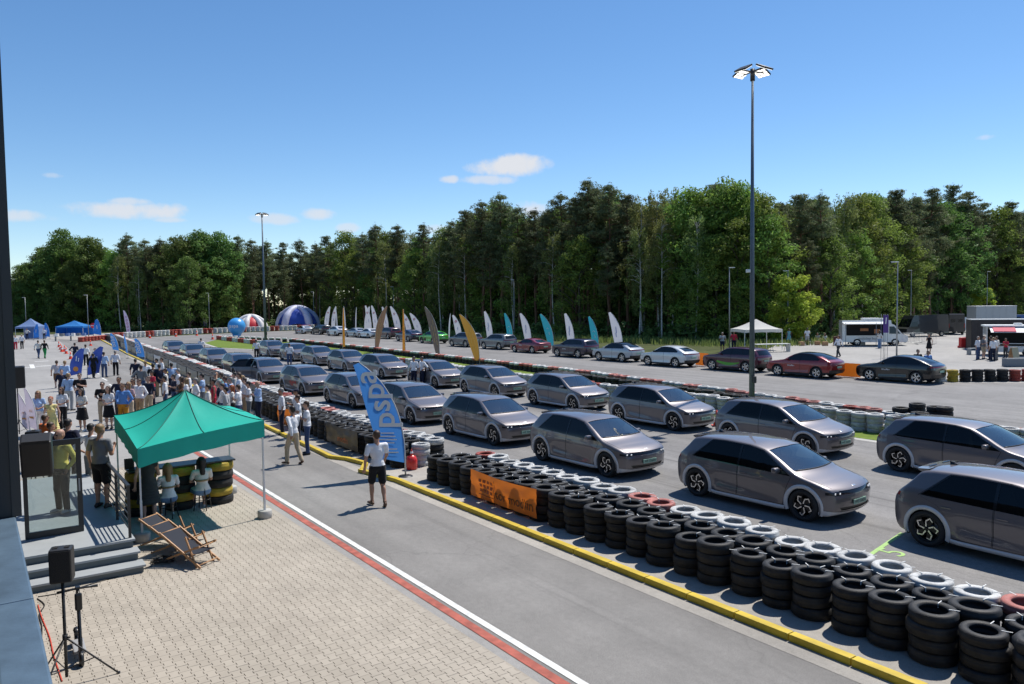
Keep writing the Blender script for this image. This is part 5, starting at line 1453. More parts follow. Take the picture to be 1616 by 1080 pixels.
P_('w_dress', G(1245, 544), 100, 'teal', 'teal', 'woman in teal dress at the edge of the trees', 'dark', None, 1.70)
P_('shorts', G(1274, 545), 90, 'white', 'ltgrey', 'man in white tee and pale shorts near the trees', 'dark', 1, 1.80)
P_('side', G(1158, 553), 250, 'red', 'navy', 'man in red shirt standing behind the dark red car', 'dark', 0, 1.80)
P_('shorts', G(1140, 555), 260, 'ltgrey', 'navy', 'man in pale striped shirt behind the dark red car', 'grey', 0, 1.80)
P_('side', G(1448, 597), 280, 'black', 'black', 'dark haired man behind the roof of the black car', 'dark', 0, 1.74)
P_('side', G(1464, 598), 280, 'blue', 'navy', 'man in blue shirt leaning behind the black car', 'dark', 0, 1.68)
P_('w_pants', G(1388, 550), 20, 'offwhite', 'denim', 'person in pale top by the lamp post on the gravel lot', 'brown', 0, 1.7)
# -- terrace and its surroundings
P_('shorts', G(162, 801, ON_T), 75, 'grey', 'black', 'heavy man in grey polo and black shorts at the terrace railing', 'fair', 0, 1.86)
P_('pocket', G(100, 808, ON_T), 250, 'yellow', 'dkgrey', 'man in yellow tee seen through the open glass door', 'bald', 1, 1.80)
P_('hip', G(147, 777), 85, 'white', 'grey', 'man in white shirt with rolled sleeves, hand on hip, beside the tent', 'dark', 0, 1.84)
P_('hips_jacket', G(111, 765), 85, 'navy', 'dkgrey', 'man in dark navy suit seen from behind near the speakers', 'dark', 0, 1.84)
P_('side', G(83, 759), 60, 'white', 'dkgrey', 'man in white shirt left of the dark suit', 'brown', 0, 1.68)
P_('hold', G(74, 741), 60, 'orange', 'dkgrey', 'man in orange top left of the dark suit', 'brown', 0, 1.68)
# ================================================================ building, terrace, furniture
M_navy_panel = mat('navy_facade_panel', (.008, .011, .016), .35, var=.1, scale=2)
M_cap = mat('zinc_parapet_cap', (.10, .15, .20), .42, metal=.25, var=.25, scale=4, bump=.15, bscale=12)
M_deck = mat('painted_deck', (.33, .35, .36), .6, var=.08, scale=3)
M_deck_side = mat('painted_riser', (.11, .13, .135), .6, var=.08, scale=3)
M_frame = mat('anthracite_frame', (.018, .020, .022), .45)
M_steel = mat('galvanised_steel', (.27, .29, .31), .45, metal=.5, var=.12, scale=3)
M_whitepl = mat('white_enamel', (.72, .72, .70), .4, var=.05, scale=4)
M_wood = mat('beech_wood', (.42, .23, .11), .55, var=.2, scale=8)
M_canvas = mat('navy_canvas', (.014, .018, .03), .85)
RT = Matrix.Rotation(HD, 3, 'Z')
def tbox(mb, a0, a1, c0, c1, z0, z1, mi=0, bev=0):
    f = mb.bbox if bev else mb.box
    args = (T((a0 + a1) / 2, (c0 + c1) / 2, (z0 + z1) / 2), (abs(a1 - a0), abs(c1 - c0), abs(z1 - z0)))
    return f(*args, bev, HD, mi) if bev else f(*args, HD, mi)
b = empty('building', T(-15, -3, 0), 0, 'dark clad building at the left edge with a blue grey parapet cap', 'building')
def bpart(name, m, *boxes, bev=0):
    mb = MB()
    for q in boxes: tbox(mb, *q, bev=bev)
    o = mb.build(name, m, b); o.location = -b.location; return o
bpart('wall', M_navy_panel, (-29.5, -6.86, -9, .225, .0, 10.5), (-6.86, 9, -9, .02, 0, 3.36))
bpart('corner_profile', M_frame, (-6.90, -6.84, .20, .262, 3.5, 10.5))
for k in range(6): bpart('parapet_cap', M_cap, (-6.84 + k * 2.0, -6.84 + k * 2.0 + 1.992, .035, .222, 3.40, 3.50), bev=.012)
bpart('parapet', M_frame, (-6.84, 8, .0, .195, 3.2, 3.398))
# terrace with three steps
t = empty('terrace', T(-20, 1.4, 0), 0, 'grey painted terrace with three steps in front of the building', 'terrace')
def tpart(name, mats, boxes, bev=.008):
    mb = MB()
    for q in boxes: tbox(mb, *q, bev=bev)
    o = mb.build(name, mats, t); o.location = -t.location; return o
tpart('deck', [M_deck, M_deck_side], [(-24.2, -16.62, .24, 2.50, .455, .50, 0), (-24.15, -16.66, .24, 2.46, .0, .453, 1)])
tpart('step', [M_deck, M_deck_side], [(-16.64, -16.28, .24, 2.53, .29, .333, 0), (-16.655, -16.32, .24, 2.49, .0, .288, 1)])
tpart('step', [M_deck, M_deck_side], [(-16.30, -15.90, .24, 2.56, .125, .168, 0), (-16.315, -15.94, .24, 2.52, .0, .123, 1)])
# railing along the terrace edge
r_ = empty('railing', T(-19.5, 2.44, .5), 0, 'dark metal railing with horizontal bars along the terrace edge', 'railing')
def rpart(name, mb):
    o = mb.build(name, M_frame, r_); o.location = -r_.location
for a in (-16.75, -18.35, -20.0, -21.9): mb = MB(); tbox(mb, a - .025, a + .025, 2.40, 2.45, .50, 1.52); rpart('post', mb)
for k in range(6):
    mb = MB(); tbox(mb, -22.0, -16.72, 2.415, 2.435, .66 + k * .14, .68 + k * .14); rpart('rail', mb)
mb = MB(); tbox(mb, -22.0, -16.70, 2.395, 2.455, 1.52, 1.56); rpart('handrail', mb)
# open glass door standing square to the facade
G_door = glass_mat('door_pane_glass', (.74, .80, .80), .01, 1.5)
d = empty('glass_door', T(-17.9, .74, .5), 0, 'open glass door with a wide anthracite frame on the terrace', 'door')
def dpart(name, m, boxes):
    mb = MB()
    for q in boxes: tbox(mb, *q)
    o = mb.build(name, m, d); o.location = -d.location
D0, D1, A0 = .72, 1.74, -17.86
dpart('frame', M_frame, [(A0 - .03, A0 + .03, D0, D0 + .075, .51, 2.42), (A0 - .03, A0 + .03, D1 - .09, D1, .51, 2.42), (A0 - .03, A0 + .03, D0 + .075, D1 - .09, .51, .63), (A0 - .03, A0 + .03, D0 + .075, D1 - .09, 2.31, 2.42)])
dpart('pane', G_door, [(A0 - .008, A0 + .008, D0 + .075, D1 - .09, .63, 2.31)])
dpart('handle', M_steel, [(A0 + .03, A0 + .07, D1 - .07, D1 - .04, 1.35, 1.6)])

# loudspeakers
def speaker_box(name, p, yaw, tilt, size, label, stand=None, tone=None):
    o = empty(name, p, yaw, label, 'loudspeaker', 'black loudspeakers of the event')
    w, dp, h = size; R = Matrix.Rotation(tilt, 3, 'Y')
    MB().bbox((0, 0, h / 2), (dp, w, h), .03, rot=R).build('cabinet', M_black_plastic, o)
    MB().box((dp / 2 + .004, 0, h / 2), (.008, w * .88, h * .9), rot=R).build('grille', mat('speaker_grille', (.012, .012, .013), .7, bump=.5, bscale=120), o)
    for yy in (-.25, .25): MB().box((0, yy * w, h + .002), (dp * .35, w * .22, .012), rot=R).build('handle_recess', M_well, o)
    return o
def tripod(p, top, label, spread=.5, col_=M_black_plastic, z1=None):
    o = empty('speaker_stand', p, 0, label, 'stand', 'tripod speaker stands')
    MB().cyl((0, 0, .12), (0, 0, top), .02, n=10).build('pole', col_, o)
    MB().cyl((0, 0, .62), (0, 0, .70), .032, n=10).cyl((.03, 0, .66), (.07, 0, .66), .012, n=8).build('collar', col_, o)
    for k in range(3):
        a = k * 2.094 + .5; e = (math.cos(a) * spread, math.sin(a) * spread, .02)
        MB().tube([(0, 0, .66), e], .012, 7).tube([(e[0] * .55, e[1] * .55, .31), (0, 0, .22)], .008, 6).cyl((e[0], e[1], 0), (e[0], e[1], .04), .02, n=8).build('leg', col_, o)
    return o
sp0 = G(106, 1082)
tripod(sp0, 1.43, 'tall black tripod stand beside the electric scooter', .62)
speaker_box('loudspeaker', sp0 + Vector((0, 0, 1.43)), rad(-70), 0, (.27, .25, .45), 'black loudspeaker on the tall tripod beside the steps')
wb = T(-14.6, .235)
o = speaker_box('loudspeaker', T(-14.6, .80, 2.38), rad(-62), .32, (.44, .36, .62), 'large black loudspeaker tilted over the glass door')
MB().cyl((-.30, .12, .3), (-.05, 0, .3), .02, n=8).build('wall_bracket', M_frame, o)
sp2 = G(57, 776); tripod(sp2, 1.2, 'black tripod stand with crossed legs behind the glass door', .45)
speaker_box('loudspeaker', sp2 + Vector((0, 0, 1.2)), rad(200), 0, (.34, .34, .50), 'dark red sided loudspeaker beside the pale feather flags')
sp3 = G(31, 690); tripod(sp3, 2.05, 'thin black stand at the dark wall edge', .4)
speaker_box('loudspeaker', sp3 + Vector((0, 0, 1.95)), rad(120), -.1, (.55, .35, .85), 'black loudspeaker up at the dark wall edge')

# electric scooter
M_sc = mat('scooter_black', (.012, .013, .014), .35)
M_sc_g = mat('scooter_grey', (.30, .30, .30), .6)
s0 = G(129, 1052); s1 = G(117, 1000); sd = (s0 - s1); ang = math.atan2(sd.y, sd.x)
o = empty('electric_scooter', s0 + Vector((0, 0, 0)), ang, 'black electric scooter parked on the paving beside the tall tripod', 'scooter'); o.scale = (.94, .94, .94)
for x in (0, -.86):
    w = MB().lathe([(.075, -.02), (.105, -.03), (.12, 0), (.105, .03), (.075, .02)], 20, axis='Y', closed=True, c=(x, 0, .12)).cyl((x, -.03, .12), (x, .03, .12), .07, n=14).build('wheel', M_sc, o)
MB().bbox((-.44, 0, .15), (.52, .17, .05), .018).build('deck', M_sc_g, o)
MB().tube([(-.2, 0, .16), (-.08, 0, .30), (-.06, 0, .42)], .03, 8).build('neck', M_sc, o)
MB().tube([(.0, 0, .12), (-.05, 0, .34), (-.17, 0, 1.12)], .026, 9).bbox((-.10, 0, .96), (.07, .10, .26), .025).build('stem', M_sc, o)
MB().tube([(-.17, -.27, 1.13), (-.17, -.10, 1.14), (-.17, .10, 1.14), (-.17, .27, 1.13)], [.022, .018, .018, .022], 8).build('handlebar', M_sc, o)
MB().bbox((-.16, 0, 1.16), (.08, .07, .03), .01).build('display', M_sc, o)
MB().tube([(-.74, 0, .24), (-.84, 0, .27), (-.96, 0, .22)], [.035, .05, .02], 8).build('rear_mudguard', M_sc, o)
# cables on the paving
M_cable = mat('black_cable', (.01, .01, .01), .6); M_cable_r = mat('red_cable', (.55, .06, .03), .5)
def cable(name, px, m, label, r=.009, h0=0):
    pts = [G(x, y, r + .015) for x, y in px]
    sm = []
    for i in range(len(pts) - 1):
        p0, p1, p2, p3 = pts[max(i - 1, 0)], pts[i], pts[i + 1], pts[min(i + 2, len(pts) - 1)]
        for k in range(6):
            t_ = k / 6; sm.append(.5 * ((2 * p1) + (p2 - p0) * t_ + (2 * p0 - 5 * p1 + 4 * p2 - p3) * t_ ** 2 + (3 * p1 - p0 - 3 * p2 + p3) * t_ ** 3))
    tag(MB().tube(sm + [pts[-1]], r, 6).build(name, m), label, 'cable')
cable('cable', [(60, 955), (66, 975), (78, 1005), (85, 1035), (98, 1075)], M_cable_r, 'red cable lying along the wall towards the tripod', .010)
cable('cable', [(59, 945), (70, 955), (62, 970), (66, 990), (65, 1020)], M_cable, 'black cable looped beside the red one', .010)
cable('cable', [(60, 942), (100, 935), (150, 920), (215, 902), (240, 893)], M_cable, 'thin black cable running along the lowest step', .008)
coil = []
for k in range(60):
    a = k * .55; q = G(257, 889); coil.append(q + Vector((math.cos(a) * (.16 + .07 * math.sin(k * 1.3)), math.sin(a) * (.14 + .05 * math.cos(k)), .03 + .0016 * k)))
tag(MB().tube(coil, .012, 6).build('cable_coil', M_cable), 'heap of coiled black cable under the deck chairs', 'cable')

# deck chairs
def deck_chair(p, yaw, label):
    o = empty('deck_chair', p, yaw, label, 'deck chair', 'folding wooden deck chairs'); o.scale = (.9, .9, .9)
    for sg in (-.28, .28):
        MB().box((0, sg, .37), (1.30, .028, .045), rot=Matrix.Rotation(-.52, 3, 'Y')).build('rail', M_wood, o)
        MB().box((.02, sg * .88, .28), (1.15, .028, .04), rot=Matrix.Rotation(.38, 3, 'Y')).build('rail', M_wood, o)
        MB().box((-.28, sg * .88, .34), (.72, .026, .035), rot=Matrix.Rotation(-1.15, 3, 'Y')).build('prop', M_wood, o)
    for x, z in ((.52, .68), (-.50, .09), (.5, .09), (-.45, .45)): MB().cyl((x, -.29, z), (x, .29, z), .016, n=8).build('crossbar', M_wood, o)
    vs = []; n = 10
    for k in range(n + 1):
        u = k / n; x = .5 - 1.0 * u; z = .68 - .34 * u - .20 * math.sin(math.pi * u) * .8
        vs += [(x, -.24, z), (x, .24, z)]
    mb = MB(); mb.add(vs, [(2 * k, 2 * k + 1, 2 * k + 3, 2 * k + 2) for k in range(n)], 0, True); mb.add([(a, c, e - .006) for a, c, e in vs], [(2 * k, 2 * k + 2, 2 * k + 3, 2 * k + 1) for k in range(n)], 0, True)
    mb.build('canvas', M_canvas, o)
    return o
for k, (q, lab) in enumerate((((300, 889), 'nearest wooden deck chair with navy canvas beside the steps'), ((283, 876), 'middle wooden deck chair of three beside the tent'), ((266, 863), 'farthest wooden deck chair, partly under the tent'))):
    dv = G(250, 815, .80) - G(338, 888); deck_chair(G(*q), math.atan2(dv.y, dv.x) + rad(3 * k), lab)

# green canopy
M_tent = mat('green_tent_fabric', (.02, .46, .36), .6, trans=.18, spec=.3, var=.06, scale=1.5, bump=.35, bscale=2.6)
cA, cB, cC, cD = T(-18.05, 2.82, 1.62), T(-18.25, 5.60, 1.95), T(-21.45, 2.85, 1.97), T(-21.35, 5.62, 1.97)
pk = T(-19.80, 4.20, 3.04)
o = empty('gazebo', T(-19.8, 4.2, 0), 0, 'green pop up canopy tent standing between terrace and pit lane', 'tent')
def addp(name, mb, m, par=o):
    q = mb.build(name, m, par); q.location = -par.location if par.parent is None else (0, 0, 0); return q
def tent_roof(corners, peak, drop, sub=10, val=.28, m=M_tent, par=None, power=1.35, scal=0.02):
    """hip roof of tensioned cloth with a hanging valance"""
    mb = MB(); vb = MB(); n = sub
    for i in range(4):
        a, b_ = corners[i], corners[(i + 1) % 4]; vs = []
        for r in range(n + 1):
            s_ = r / n
            for k in range(n + 1):
                e = a.lerp(b_, k / n); e = e + Vector((0, 0, .03 * math.sin(math.pi * k / n))); p = peak.lerp(e, s_); zz = e.z + (peak.z - e.z) * (1 - s_) ** power
                p.z = zz - .05 * s_ * (1 - s_) * 4 * abs(math.sin(2 * math.pi * k / n)) * .5; vs.append(p)
        w = n + 1
        mb.add(vs, [(r * w + k, (r + 1) * w + k, (r + 1) * w + k + 1, r * w + k + 1) for r in range(n) for k in range(n)], 0, True)
        nrm = Vector(((b_ - a).y, -(b_ - a).x, 0)).normalized(); vs = []; N = 24
        for k in range(N + 1):
            e = a.lerp(b_, k / N) + Vector((0, 0, .03 * math.sin(math.pi * k / N)))
            vs += [e, e + nrm * (.012 * math.sin(k * 1.7)) + Vector((0, 0, -val - .012 * math.cos(k * .9)))]
        vb.add(vs, [(2 * k, 2 * k + 1, 2 * k + 3, 2 * k + 2) for k in range(N)], 0, True)
    return mb, vb
tcs = [c_ + Vector((0, 0, .40)) for c_ in (cA, cB, cD, cC)]
rm, vm = tent_roof(tcs, pk, 0, 14, .40, power=1.5)
ro = addp('roof', rm, M_tent); addp('valance', vm, M_tent)
M_seam = mat('tent_seam', (.004, .10, .08), .7)
for i in range(4):
    for e in (tcs[i], tcs[i].lerp(tcs[(i + 1) % 4], .5) + Vector((0, 0, .03))):
        pts_ = []
        for k in range(11):
            s_ = k / 10; p = pk.lerp(e, s_); p.z = e.z + (pk.z - e.z) * (1 - s_) ** 1.5 + .006; pts_.append(p - o.location)
        MB().tube(pts_, .009, 5).build('seam', M_seam, ro, Vector(o.location))
for c_ in (cA, cB, cC, cD):
    inw = (T(-19.8, 4.2, 0) - Vector((c_.x, c_.y, 0))).normalized() * .06
    f_ = Vector((c_.x, c_.y, 0)) + inw
    lg = MB(); lg.box(f_ + Vector((0, 0, .45)), (.045, .045, .9), HD).box(f_ + Vector((0, 0, .9 + (c_.z + .2 - .9) / 2)), (.035, .035, c_.z + .2 - .9), HD)
    q = addp('leg', lg, M_whitepl)
for c_ in (cA, cB, cC, cD):
    inw = (T(-19.8, 4.2, 0) - Vector((c_.x, c_.y, 0))).normalized() * .06; f_ = Vector((c_.x, c_.y, 0)) + inw
    wlab = {id(cA): 'round concrete weight at the tent leg by the steps', id(cB): 'round concrete weight at the tent leg by the red line', id(cC): 'round concrete weight at the hidden tent leg by the railing', id(cD): 'round concrete weight at the far right tent leg'}[id(c_)]
    tag(MB().lathe([(.03, .19), (.15, .19), (.165, .17), (.165, .015), (.15, .0)], 20).build('tent_weight', M_concrete, None, f_ + Vector((0, 0, .013))), wlab, 'weight', 'tent weights')
# bar under the canopy: tops resting on painted tyre stacks
M_bartop = mat('dark_bar_top', (.03, .035, .036), .4)
ctr = empty('bar_counter', T(-20.55, 4.0, 0), 0, 'dark bar top on stacks of black and yellow tyres under the tent', 'bar')
mb = MB(); tbox(mb, -20.85, -20.25, 2.95, 5.45, 1.09, 1.13, bev=.01); q = mb.build('counter_top', M_bartop, ctr); q.location = -ctr.location
for c_ in (3.25, 4.15, 5.08):
    z = .01
    for k, ch in enumerate('bybby'):
        q = obj_from('tyre', TYRE[ch], ctr, T(-20.55, c_, 0) - ctr.location + Vector((rt.uniform(-.02, .02), rt.uniform(-.02, .02), z + .105)), (0, 0, k)); q.scale = (1.14, 1.14, 1.19); z += .213
M_stool = mat('stool_seat_wood', (.30, .20, .10), .6)
def stool(p, label):
    s_ = empty('bar_stool', p, 0, label, 'stool', 'bar stools')
    MB().lathe([(.0, .79), (.16, .79), (.17, .77), (.16, .745), (0, .745)], 18).build('seat', M_stool, s_)
    for k in range(4):
        a = .78 + k * 1.571; MB().tube([(math.cos(a) * .12, math.sin(a) * .12, .745), (math.cos(a) * .22, math.sin(a) * .22, .015)], .014, 6).build('leg', M_frame, s_)
    MB().tube([(math.cos(.3 + k * .524) * .185, math.sin(.3 + k * .524) * .185, .28) for k in range(12)], .009, 5, closed=True).build('foot_ring', M_frame, s_)
stool(T(-19.75, 3.72), 'bar stool under the seated woman in blue shorts'); stool(T(-20.0, 4.55), 'bar stool under the dark haired woman at the bar')
P_('w_sit', T(-19.72, 3.72, -.08), math.degrees(HD) + 178, 'white', 'denim', 'woman in white tee and blue shorts sitting at the bar', 'fair', 1, 1.72)
P_('w_sit', T(-19.98, 4.55, -.08), math.degrees(HD) + 182, 'offwhite', 'denim', 'dark haired woman in white tee sitting at the bar', 'dark', 1, 1.72)
P_('w_dress', T(-19.5, 3.25, .0), math.degrees(HD) + 175, 'dkgrey', 'dkgrey', 'woman in grey dress standing at the bar beneath the tent', 'brown', 1, 1.70)
tag(MB().bbox((0, 0, .2), (.30, .22, .02), .005, HD).bbox((-.12, 0, .33), (.02, .22, .26), .005, HD).build('laptop', M_black_plastic, None, T(-20.5, 3.12, .94)), 'dark laptop open at the left end of the bar', 'laptop')

# ---------------------------------------------------------------- banners on the near barrier
M_orange = mat('orange_tarpaulin', (.80, .21, .02), .5, var=.10, scale=3, trans=.3)
M_dark_b = mat('dark_tarpaulin', (.045, .036, .026), .42, var=.3, scale=3)
M_grey_b = mat('grey_tarpaulin', (.20, .20, .20), .5, var=.25, scale=3)
M_white_b = mat('white_tarpaulin', (.58, .58, .60), .5, var=.08, scale=3)
M_orange_ink = mat('orange_print', (.55, .13, .02), .5)
M_dk_ink = mat('dark_print', (.10, .03, .01), .6)
def banner(name, a0, a1, cfun, z0, z1, m, label, text=None, tm=None, tsize=.3, tpos=(.5, .5), sign=-1, wr=.03, logo=False, ci=.42):
    n, mr_ = max(10, int(abs(a1 - a0) / .12)), 8; rb = random.Random(int(abs(a0) * 77)); ph = [rb.uniform(0, 6.28) for _ in range(4)]
    o_ = T((a0 + a1) / 2, cfun((a0 + a1) / 2) + ci, 0)
    def surf(u, v):
        a = a0 + (a1 - a0) * u; w = wr * (math.sin(u * 9 + ph[0] + v * 4) * .5 + math.sin(u * 17 - v * 7 + ph[1]) * .35 + math.sin((u + v) * 13 + ph[2]) * .3) * math.sin(math.pi * min(1, max(0, v * .9 + .05))) ** .5
        sag = .05 * math.sin(math.pi * u) * v
        return T(a, cfun(a) + ci + sign * (.02 + abs(w)), z0 + (z1 - z0) * v - sag) - Vector((o_.x, o_.y, 0))
    vs = [surf(i / n, j / mr_) for i in range(n + 1) for j in range(mr_ + 1)]; w_ = mr_ + 1
    fc = [(i * w_ + j, (i + 1) * w_ + j, (i + 1) * w_ + j + 1, i * w_ + j + 1) for i in range(n) for j in range(mr_)]
    o = MB().add(vs, fc, 0, True).build(name, m, None, o_)
    tag(o, label, 'banner', 'banners along the tyre barrier')
    def stick(me, u0, v0, wid, hgt):
        xs = [v.co.x for v in me.vertices]; ys = [v.co.y for v in me.vertices]; x0, x1, y0, y1 = min(xs), max(xs), min(ys), max(ys)
        bm = bmesh.new(); bm.from_mesh(me); bmesh.ops.subdivide_edges(bm, edges=[e for e in bm.edges if e.calc_length() > .08], cuts=2)
        for v in bm.verts:
            u = u0 + (v.co.x - (x0 + x1) / 2) / (a1 - a0) * 1.0; vv = v0 + (v.co.y - (y0 + y1) / 2) / (z1 - z0)
            p = surf(min(1, max(0, u)), min(1, max(0, vv))) + T(0, sign * .012); v.co = p
        bm.to_mesh(me); bm.free(); return me
    if text: obj_from('lettering', stick(text_mesh(text, tsize, tm, mirror=(a1 < a0)), tpos[0], tpos[1], 0, 0), o)
    if logo:
        lm = MB(); 
        for i in range(4):
            for j in range(3): lm.box((-.24 + i * .16, -.13 + j * .13, 0), (.11, .08, .002))
        lm.box((0, -.24, 0), (.66, .02, .002)).box((.36, 0, 0), (.02, .46, .002))
        obj_from('logo', stick(lm.mesh('logo', M_dk_ink2), .27, .52, 0, 0), o)
    return o
M_dk_ink2 = mat('rust_print', (.30, .06, .012), .6)
kc = lambda a: kerbc(a) + 1.04 - .39
banner('banner', -16.75, -13.95, kc, .12, .80, M_orange, 'orange banner with dark lettering on the tyres near the walking man', 'tor modlin', M_dk_ink, .36, (.68, .38), ci=.0, logo=True, wr=.05)
banner('banner', -26.8, -23.9, kc, .12, .82, M_dark_b, 'crumpled dark brown banner with orange print left of the blue flag', 'modlin', M_orange_ink, .34, (.55, .4), ci=.0, wr=.06)
banner('banner', -32.6, -30.5, kc, .12, .82, M_orange, 'orange banner behind the group of men at the kerb', 'tor', M_dk_ink, .3, (.5, .5), ci=0., wr=.05)
banner('banner', -46.2, -43.6, kc, .12, .82, M_orange, 'orange banner behind the right crowd', 'modlin', M_dk_ink, .3, (.5, .5), ci=0., wr=.05)
for k in range(14):
    a0 = -48.5 - k * 4.6; white = k in (4, 6, 9)
    banner('banner', a0, a0 + 4.2, kc, .10, .80, M_white_b if white else M_grey_b, ('white' if white else 'grey') + f' sheet on the barrier, {ordw(k)} along from the crowd', ci=0., wr=.04)

# ---------------------------------------------------------------- feather flags
def cloth_flag(name, rgb, tr=.35): return mat(name, rgb, .75, var=.04, scale=2, trans=tr, spec=.2)
F_white = cloth_flag('flag_white', (.72, .72, .76)); F_teal = cloth_flag('flag_teal', (.05, .38, .47)); F_blue = cloth_flag('flag_blue', (.085, .30, .74)); F_navy = cloth_flag('flag_navy', (.05, .09, .36))
F_orange = cloth_flag('flag_orange', (.66, .28, .05)); F_gold = cloth_flag('flag_gold', (.50, .27, .06)); F_grey = cloth_flag('flag_grey', (.14, .12, .11)); F_brown = cloth_flag('flag_brown', (.26, .16, .11))
F_lilac = cloth_flag('flag_lilac', (.42, .38, .56)); F_pale = cloth_flag('flag_pale', (.66, .58, .68)); F_royal = cloth_flag('flag_royal', (.03, .16, .55))
I_white = mat('print_white', (.74, .74, .76), .7); I_red = mat('print_red', (.50, .03, .08), .7); I_blue = mat('print_blue', (.10, .18, .45), .7); I_crim = mat('print_crimson', (.36, .02, .14), .7); I_gold = mat('print_gold', (.62, .42, .14), .7); I_orange = mat('print_orange', (.70, .28, .06), .7)
def ztop(p, ytop):
    x = cam_px(Vector((p.x, p.y, 0)))[0]; dd = pix_dir(x, ytop); return CAM_H + dd.z * (p.y / dd.y)
def feather(p, h, ang, bend, w, m, label, marks=None, z0=None, text=None, tm=None, mirror=False, tscale=1., basekind=True, name='feather_flag', group=None, ts=None):
    """sail on a whip pole; the pole bends towards direction ang (degrees), the sail hangs on that side"""
    o = empty(name, p, rad(ang), label, 'flag', group)
    z0 = .16 * h if z0 is None else z0; n = 16
    pu = lambda t: bend * t ** 3.2
    pole = [(pu(k / n), 0, .02 + (h - .02) * (k / n) - (.10 * h * max(0, k / n - .8) ** 2 * 5 if bend > .4 else 0)) for k in range(n + 1)]
    MB().tube(pole, [.022 * (1 - .7 * k / n) + .004 for k in range(n + 1)], 6).build('pole', mat('flag_pole', (.55, .55, .55), .4), o)
    vs = []; N = 18
    for k in range(N + 1):
        s_ = k / N; z = z0 + (pole[-1][2] - z0) * s_; t = z / h; u0 = float(np.interp(z, [q[2] for q in pole], [q[0] for q in pole]))
        u1 = pole[-1][0] * s_ + w * (1 - .74 * s_)
        u1 = max(u1, u0 + .02); dz = .10 * w * (1 - s_) * 2.0
        for j in range(5):
            f = j / 4; vs.append((u0 + (u1 - u0) * f, .035 * math.sin(f * 3.0 + k * .5) * w, z + dz * (1 - s_) * (f if s_ < .3 else f * (1 - s_)) - .10 * w * f * max(0, s_ - .85) / .15))
    fc = [(k * 5 + j, k * 5 + j + 1, k * 5 + j + 6, k * 5 + j + 5) for k in range(N) for j in range(4)]
    s = MB().add(vs, fc, 0, True).build('sail', m, o)
    def pt(f, s_): 
        z = z0 + (pole[-1][2] - z0) * s_; u0 = float(np.interp(z, [q[2] for q in pole], [q[0] for q in pole])); u1 = pole[-1][0] * s_ + w * (1 - .74 * s_)
        return u0 + (u1 - u0) * f, z
    for yy in (-.05 * w - .004, .05 * w + .004):
        if text:
            for i, ch in enumerate(text):
                s_ = (.30 + .46 * i / max(1, len(text) - 1)) if ts is None else ts[0] + (ts[1] - ts[0]) * i / max(1, len(text) - 1)
                u, z = pt(.5, s_)
                me = text_mesh(ch, .9 * w * tscale, tm, mirror=mirror, bold=.012); obj_from('letter', me, s, (u, yy, z), (rad(90), rad(-90) if not mirror else rad(90), 0))
        for kind, f, s_, sz, mm in (marks or []):
            u, z = pt(f, s_)
            if kind == 'dot': MB().lathe([(0, 0), (sz * w, 0)], 14, axis='Y').build('emblem', mm, s, (u, yy, z))
            elif kind == 'ring': MB().lathe([(sz * w * .55, 0), (sz * w, 0)], 16, axis='Y').build('emblem', mm, s, (u, yy, z))
            elif kind == 'line': MB().box((0, 0, 0), (.07 * w, .002, sz * h)).build('print', mm, s, (u, yy, z), (0, .12, 0))
            elif kind == 'bar': MB().box((0, 0, 0), (sz * w, .002, .035 * h)).build('print', mm, s, (u, yy, z))
            elif kind == 'txt':
                for r_i in range(int(sz)): MB().box((0, 0, -r_i * .028 * h), ((.55 + .2 * ((r_i * 7) % 3) / 2) * w, .002, .010 * h)).build('print', mm, s, (u, yy, z))
            elif kind == 'vee': MB().box((-.10 * w, 0, 0), (.05 * w, .002, sz * h), rot=Matrix.Rotation(.6, 3, 'Y')).box((.10 * w, 0, 0), (.05 * w, .002, sz * h), rot=Matrix.Rotation(-.6, 3, 'Y')).build('print', mm, s, (u, yy, z))
    if basekind: MB().lathe([(0, .03), (.20, .025), (.22, 0)], 14).build('base', M_frame, o)
    return o
# the tall blue flag in the gap of the barrier
pf0 = G(640, 752)
feather(pf0, 3.42, 176, 1.30, .70, F_blue, 'tall blue feather flag with white letters in the barrier gap', text='pspa', tm=I_white, mirror=True, tscale=1.55, z0=.40,
        marks=[('txt', .5, .30, 4, I_white), ('txt', .5, .14, 2, I_white)], ts=(.43, .86))
# pale flags by the loudspeakers
for q, yt, lab in (((60, 692), 612, 'pale lilac feather flag with an orange star near the dark wall'), ((48, 690), 620, 'pale pink feather flag behind the lilac one')):
    p = G(*q); feather(p, ztop(p, yt), 150, .75, .55, F_pale, lab, marks=[('vee', .5, .45, .06, I_orange), ('bar', .5, .3, .5, I_orange)], group='pale flags')
# leaning blue flags in the pit lane
for q, yt, lab, b_ in (((110, 598), 549, 'left one of two leaning navy blue flags in the pit lane', .65), ((138, 597), 546, 'right one of two leaning navy blue flags in the pit lane', .75)):
    p = G(*q); feather(p, ztop(p, yt), 10, b_ + .2, .80, F_navy, lab, marks=[('line', .4, .62, .16, I_white), ('line', .62, .58, .12, I_white), ('dot', .5, .25, .22, I_orange)], z0=.2)
# blue flags on the near barrier
for q, yt, w_, lab, tx in (((188, 561), 525, .80, 'blue feather flag on the barrier nearest the pink lettered flag', 'pspa'), ((202, 566), 526, .45, 'narrow blue feather flag seen almost edge on above the barrier', None), ((229, 573), 533, .85, 'blue feather flag with white letters nearest the crowd', 'pspa')):
    p = G(*q); p = Vector((p.x, p.y, 0)); feather(p, ztop(p, yt), 178 if w_ > .5 else 140, .75, w_ * .85, F_blue, lab, text=tx, tm=I_white, tscale=1.0, group='blue flags on the barrier', z0=.5)
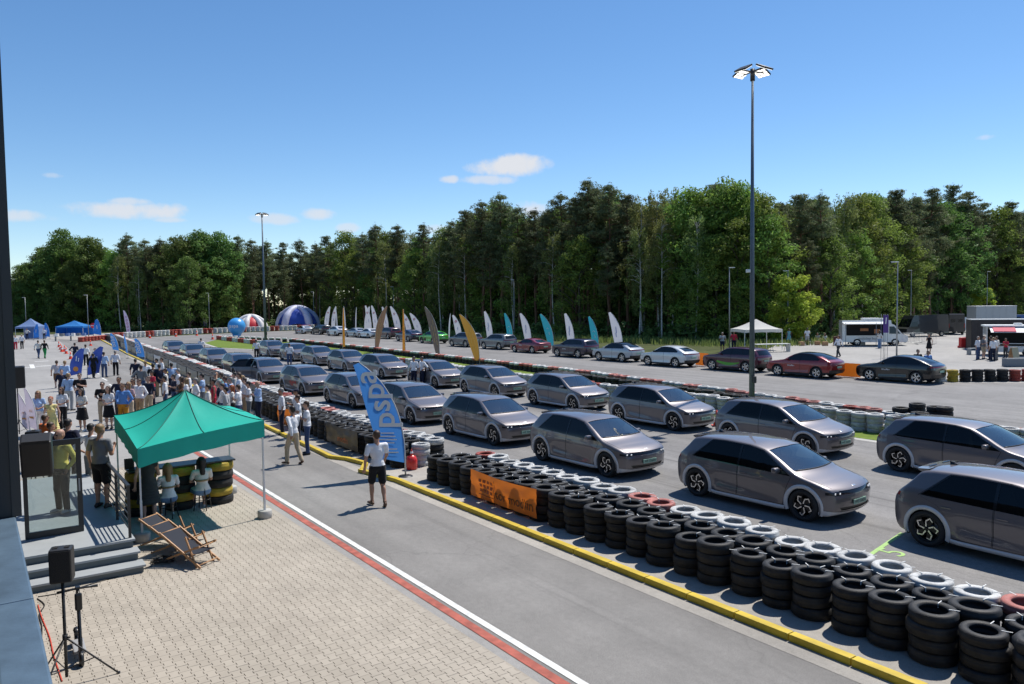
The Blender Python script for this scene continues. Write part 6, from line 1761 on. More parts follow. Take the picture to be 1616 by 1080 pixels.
# lilac flags with crimson lettering
for q, yt, lab in (((206, 532), 489, 'lilac feather flag with crimson letters left of the far bend'), ((327, 521), 487, 'lilac feather flag with crimson letters behind the red and white tyres')):
    p = G(*q); hh = ztop(p, yt); feather(p, hh, 172, hh * .22, hh * .15, F_lilac, lab, text='DOOOS', tm=I_crim, tscale=.75, group='lilac flags', ts=(.12, .70))
# flags in the infield
for q, top, m, lab, b_, an, w_ in (((541, 553), 486, F_orange, 'narrow orange flag furthest left in the infield', .15, 0, .28), ((592, 556), 482, F_brown, 'brown patterned feather flag curving right in the infield', 1.3, 2, .36), ((640, 562), 488, F_orange, 'narrow orange flag second from left in the infield', .1, 180, .30),
                     ((694, 566), 482, F_grey, 'dark grey patterned feather flag curving left in the infield', 1.25, 178, .36), ((757, 577), 494, F_gold, 'gold patterned feather flag nearest the camera in the infield', 1.5, 178, .38)):
    p = G(*q); feather(p, ztop(p, top), an, b_, w_, m, lab, marks=[('line', .35, .25 + .14 * k, .10, I_gold if m != F_orange else F_gold) for k in range(4)] + ([('line', .65, .3 + .13 * k, .09, I_gold) for k in range(3)] if w_ > .32 else []), z0=.35, group='orange and patterned flags in the infield')
# flags behind the far line of cars
def far_base(x, c):
    lo_, hi_ = -170., -10.
    for _ in range(40):
        m_ = (lo_ + hi_) / 2
        if cam_px(T(m_, c))[0] < x: lo_ = m_
        else: hi_ = m_
    return T(lo_, c)
FF = [(512, 520, 483, 'w'), (523, 525, 483, 'w'), (533, 532, 483, 't'), (546, 546, 483, 't'), (561, 563, 485, 't'), (575, 580, 483, 'w'), (587, 587, 481, 'w'), (597, 591, 481, 'w'), (614, 608, 483, 'w'), (633, 620, 482, 'w'), (650, 640, 494, 'w'), (666, 651, 493, 'w'), (681, 676, 494, 't'), (708, 711, 495, 't'),
      (729, 718, 496, 'w'), (778, 771, 490, 'w'), (810, 801, 493, 'b'), (839, 825, 493, 'w'), (874, 857, 494, 'b'), (907, 898, 493, 'w'), (945, 937, 498, 'b'), (983, 966, 491, 'w')]
nw = nb_ = 0
for xb, xt, yt, kk in FF:
    c_ = float(np.interp(xb, [500, 700, 1000], [52.5, 50.5, 48.5])); p = far_base(xb, c_); h = ztop(p, yt); px_m = p.y / CAM_F
    bend = abs(xt - xb) * px_m; an = 0 if xt > xb else 180
    w_ = {'w': .64, 't': .14, 'b': .55}[kk]
    if kk == 'b': lab = f'turquoise feather flag, {ordw(nb_)} of three from left'; nb_ += 1; mk = [('vee', .5, .55, .05, I_white), ('line', .45, .4, .08, I_white)]
    else:
        lab = f'white feather flag behind the far line of cars, {ordw(nw)} from left'; nw += 1
        mk = [('ring', .5, .74, .22, I_red), ('line', .5, .45, .10, I_blue)] if xb < 760 and kk == 'w' else [('line', .5, .55, .14, I_blue), ('line', .62, .42, .10, I_blue), ('bar', .5, .14, .4, I_red)] if kk == 'w' else []
    feather(p, h, an, max(bend * 1.15, .85 if kk != 't' else .25), w_, F_teal if kk == 'b' else F_white, lab, marks=mk, z0=.45, group='feather flags behind the far cars')
# ---------------------------------------------------------------- masts and lamp posts
M_mast = mat('mast_galvanised', (.10, .13, .165), .5, metal=.4, var=.15, scale=2)
M_lens = mat('floodlight_lens', (.85, .85, .80), .3, emit=(1, .97, .90, 1.4))
def mast(p, h, label, yaw=0., r0=.13):
    o = empty('floodlight_mast', p, yaw, label, 'floodlight', 'floodlight masts')
    MB().cyl((0, 0, 0), (0, 0, h), r0, r0 * .38, 14).lathe([(r0 * 1.8, 0), (r0 * 1.8, .03), (r0 * 1.1, .05)], 14).build('pole', M_mast, o)
    MB().cyl((-.6, 0, h - .05), (.6, 0, h - .05), .03, n=8).cyl((0, -.6, h - .05), (0, .6, h - .05), .03, n=8).cyl((0, 0, h - .45), (0, 0, h + .06), .10, n=10).build('crossarm', M_frame, o)
    for k in range(4):
        a = k * math.pi / 2 + .2; c_ = Vector((math.cos(a) * .62, math.sin(a) * .62, h))
        R = Matrix.Rotation(a, 3, 'Z') @ Matrix.Rotation(rad(28), 3, 'Y')
        f = MB().bbox((0, 0, 0), (.50, .62, .08), .02, rot=R).build('floodlight', M_frame, o, c_)
        for i in range(3):
            for j in range(3): MB().box(R @ Vector((-.16 + i * .16, -.20 + j * .20, -.046)), (.115, .165, .012), rot=R).build('lens', M_lens, f)
    MB().bbox((-.22, 0, h * .42), (.16, .14, .14), .02).build('control_box', M_whitepl, o)
    MB().bbox((0, -r0 - .05, 1.5), (.14, .10, .3), .02).build('junction_box', M_frame, o)
    return o
mast(G(1186.5, 652), 14.95, 'tall floodlight mast rising from the infield tyres on the right', .4)
pm2 = G(419.5, 545); mast(pm2, ztop(pm2, 338), 'distant floodlight mast left of the inflatable dome', .9, .18)
def lamp(p, h, label, arm=1):
    o = empty('lamp_post', p, 0, label, 'lamp post', 'street lamp posts')
    MB().cyl((0, 0, 0), (0, 0, h), .075, .04, 8).build('pole', M_steel, o); MB().bbox((-.25 * arm, 0, h + .02), (.6, .2, .07), .02).build('lamp_head', M_whitepl, o)
for q, yt, lab, ar in (((1151, 549), 423, 'lamp post behind the dark red car', -1), ((1415, 562), 414, 'lamp post standing on the gravel lot', 1), ((1243, 541), 428, 'slim lamp post in front of the bright bush', 1), ((1437, 522), 427, 'lamp post beside the dark van', 1), ((1557, 512), 429, 'lamp post at the bright bush behind the trailer', -1),
                  ((812, 531), 442, 'lamp post behind the grey cars', 1), ((622, 520), 453, 'lamp post behind the white flags', 1), ((331, 522), 463, 'lamp post behind the far bend', 1), ((496, 516), 461, 'lamp post right of the large dome tent', 1), ((140, 531), 466, 'lamp post behind the blue tents', 1), ((42, 528), 470, 'lamp post at the far left', 1)):
    p = G(*q); lamp(p, ztop(p, yt), lab, ar)

# ---------------------------------------------------------------- far end: balloon, domes, tents
M_balloon = mat('balloon_blue', (.06, .33, .72), .35, coat=.2); M_infl_w = mat('inflatable_white', (.70, .70, .72), .5, trans=.1); M_infl_r = mat('inflatable_red', (.58, .02, .035), .5, trans=.1); M_infl_b = mat('inflatable_blue', (.03, .08, .42), .5, trans=.15); M_infl_l = mat('inflatable_lilac', (.55, .57, .74), .5, trans=.1)
pb = G(374, 534); k_ = pb.y / CAM_F; R = 13.5 * k_
o = empty('balloon', pb, 0, 'round light blue balloon with white letters at the infield tip', 'balloon')
MB().lathe([(R * .45, 0), (R * .42, R * .2), (R * .55, R * .55)] + [(R * math.sin(t_), R * 1.38 - R * math.cos(t_)) for t_ in np.linspace(.62, math.pi - .001, 16)], 28).build('envelope', M_balloon, o)
for i, ch in enumerate('pspa'):
    an = rad(-112 + i * 15); obj_from('letter', text_mesh(ch, R * .55, I_white, bold=.02), o, (math.cos(an) * (R + .04), math.sin(an) * (R + .04), R * 1.45), (rad(90), 0, an + rad(90)))
def dome(p, w, h, mats, legs, label, name):
    o = empty(name, p, 0, label, 'inflatable tent', 'inflatable tents'); n = 12
    rx = w / 2
    for k in range(legs):
        a0 = 2 * math.pi * k / legs + .55; a1 = a0 + 2 * math.pi / legs
        MB().tube([(rx * math.cos(t_) * math.cos(a0), rx * math.cos(t_) * math.sin(a0), h * math.sin(t_)) for t_ in np.linspace(0, math.pi / 2 - .02, n)], [rx * .19] * 6 + [rx * .15] * 6, 9).build('inflated_leg', mats[0], o)
        vs = []; N = 8
        for i in range(n):
            t_ = math.pi / 2 * i / (n - 1)
            for j in range(N + 1):
                a = a0 + (a1 - a0) * j / N; lift = math.cos((j / N - .5) * math.pi) * .5
                tt = t_ if i else 0
                zz = h * math.sin(tt); rr = rx * math.cos(tt) * .97
                if zz < h * .42 * lift * mats[3]: zz = h * .42 * lift * mats[3]; rr = rx * math.sqrt(max(0, 1 - (zz / h) ** 2)) * .97
                vs.append((rr * math.cos(a), rr * math.sin(a), zz))
        w_ = N + 1
        MB().add(vs, [(i * w_ + j, i * w_ + j + 1, (i + 1) * w_ + j + 1, (i + 1) * w_ + j) for i in range(n - 1) for j in range(N)], 0, True).build('panel', mats[1 + k % 2], o)
    return o
pd = G(470, 517); k_ = pd.y / CAM_F
dome(pd, 62 * k_, 31 * k_, (M_infl_l, M_infl_b, M_infl_b, 1.0), 5, 'large blue and white inflatable dome tent before the trees', 'inflatable_dome')
pd = G(396, 521); k_ = pd.y / CAM_F
dome(pd, 46 * k_, 22 * k_, (M_infl_w, M_infl_r, M_infl_w, .3), 6, 'red and white inflatable dome tent behind the balloon', 'inflatable_dome')
F_tent_b = cloth_flag('tent_blue_fabric', (.05, .25, .62)); F_tent_p = cloth_flag('tent_pale_blue_fabric', (.22, .32, .55))
def tent(name, p, w, dp, eave, pkz, m, label, yaw=0., legs=True, back=None, ridge=0., group=None, text=None):
    o = empty(name, p, yaw, label, 'tent', group)
    cs = [Vector((-w / 2, -dp / 2, eave)), Vector((w / 2, -dp / 2, eave)), Vector((w / 2, dp / 2, eave)), Vector((-w / 2, dp / 2, eave))]
    rm, vm = tent_roof(cs, Vector((0, 0, pkz)), 0, 8, .30); rm.build('roof', m, o); vm.build('valance', m, o)
    for c_ in cs: MB().box((c_.x * .98, c_.y * .98, eave / 2), (.05, .05, eave)).build('leg', M_whitepl, o)
    if back:
        for wl in back:
            mb = MB()
            if wl == 'back': mb.box((0, dp / 2 - .02, eave / 2), (w, .02, eave - .05))
            if wl == 'left': mb.box((-w / 2 + .02, 0, eave / 2), (.02, dp, eave - .05))
            if wl == 'right': mb.box((w / 2 - .02, 0, eave / 2), (.02, dp, eave - .05))
            mb.build('side_wall', m, o)
    if text: obj_from('lettering', text_mesh(text, .42, I_white), o, (0, -dp / 2 - .02, eave - .15), (rad(90), 0, 0))
    return o
p = (G(87, 530) + G(131, 531)) / 2; wd = (G(87, 530) - G(131, 531)).length * .62; k_ = p.y / CAM_F
tent('event_tent', p + Vector((0, 2, 0)), 44 * k_, 3.6, 15 * k_, 24 * k_, F_tent_b, 'bright blue event tent beside the leaning blue flags', 0, True, ('back', 'left'))
p = G(38, 536); k_ = p.y / CAM_F
tent('event_tent', p + Vector((0, 2, 0)), 34 * k_, 3.4, 20 * k_, 33 * k_, F_tent_p, 'pale blue domed event tent at the far left', .2, True, ('back', 'right'))
for q, yt, lab, an, w_ in (((53, 537), 511, 'blue feather flag at the corner of the pale tent', 0, .9), ((79, 535), 509, 'blue feather flag left of the bright blue tent', 180, .9), ((160, 532), 503, 'blue feather flag leaning right of the no entry sign', 180, 1.5)):
    p = G(*q); feather(p, ztop(p, yt), an, .6, w_, F_royal, lab, marks=[('line', .5, .5, .2, I_white)], z0=.3, group='royal blue flags')
p = G(147.5, 531); o = empty('road_sign', p, 0, 'red no entry sign on a post near the blue flags', 'sign'); k_ = p.y / CAM_F
MB().cyl((0, 0, 0), (0, 0, 16 * k_), .04, n=8).build('post', M_steel, o); MB().lathe([(0, -.03), (.45, -.03), (.45, 0)], 20, axis='Y').build('disc', M_infl_r, o, (0, -.05, 17 * k_)); MB().box((0, -.095, 17 * k_), (.62, .01, .14)).build('bar', I_white, o)
p = G(112, 538); o = empty('market_stall', p, .3, 'low table with white and pale boxes before the blue tent', 'table')
MB().box((0, 0, .74), (4.6, .9, .05)).build('table_top', M_whitepl, o)
for sx in (-2.1, 0, 2.1): MB().box((sx, 0, .36), (.06, .8, .72)).build('leg', M_steel, o)
for k in range(6): tag(MB().bbox((0, 0, .2), (.5, .4, .4), .02).build('carton', [M_whitepl, M_grey_b, F_tent_p][k % 3], None, p + Matrix.Rotation(.3, 3, 'Z') @ Vector((-1.9 + k * .75, 0, .765))), f'carton on the low table before the blue tent, {ordw(k)} from left', 'box', 'cartons on the stall table')

# cones
M_cone = mat('traffic_cone_red', (.72, .06, .02), .5); M_conew = mat('cone_band', (.75, .75, .75), .5)
def cone(p, h, label, name='traffic_cone'):
    o = empty(name, p, 0, label, 'cone', 'traffic cones'); s_ = h / .5
    MB().lathe([(.115 * s_, .02), (.072 * s_, .20 * s_)], 14).lathe([(.052 * s_, .31 * s_), (.022 * s_, .5 * s_), (0, .5 * s_)], 14).bbox((0, 0, .012), (.30 * s_, .30 * s_, .024), .008).build('cone_body', M_cone, o)
    MB().lathe([(.0725 * s_, .20 * s_), (.0525 * s_, .31 * s_)], 14).build('white_band', M_conew, o)
cone(G(1131, 672, .016), .62, 'orange and white cone on the grass between the grey cars')
for k, q in enumerate(((93, 548), (95.5, 552), (97.5, 555.5), (102, 555), (104.5, 558.5), (111.5, 567), (143, 546))): cone(G(*q), .75, f'red cone in the line leading to the blue tent, {ordw(k)} from the far end')
for k, q in enumerate(((236.5, 534), (277.5, 531.5), (310.5, 530), (335.5, 536))): cone(G(*q), .9, f'small cone on the far bend, {ordw(k)} from left')
p = G(650, 741); o = empty('fire_extinguisher', p, 0, 'red fire extinguisher with cone shaped top in the barrier gap', 'extinguisher')
MB().lathe([(.0, .0), (.15, .0), (.17, .03), (.17, .30), (.13, .40), (.06, .44)], 18).build('cylinder', mat('extinguisher_red', (.60, .02, .015), .35, coat=.3), o); MB().lathe([(.05, .44), (.045, .50), (.0, .66)], 12).build('cone_top', M_cone, o); MB().lathe([(.052, .50), (.04, .56)], 12).build('white_band', M_conew, o)

# ---------------------------------------------------------------- gravel lot: stalls, vans, trailer
M_van_w = paint('van_white', (.70, .70, .69), 0., .3); M_van_d = paint('van_anthracite', (.011, .013, .018), .1, .4)
M_box_d = mat('trailer_brown', (.026, .021, .022), .6, var=.1, scale=2); M_box_g = mat('box_body_grey', (.40, .42, .43), .5, var=.05, scale=2)
VW = wheel_meshes(.34, .22, 'five', .21)
def van_wheels(o, xs, w, r=.34):
    for x in xs:
        for sg in (1, -1):
            q = obj_from('wheel', VW[0], o, (x, sg * (w / 2 - .08), r), (0, 0, 0 if sg > 0 else math.pi)); obj_from('tyre', VW[1], q); obj_from('rim', VW[2], q)
def loft(prof, w, inset=.08, ny=3):
    """extruded side profile with tumblehome, closed"""
    mb = MB(); n = len(prof); zmax = max(p[1] for p in prof); vs = []
    for sg, k in ((-1, 1.), (1, 1.)):
        for x, z in prof: vs.append((x, sg * (w / 2 - inset * max(0, (z - 1.0)) / max(.1, zmax - 1.0)), z))
    mb.add(vs, [tuple(range(n)), tuple(reversed(range(n, 2 * n)))] + [(k, n + k, n + (k + 1) % n, (k + 1) % n) for k in range(n)])
    return mb
def pane(mb, x0, x1, z0, z1, w, sg, inset=.08, zmax=2.6, sl=0.):
    f = lambda z: sg * (w / 2 - inset * max(0, z - 1.0) / (zmax - 1.0) + .006)
    mb.add([(x0, f(z0), z0), (x1, f(z0), z0), (x1 - sl, f(z1), z1), (x0, f(z1), z1)], [(0, 1, 2, 3) if sg < 0 else (3, 2, 1, 0)])
# camper stall
pc0, pc1 = G(1331, 546), G(1428, 546); yaw = math.atan2((pc1 - pc0).y, (pc1 - pc0).x); L = 5.6
o = empty('camper_stall', (pc0 + pc1) / 2 + Vector((.3, 1.0, .01)), yaw, 'white camper van used as a food stall with its awning flap open', 'camper van')
prof = [(-2.8, .35), (2.75, .35), (2.85, .55), (2.82, .95), (2.35, 1.12), (1.75, 1.95), (1.45, 2.12), (1.40, 2.45), (-2.8, 2.45)]
loft(prof, 2.0, .10).build('body', M_van_w, o); van_wheels(o, (-1.5, 1.75), 2.0)
m1 = MB(); pane(m1, 1.25, 2.2, 1.15, 1.85, 2.0, -1, .1, 2.45, .55); pane(m1, 1.25, 2.2, 1.15, 1.85, 2.0, 1, .1, 2.45, .55); m1.build('cab_window', M_dark_glass, o)
MB().add([(2.36, -.82, 1.14), (2.36, .82, 1.14), (1.79, .76, 1.92), (1.79, -.76, 1.92)], [(0, 1, 2, 3)]).build('windscreen', M_dark_glass, o, (.02, 0, .01))
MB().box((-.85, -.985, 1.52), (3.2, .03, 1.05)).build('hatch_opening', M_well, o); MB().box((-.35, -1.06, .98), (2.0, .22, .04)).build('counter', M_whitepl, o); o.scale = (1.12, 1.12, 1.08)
MB().box((-.9, -1.008, 1.55), (.7, .012, .25)).box((.2, -1.008, 1.4), (.5, .012, .4)).build('menu_board', mat('menu_orange', (.35, .14, .05), .6), o)
MB().box((-1.0, -1.55, 2.22), (3.7, 1.30, .04), rot=Matrix.Rotation(.13, 3, 'X')).build('awning', M_whitepl, o)
for x in (-2.7, -.1): MB().cyl((x, -2.1, 0), (x, -2.1, 2.26), .025, n=6).build('awning_pole', M_steel, o)
MB().bbox((-.2, 0, 2.56), (1.5, 1.0, .2), .06).bbox((.9, 0, 2.55), (.7, .8, .16), .05).build('roof_unit', M_whitepl, o)
obj_from('lettering', text_mesh('mobilny bar', .34, M_grey_b), o, (-.6, -1.012, .70), (rad(90), 0, 0))
MB().box((2.87, 0, .62), (.03, 1.6, .14)).build('front_grille', M_well, o)
p = G(1338, 545); tag(MB().bbox((0, 0, .45), (.7, .6, .9), .03).build('drinks_cabinet', mat('cabinet_red', (.10, .02, .02), .5), None, p + Vector((-.9, .6, .01)), (0, 0, yaw)), 'dark red cabinet under the camper awning', 'cabinet')
p = G(1357, 545); tag(MB().bbox((0, 0, .25), (.8, .5, .5), .03).build('cool_box', M_whitepl, None, p + Vector((.2, .2, .01)), (0, 0, yaw)), 'white cool box beside the camper counter', 'box')
# dark vans
def big_van(p, yaw, L, H_, W_, m, label, name='delivery_van', red=False):
    o = empty(name, p, yaw, label, 'van', 'vans on the gravel lot')
    prof = [(-L / 2, .38), (L / 2 - .05, .38), (L / 2, .6), (L / 2 - .06, 1.05), (L / 2 - .45, 1.25), (L / 2 - .95, H_ * .82), (L / 2 - 1.25, H_ - .05), (-L / 2 + .1, H_), (-L / 2, H_ - .12)]
    loft(prof, W_, .14).build('body', m, o); van_wheels(o, (-L / 2 + 1.1, L / 2 - .95), W_)
    m1 = MB(); pane(m1, L / 2 - 1.7, L / 2 - .62, 1.3, 1.9, W_, -1, .14, H_, .28); pane(m1, L / 2 - 1.7, L / 2 - .62, 1.3, 1.9, W_, 1, .14, H_, .28); m1.build('cab_window', M_dark_glass, o)
    MB().add([(L / 2 - .45, -.85, 1.27), (L / 2 - .45, .85, 1.27), (L / 2 - .93, .80, H_ * .80), (L / 2 - .93, -.80, H_ * .80)], [(0, 1, 2, 3)]).build('windscreen', M_dark_glass, o, (.02, 0, .012))
    for sg in (-1, 1):
        MB().bbox((-L / 2 - .012, sg * (W_ / 2 - .12), 1.2), (.03, .14, .55), .01).build('tail_light', M_tail, o); MB().box((-L / 2 - .012, sg * .42, 1.35), (.02, .72, 1.7)).build('rear_door', m, o); MB().box((-L / 2 - .028, sg * .42, 1.85), (.012, .52, .42)).build('rear_window', M_dark_glass, o)
    if red: MB().box((.6, -W_ / 2 + .02, .95), (2.2, .03, .75)).build('red_graphic', M_infl_r, o)
    return o
v0, v1 = G(1422, 533), G(1490, 531); yv = math.atan2((v0 - v1).y, (v0 - v1).x)
big_van((v0 + v1) / 2 + Vector((.5, 1.2, .01)), yv, 6.4, 2.75, 2.05, M_van_d, 'long dark grey van parked before the trees')
big_van(G(1503, 529) + Vector((1.5, 3.2, .01)), rad(75), 6.0, 2.75, 2.05, M_van_d, 'dark grey van seen from behind beside the long one')
big_van(G(1524, 526) + Vector((1.2, 1.5, .01)), rad(-12), 5.0, 2.15, 1.95, M_van_w, 'white van with a red side next to the dark vans', 'delivery_van', True)
# container, grey box, food trailer
def cargo(name, p, yaw, L, W_, H_, z0, m, label, cat, roofm=None, ribs=0):
    o = empty(name, p, yaw, label, cat)
    MB().bbox((L / 2, W_ / 2, z0 + (H_ - z0) / 2), (L, W_, H_ - z0), .03).build('body', m, o)
    MB().bbox((L / 2, W_ / 2, H_ + .03), (L + .06, W_ + .06, .06), .02).build('roof_edge', roofm or M_box_g, o)
    for k in range(ribs): MB().box((L * (k + .5) / ribs, -.012, z0 + (H_ - z0) / 2), (.05, .02, H_ - z0 - .1)).build('rib', m, o)
    return o
cargo('black_container', G(1532.5, 552, .01), rad(-20), 12.0, 2.5, 2.78, .05, M_box_d, 'long dark brown container behind the awning stall', 'container', M_box_g, 10)
o = cargo('box_truck', G(1540, 533, .01), rad(-6), 4.6, 2.4, 3.75, .9, M_box_g, 'grey box truck body rising behind the dark container', 'truck', M_whitepl, 6)
for x in (.9, 3.6):
    for y in (.2, 2.2): MB().lathe([(.1, -.12), (.42, -.12), (.45, -.08), (.45, .08), (.42, .12), (.1, .12)], 18, axis='Y', c=(x, y, .45)).build('wheel', M_car_tyre, o)
for k, (q, lab) in enumerate((((1598, 521), 'small white van far right behind the container'), ((1630, 521), 'blue van far right behind the container'))):
    big_van(G(*q) + Vector((0, 2, .01)), rad(170), 5.0, 2.2, 1.9, M_van_w if k == 0 else paint('van_blue', (.03, .06, .20)), lab)
o = empty('food_trailer', G(1556, 561, .01), rad(-24), 'white food trailer with a red and white awning flap on the right', 'food trailer')
MB().box((2.6, 1.0, .55), (5.2, 2.0, .5)).box((2.6, 1.95, 1.6), (5.2, .06, 1.7)).box((.05, 1.0, 1.6), (.08, 2.0, 1.7)).box((5.15, 1.0, 1.6), (.08, 2.0, 1.7)).build('body', M_van_w, o)
MB().bbox((2.6, 1.0, 2.48), (5.5, 2.3, .14), .05).build('roof', M_whitepl, o)
MB().bbox((2.4, 1.0, 2.62), (.6, .5, .18), .06).build('roof_vent', M_whitepl, o)
MB().box((2.0, -.55, 2.18), (3.6, 1.15, .03), rot=Matrix.Rotation(.35, 3, 'X')).build('awning', M_infl_w, o)
MB().box((1.2, -.57, 2.20), (1.6, 1.0, .03), rot=Matrix.Rotation(.35, 3, 'X')).build('awning_print', I_red, o, (0, -.012, .03))
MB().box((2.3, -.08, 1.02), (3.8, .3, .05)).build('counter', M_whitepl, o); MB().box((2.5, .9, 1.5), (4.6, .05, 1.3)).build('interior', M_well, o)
for x in (1.9, 2.9): MB().lathe([(.08, -.1), (.30, -.1), (.33, 0), (.30, .1), (.08, .1)], 16, axis='Y', c=(x, .1, .33)).build('wheel', M_car_tyre, o)
# white gazebo, tables, crowd barriers, sign tower, others
F_gw = cloth_flag('gazebo_white_fabric', (.72, .70, .66), .3)
p = G(1198, 553); k_ = p.y / CAM_F
tent('gazebo', p + Vector((0, 1.0, .01)), 62 * k_, 3.6, 33 * k_, 49 * k_, F_gw, 'white pop up gazebo at the forest edge behind the mast', .1)
p = G(1218, 556); o = empty('folding_table', p + Vector((0, 0, .01)), .15, 'white folding table beside the gazebo', 'table')
MB().box((0, 0, .76), (3.4, .8, .05)).build('table_top', M_whitepl, o); MB().box((1.65, 0, .4), (.04, .8, .75)).build('end_panel', M_whitepl, o)
for x in (-1.5, 0, 1.4): MB().tube([(x, -.35, 0), (x, 0, .74), (x, .35, 0)], .02, 6).build('leg', M_steel, o)
def crowd_barrier(p, yaw, label):
    o = empty('crowd_barrier', p, yaw, label, 'barrier', 'steel crowd barriers')
    MB().tube([(-1.1, 0, .12), (-1.1, 0, 1.0), (-1.0, 0, 1.08), (1.0, 0, 1.08), (1.1, 0, 1.0), (1.1, 0, .12)], .02, 6, closed=True).build('frame', M_steel, o)
    for k in range(14): MB().cyl((-.98 + k * .15, 0, .13), (-.98 + k * .15, 0, 1.07), .008, n=5).build('bar', M_steel, o)
    for x in (-.8, .8): MB().box((x, 0, .03), (.05, .6, .05)).build('foot', M_steel, o)
crowd_barrier(G(1433, 543), rad(-10), 'left steel crowd barrier near the dark vans'); crowd_barrier(G(1460, 544), rad(-8), 'right steel crowd barrier near the dark vans'); crowd_barrier(G(1441, 541), rad(-12), 'middle steel crowd barrier near the dark vans')
p = G(1395, 573); h = ztop(p, 496); o = empty('sign_tower', p, .1, 'slim lattice tower with a purple banner on the gravel lot', 'sign')
for sx in (-.16, .16):
    for sy in (-.16, .16): MB().cyl((sx, sy, 0), (sx, sy, h), .02, n=6).build('upright', M_steel, o)
MB().box((0, -.19, h - .75), (.42, .03, 1.35)).build('banner', mat('purple_banner', (.08, .03, .20), .6), o)
MB().box((0, -.21, h - .5), (.07, .012, .5), rot=Matrix.Rotation(.1, 3, 'Y')).build('print', I_white, o)
tag(MB().bbox((0, 0, .5), (1.4, .5, 1.0), .06).bbox((0, 0, .1), (1.5, .7, .2), .05).build('water_barrier', mat('barrier_red', (.55, .02, .02), .5), None, G(1526, 549)), 'red plastic road barrier beside the dark container', 'barrier')
tag(MB().bbox((0, 0, .3), (1.9, .6, .55), .03).box((0, 0, .6), (1.8, .5, .02)).build('planter', mat('planter_grey', (.16, .18, .20), .7), None, G(1606, 579)), 'grey planter box at the right edge of the gravel lot', 'planter')
o = empty('sandwich_board', G(1600, 571), .3, 'wooden chalk board before the food trailer', 'sign')
for sg in (-1, 1): MB().box((0, sg * .16, .55), (.62, .03, 1.1), rot=Matrix.Rotation(sg * .22, 3, 'X')).build('panel', M_wood if sg > 0 else mat('board_face', (.36, .33, .22), .7), o)
o = empty('low_table', G(1536, 560), .1, 'small steel table left of the group before the awning', 'table')
MB().box((0, 0, .55), (.9, .6, .03)).build('table_top', M_steel, o)
for sx in (-.4, .4): MB().box((sx, 0, .27), (.03, .55, .54)).build('leg', M_steel, o)
def plain_banner(p0, p1, z0, z1, label):
    dv = p1 - p0; n = 14; vs = []
    for k in range(n + 1):
        q = p0.lerp(p1, k / n)
        for z in (z0, (z0 + z1) / 2, z1): vs.append(q + Vector((0, 0, z)) + Vector((-.5, -.8, 0)).normalized() * (.03 + .03 * math.sin(k * 1.9 + z * 5)))
    o = MB().add([v - p0 for v in vs], [(k * 3 + j, k * 3 + 3 + j, k * 3 + 4 + j, k * 3 + 1 + j) for k in range(n) for j in (0, 1)], 0, True).build('banner', M_orange, None, p0)
    tag(o, label, 'banner', 'orange banners at the lot edge')
plain_banner(G(1318, 594), G(1358, 597), .05, .9, 'orange banner between the red and black cars')
plain_banner(G(1098, 577), G(1118, 579), .05, 1.0, 'orange red banner between the white and dark red cars')
for k, q in enumerate(((1290, 545), (1302, 546), (1265, 546))):
    P_('w_sit', G(*q, -.42), 250 - k * 40, ('ltgrey', 'white', 'offwhite')[k], 'navy', f'seated person at the forest edge, {ordw(k)} from the {"gazebo" if k == 2 else "right"}' if k == 2 else ('seated person in grey at the forest edge', 'seated person in white beside the forest edge')[k], 'brown')
    tag(MB().bbox((0, 0, .22), (.5, .5, .44), .03).build('stool_box', M_wood, None, G(*q)), ('wooden box seat under the grey clad person', 'wooden box seat under the person in white', 'wooden box seat nearest the gazebo')[k], 'seat', 'box seats')
# ================================================================ forest
def leaf_mat(name, rgb, var=.35, trans=.35, hue=.03):
    m = bpy.data.materials.new(name); m.use_nodes = True; nt = m.node_tree; b = nt.nodes['Principled BSDF']; out = nt.nodes['Material Output']
    b.inputs['Roughness'].default_value = .6; b.inputs['Specular IOR Level'].default_value = .25
    oi = nt.nodes.new('ShaderNodeObjectInfo'); gi = nt.nodes.new('ShaderNodeNewGeometry')
    nz = nt.nodes.new('ShaderNodeTexNoise'); nz.inputs['Scale'].default_value = .55; nz.inputs['Detail'].default_value = 4; nt.links.new(gi.outputs['Position'], nz.inputs['Vector'])
    rgbn = nt.nodes.new('ShaderNodeRGB'); rgbn.outputs[0].default_value = (*rgb, 1)
    hs = nt.nodes.new('ShaderNodeHueSaturation'); nt.links.new(rgbn.outputs[0], hs.inputs['Color'])
    def mr(src, lo, hi, a=0., c=1.):
        n = nt.nodes.new('ShaderNodeMapRange'); n.inputs[1].default_value = a; n.inputs[2].default_value = c; n.inputs[3].default_value = lo; n.inputs[4].default_value = hi; nt.links.new(src, n.inputs[0]); return n.outputs[0]
    def mul(a, c):
        n = nt.nodes.new('ShaderNodeMath'); n.operation = 'MULTIPLY'; nt.links.new(a, n.inputs[0]); nt.links.new(c, n.inputs[1]); return n.outputs[0]
    v = mul(mul(mr(oi.outputs['Random'], .95, 1.6), mr(nz.outputs[0], 1 - var, 1 + var, .3, .7)), mr(gi.outputs['Random Per Island'], .7, 1.3))
    nt.links.new(v, hs.inputs['Value']); nt.links.new(mr(oi.outputs['Random'], .5 - hue, .5 + hue), hs.inputs['Hue'])
    nt.links.new(hs.outputs[0], b.inputs['Base Color'])
    tr = nt.nodes.new('ShaderNodeBsdfTranslucent'); nt.links.new(hs.outputs[0], tr.inputs[0]); mx = nt.nodes.new('ShaderNodeMixShader'); mx.inputs[0].default_value = trans
    nt.links.new(b.outputs[0], mx.inputs[1]); nt.links.new(tr.outputs[0], mx.inputs[2]); nt.links.new(mx.outputs[0], out.inputs[0])
    MATS[name] = m; return m
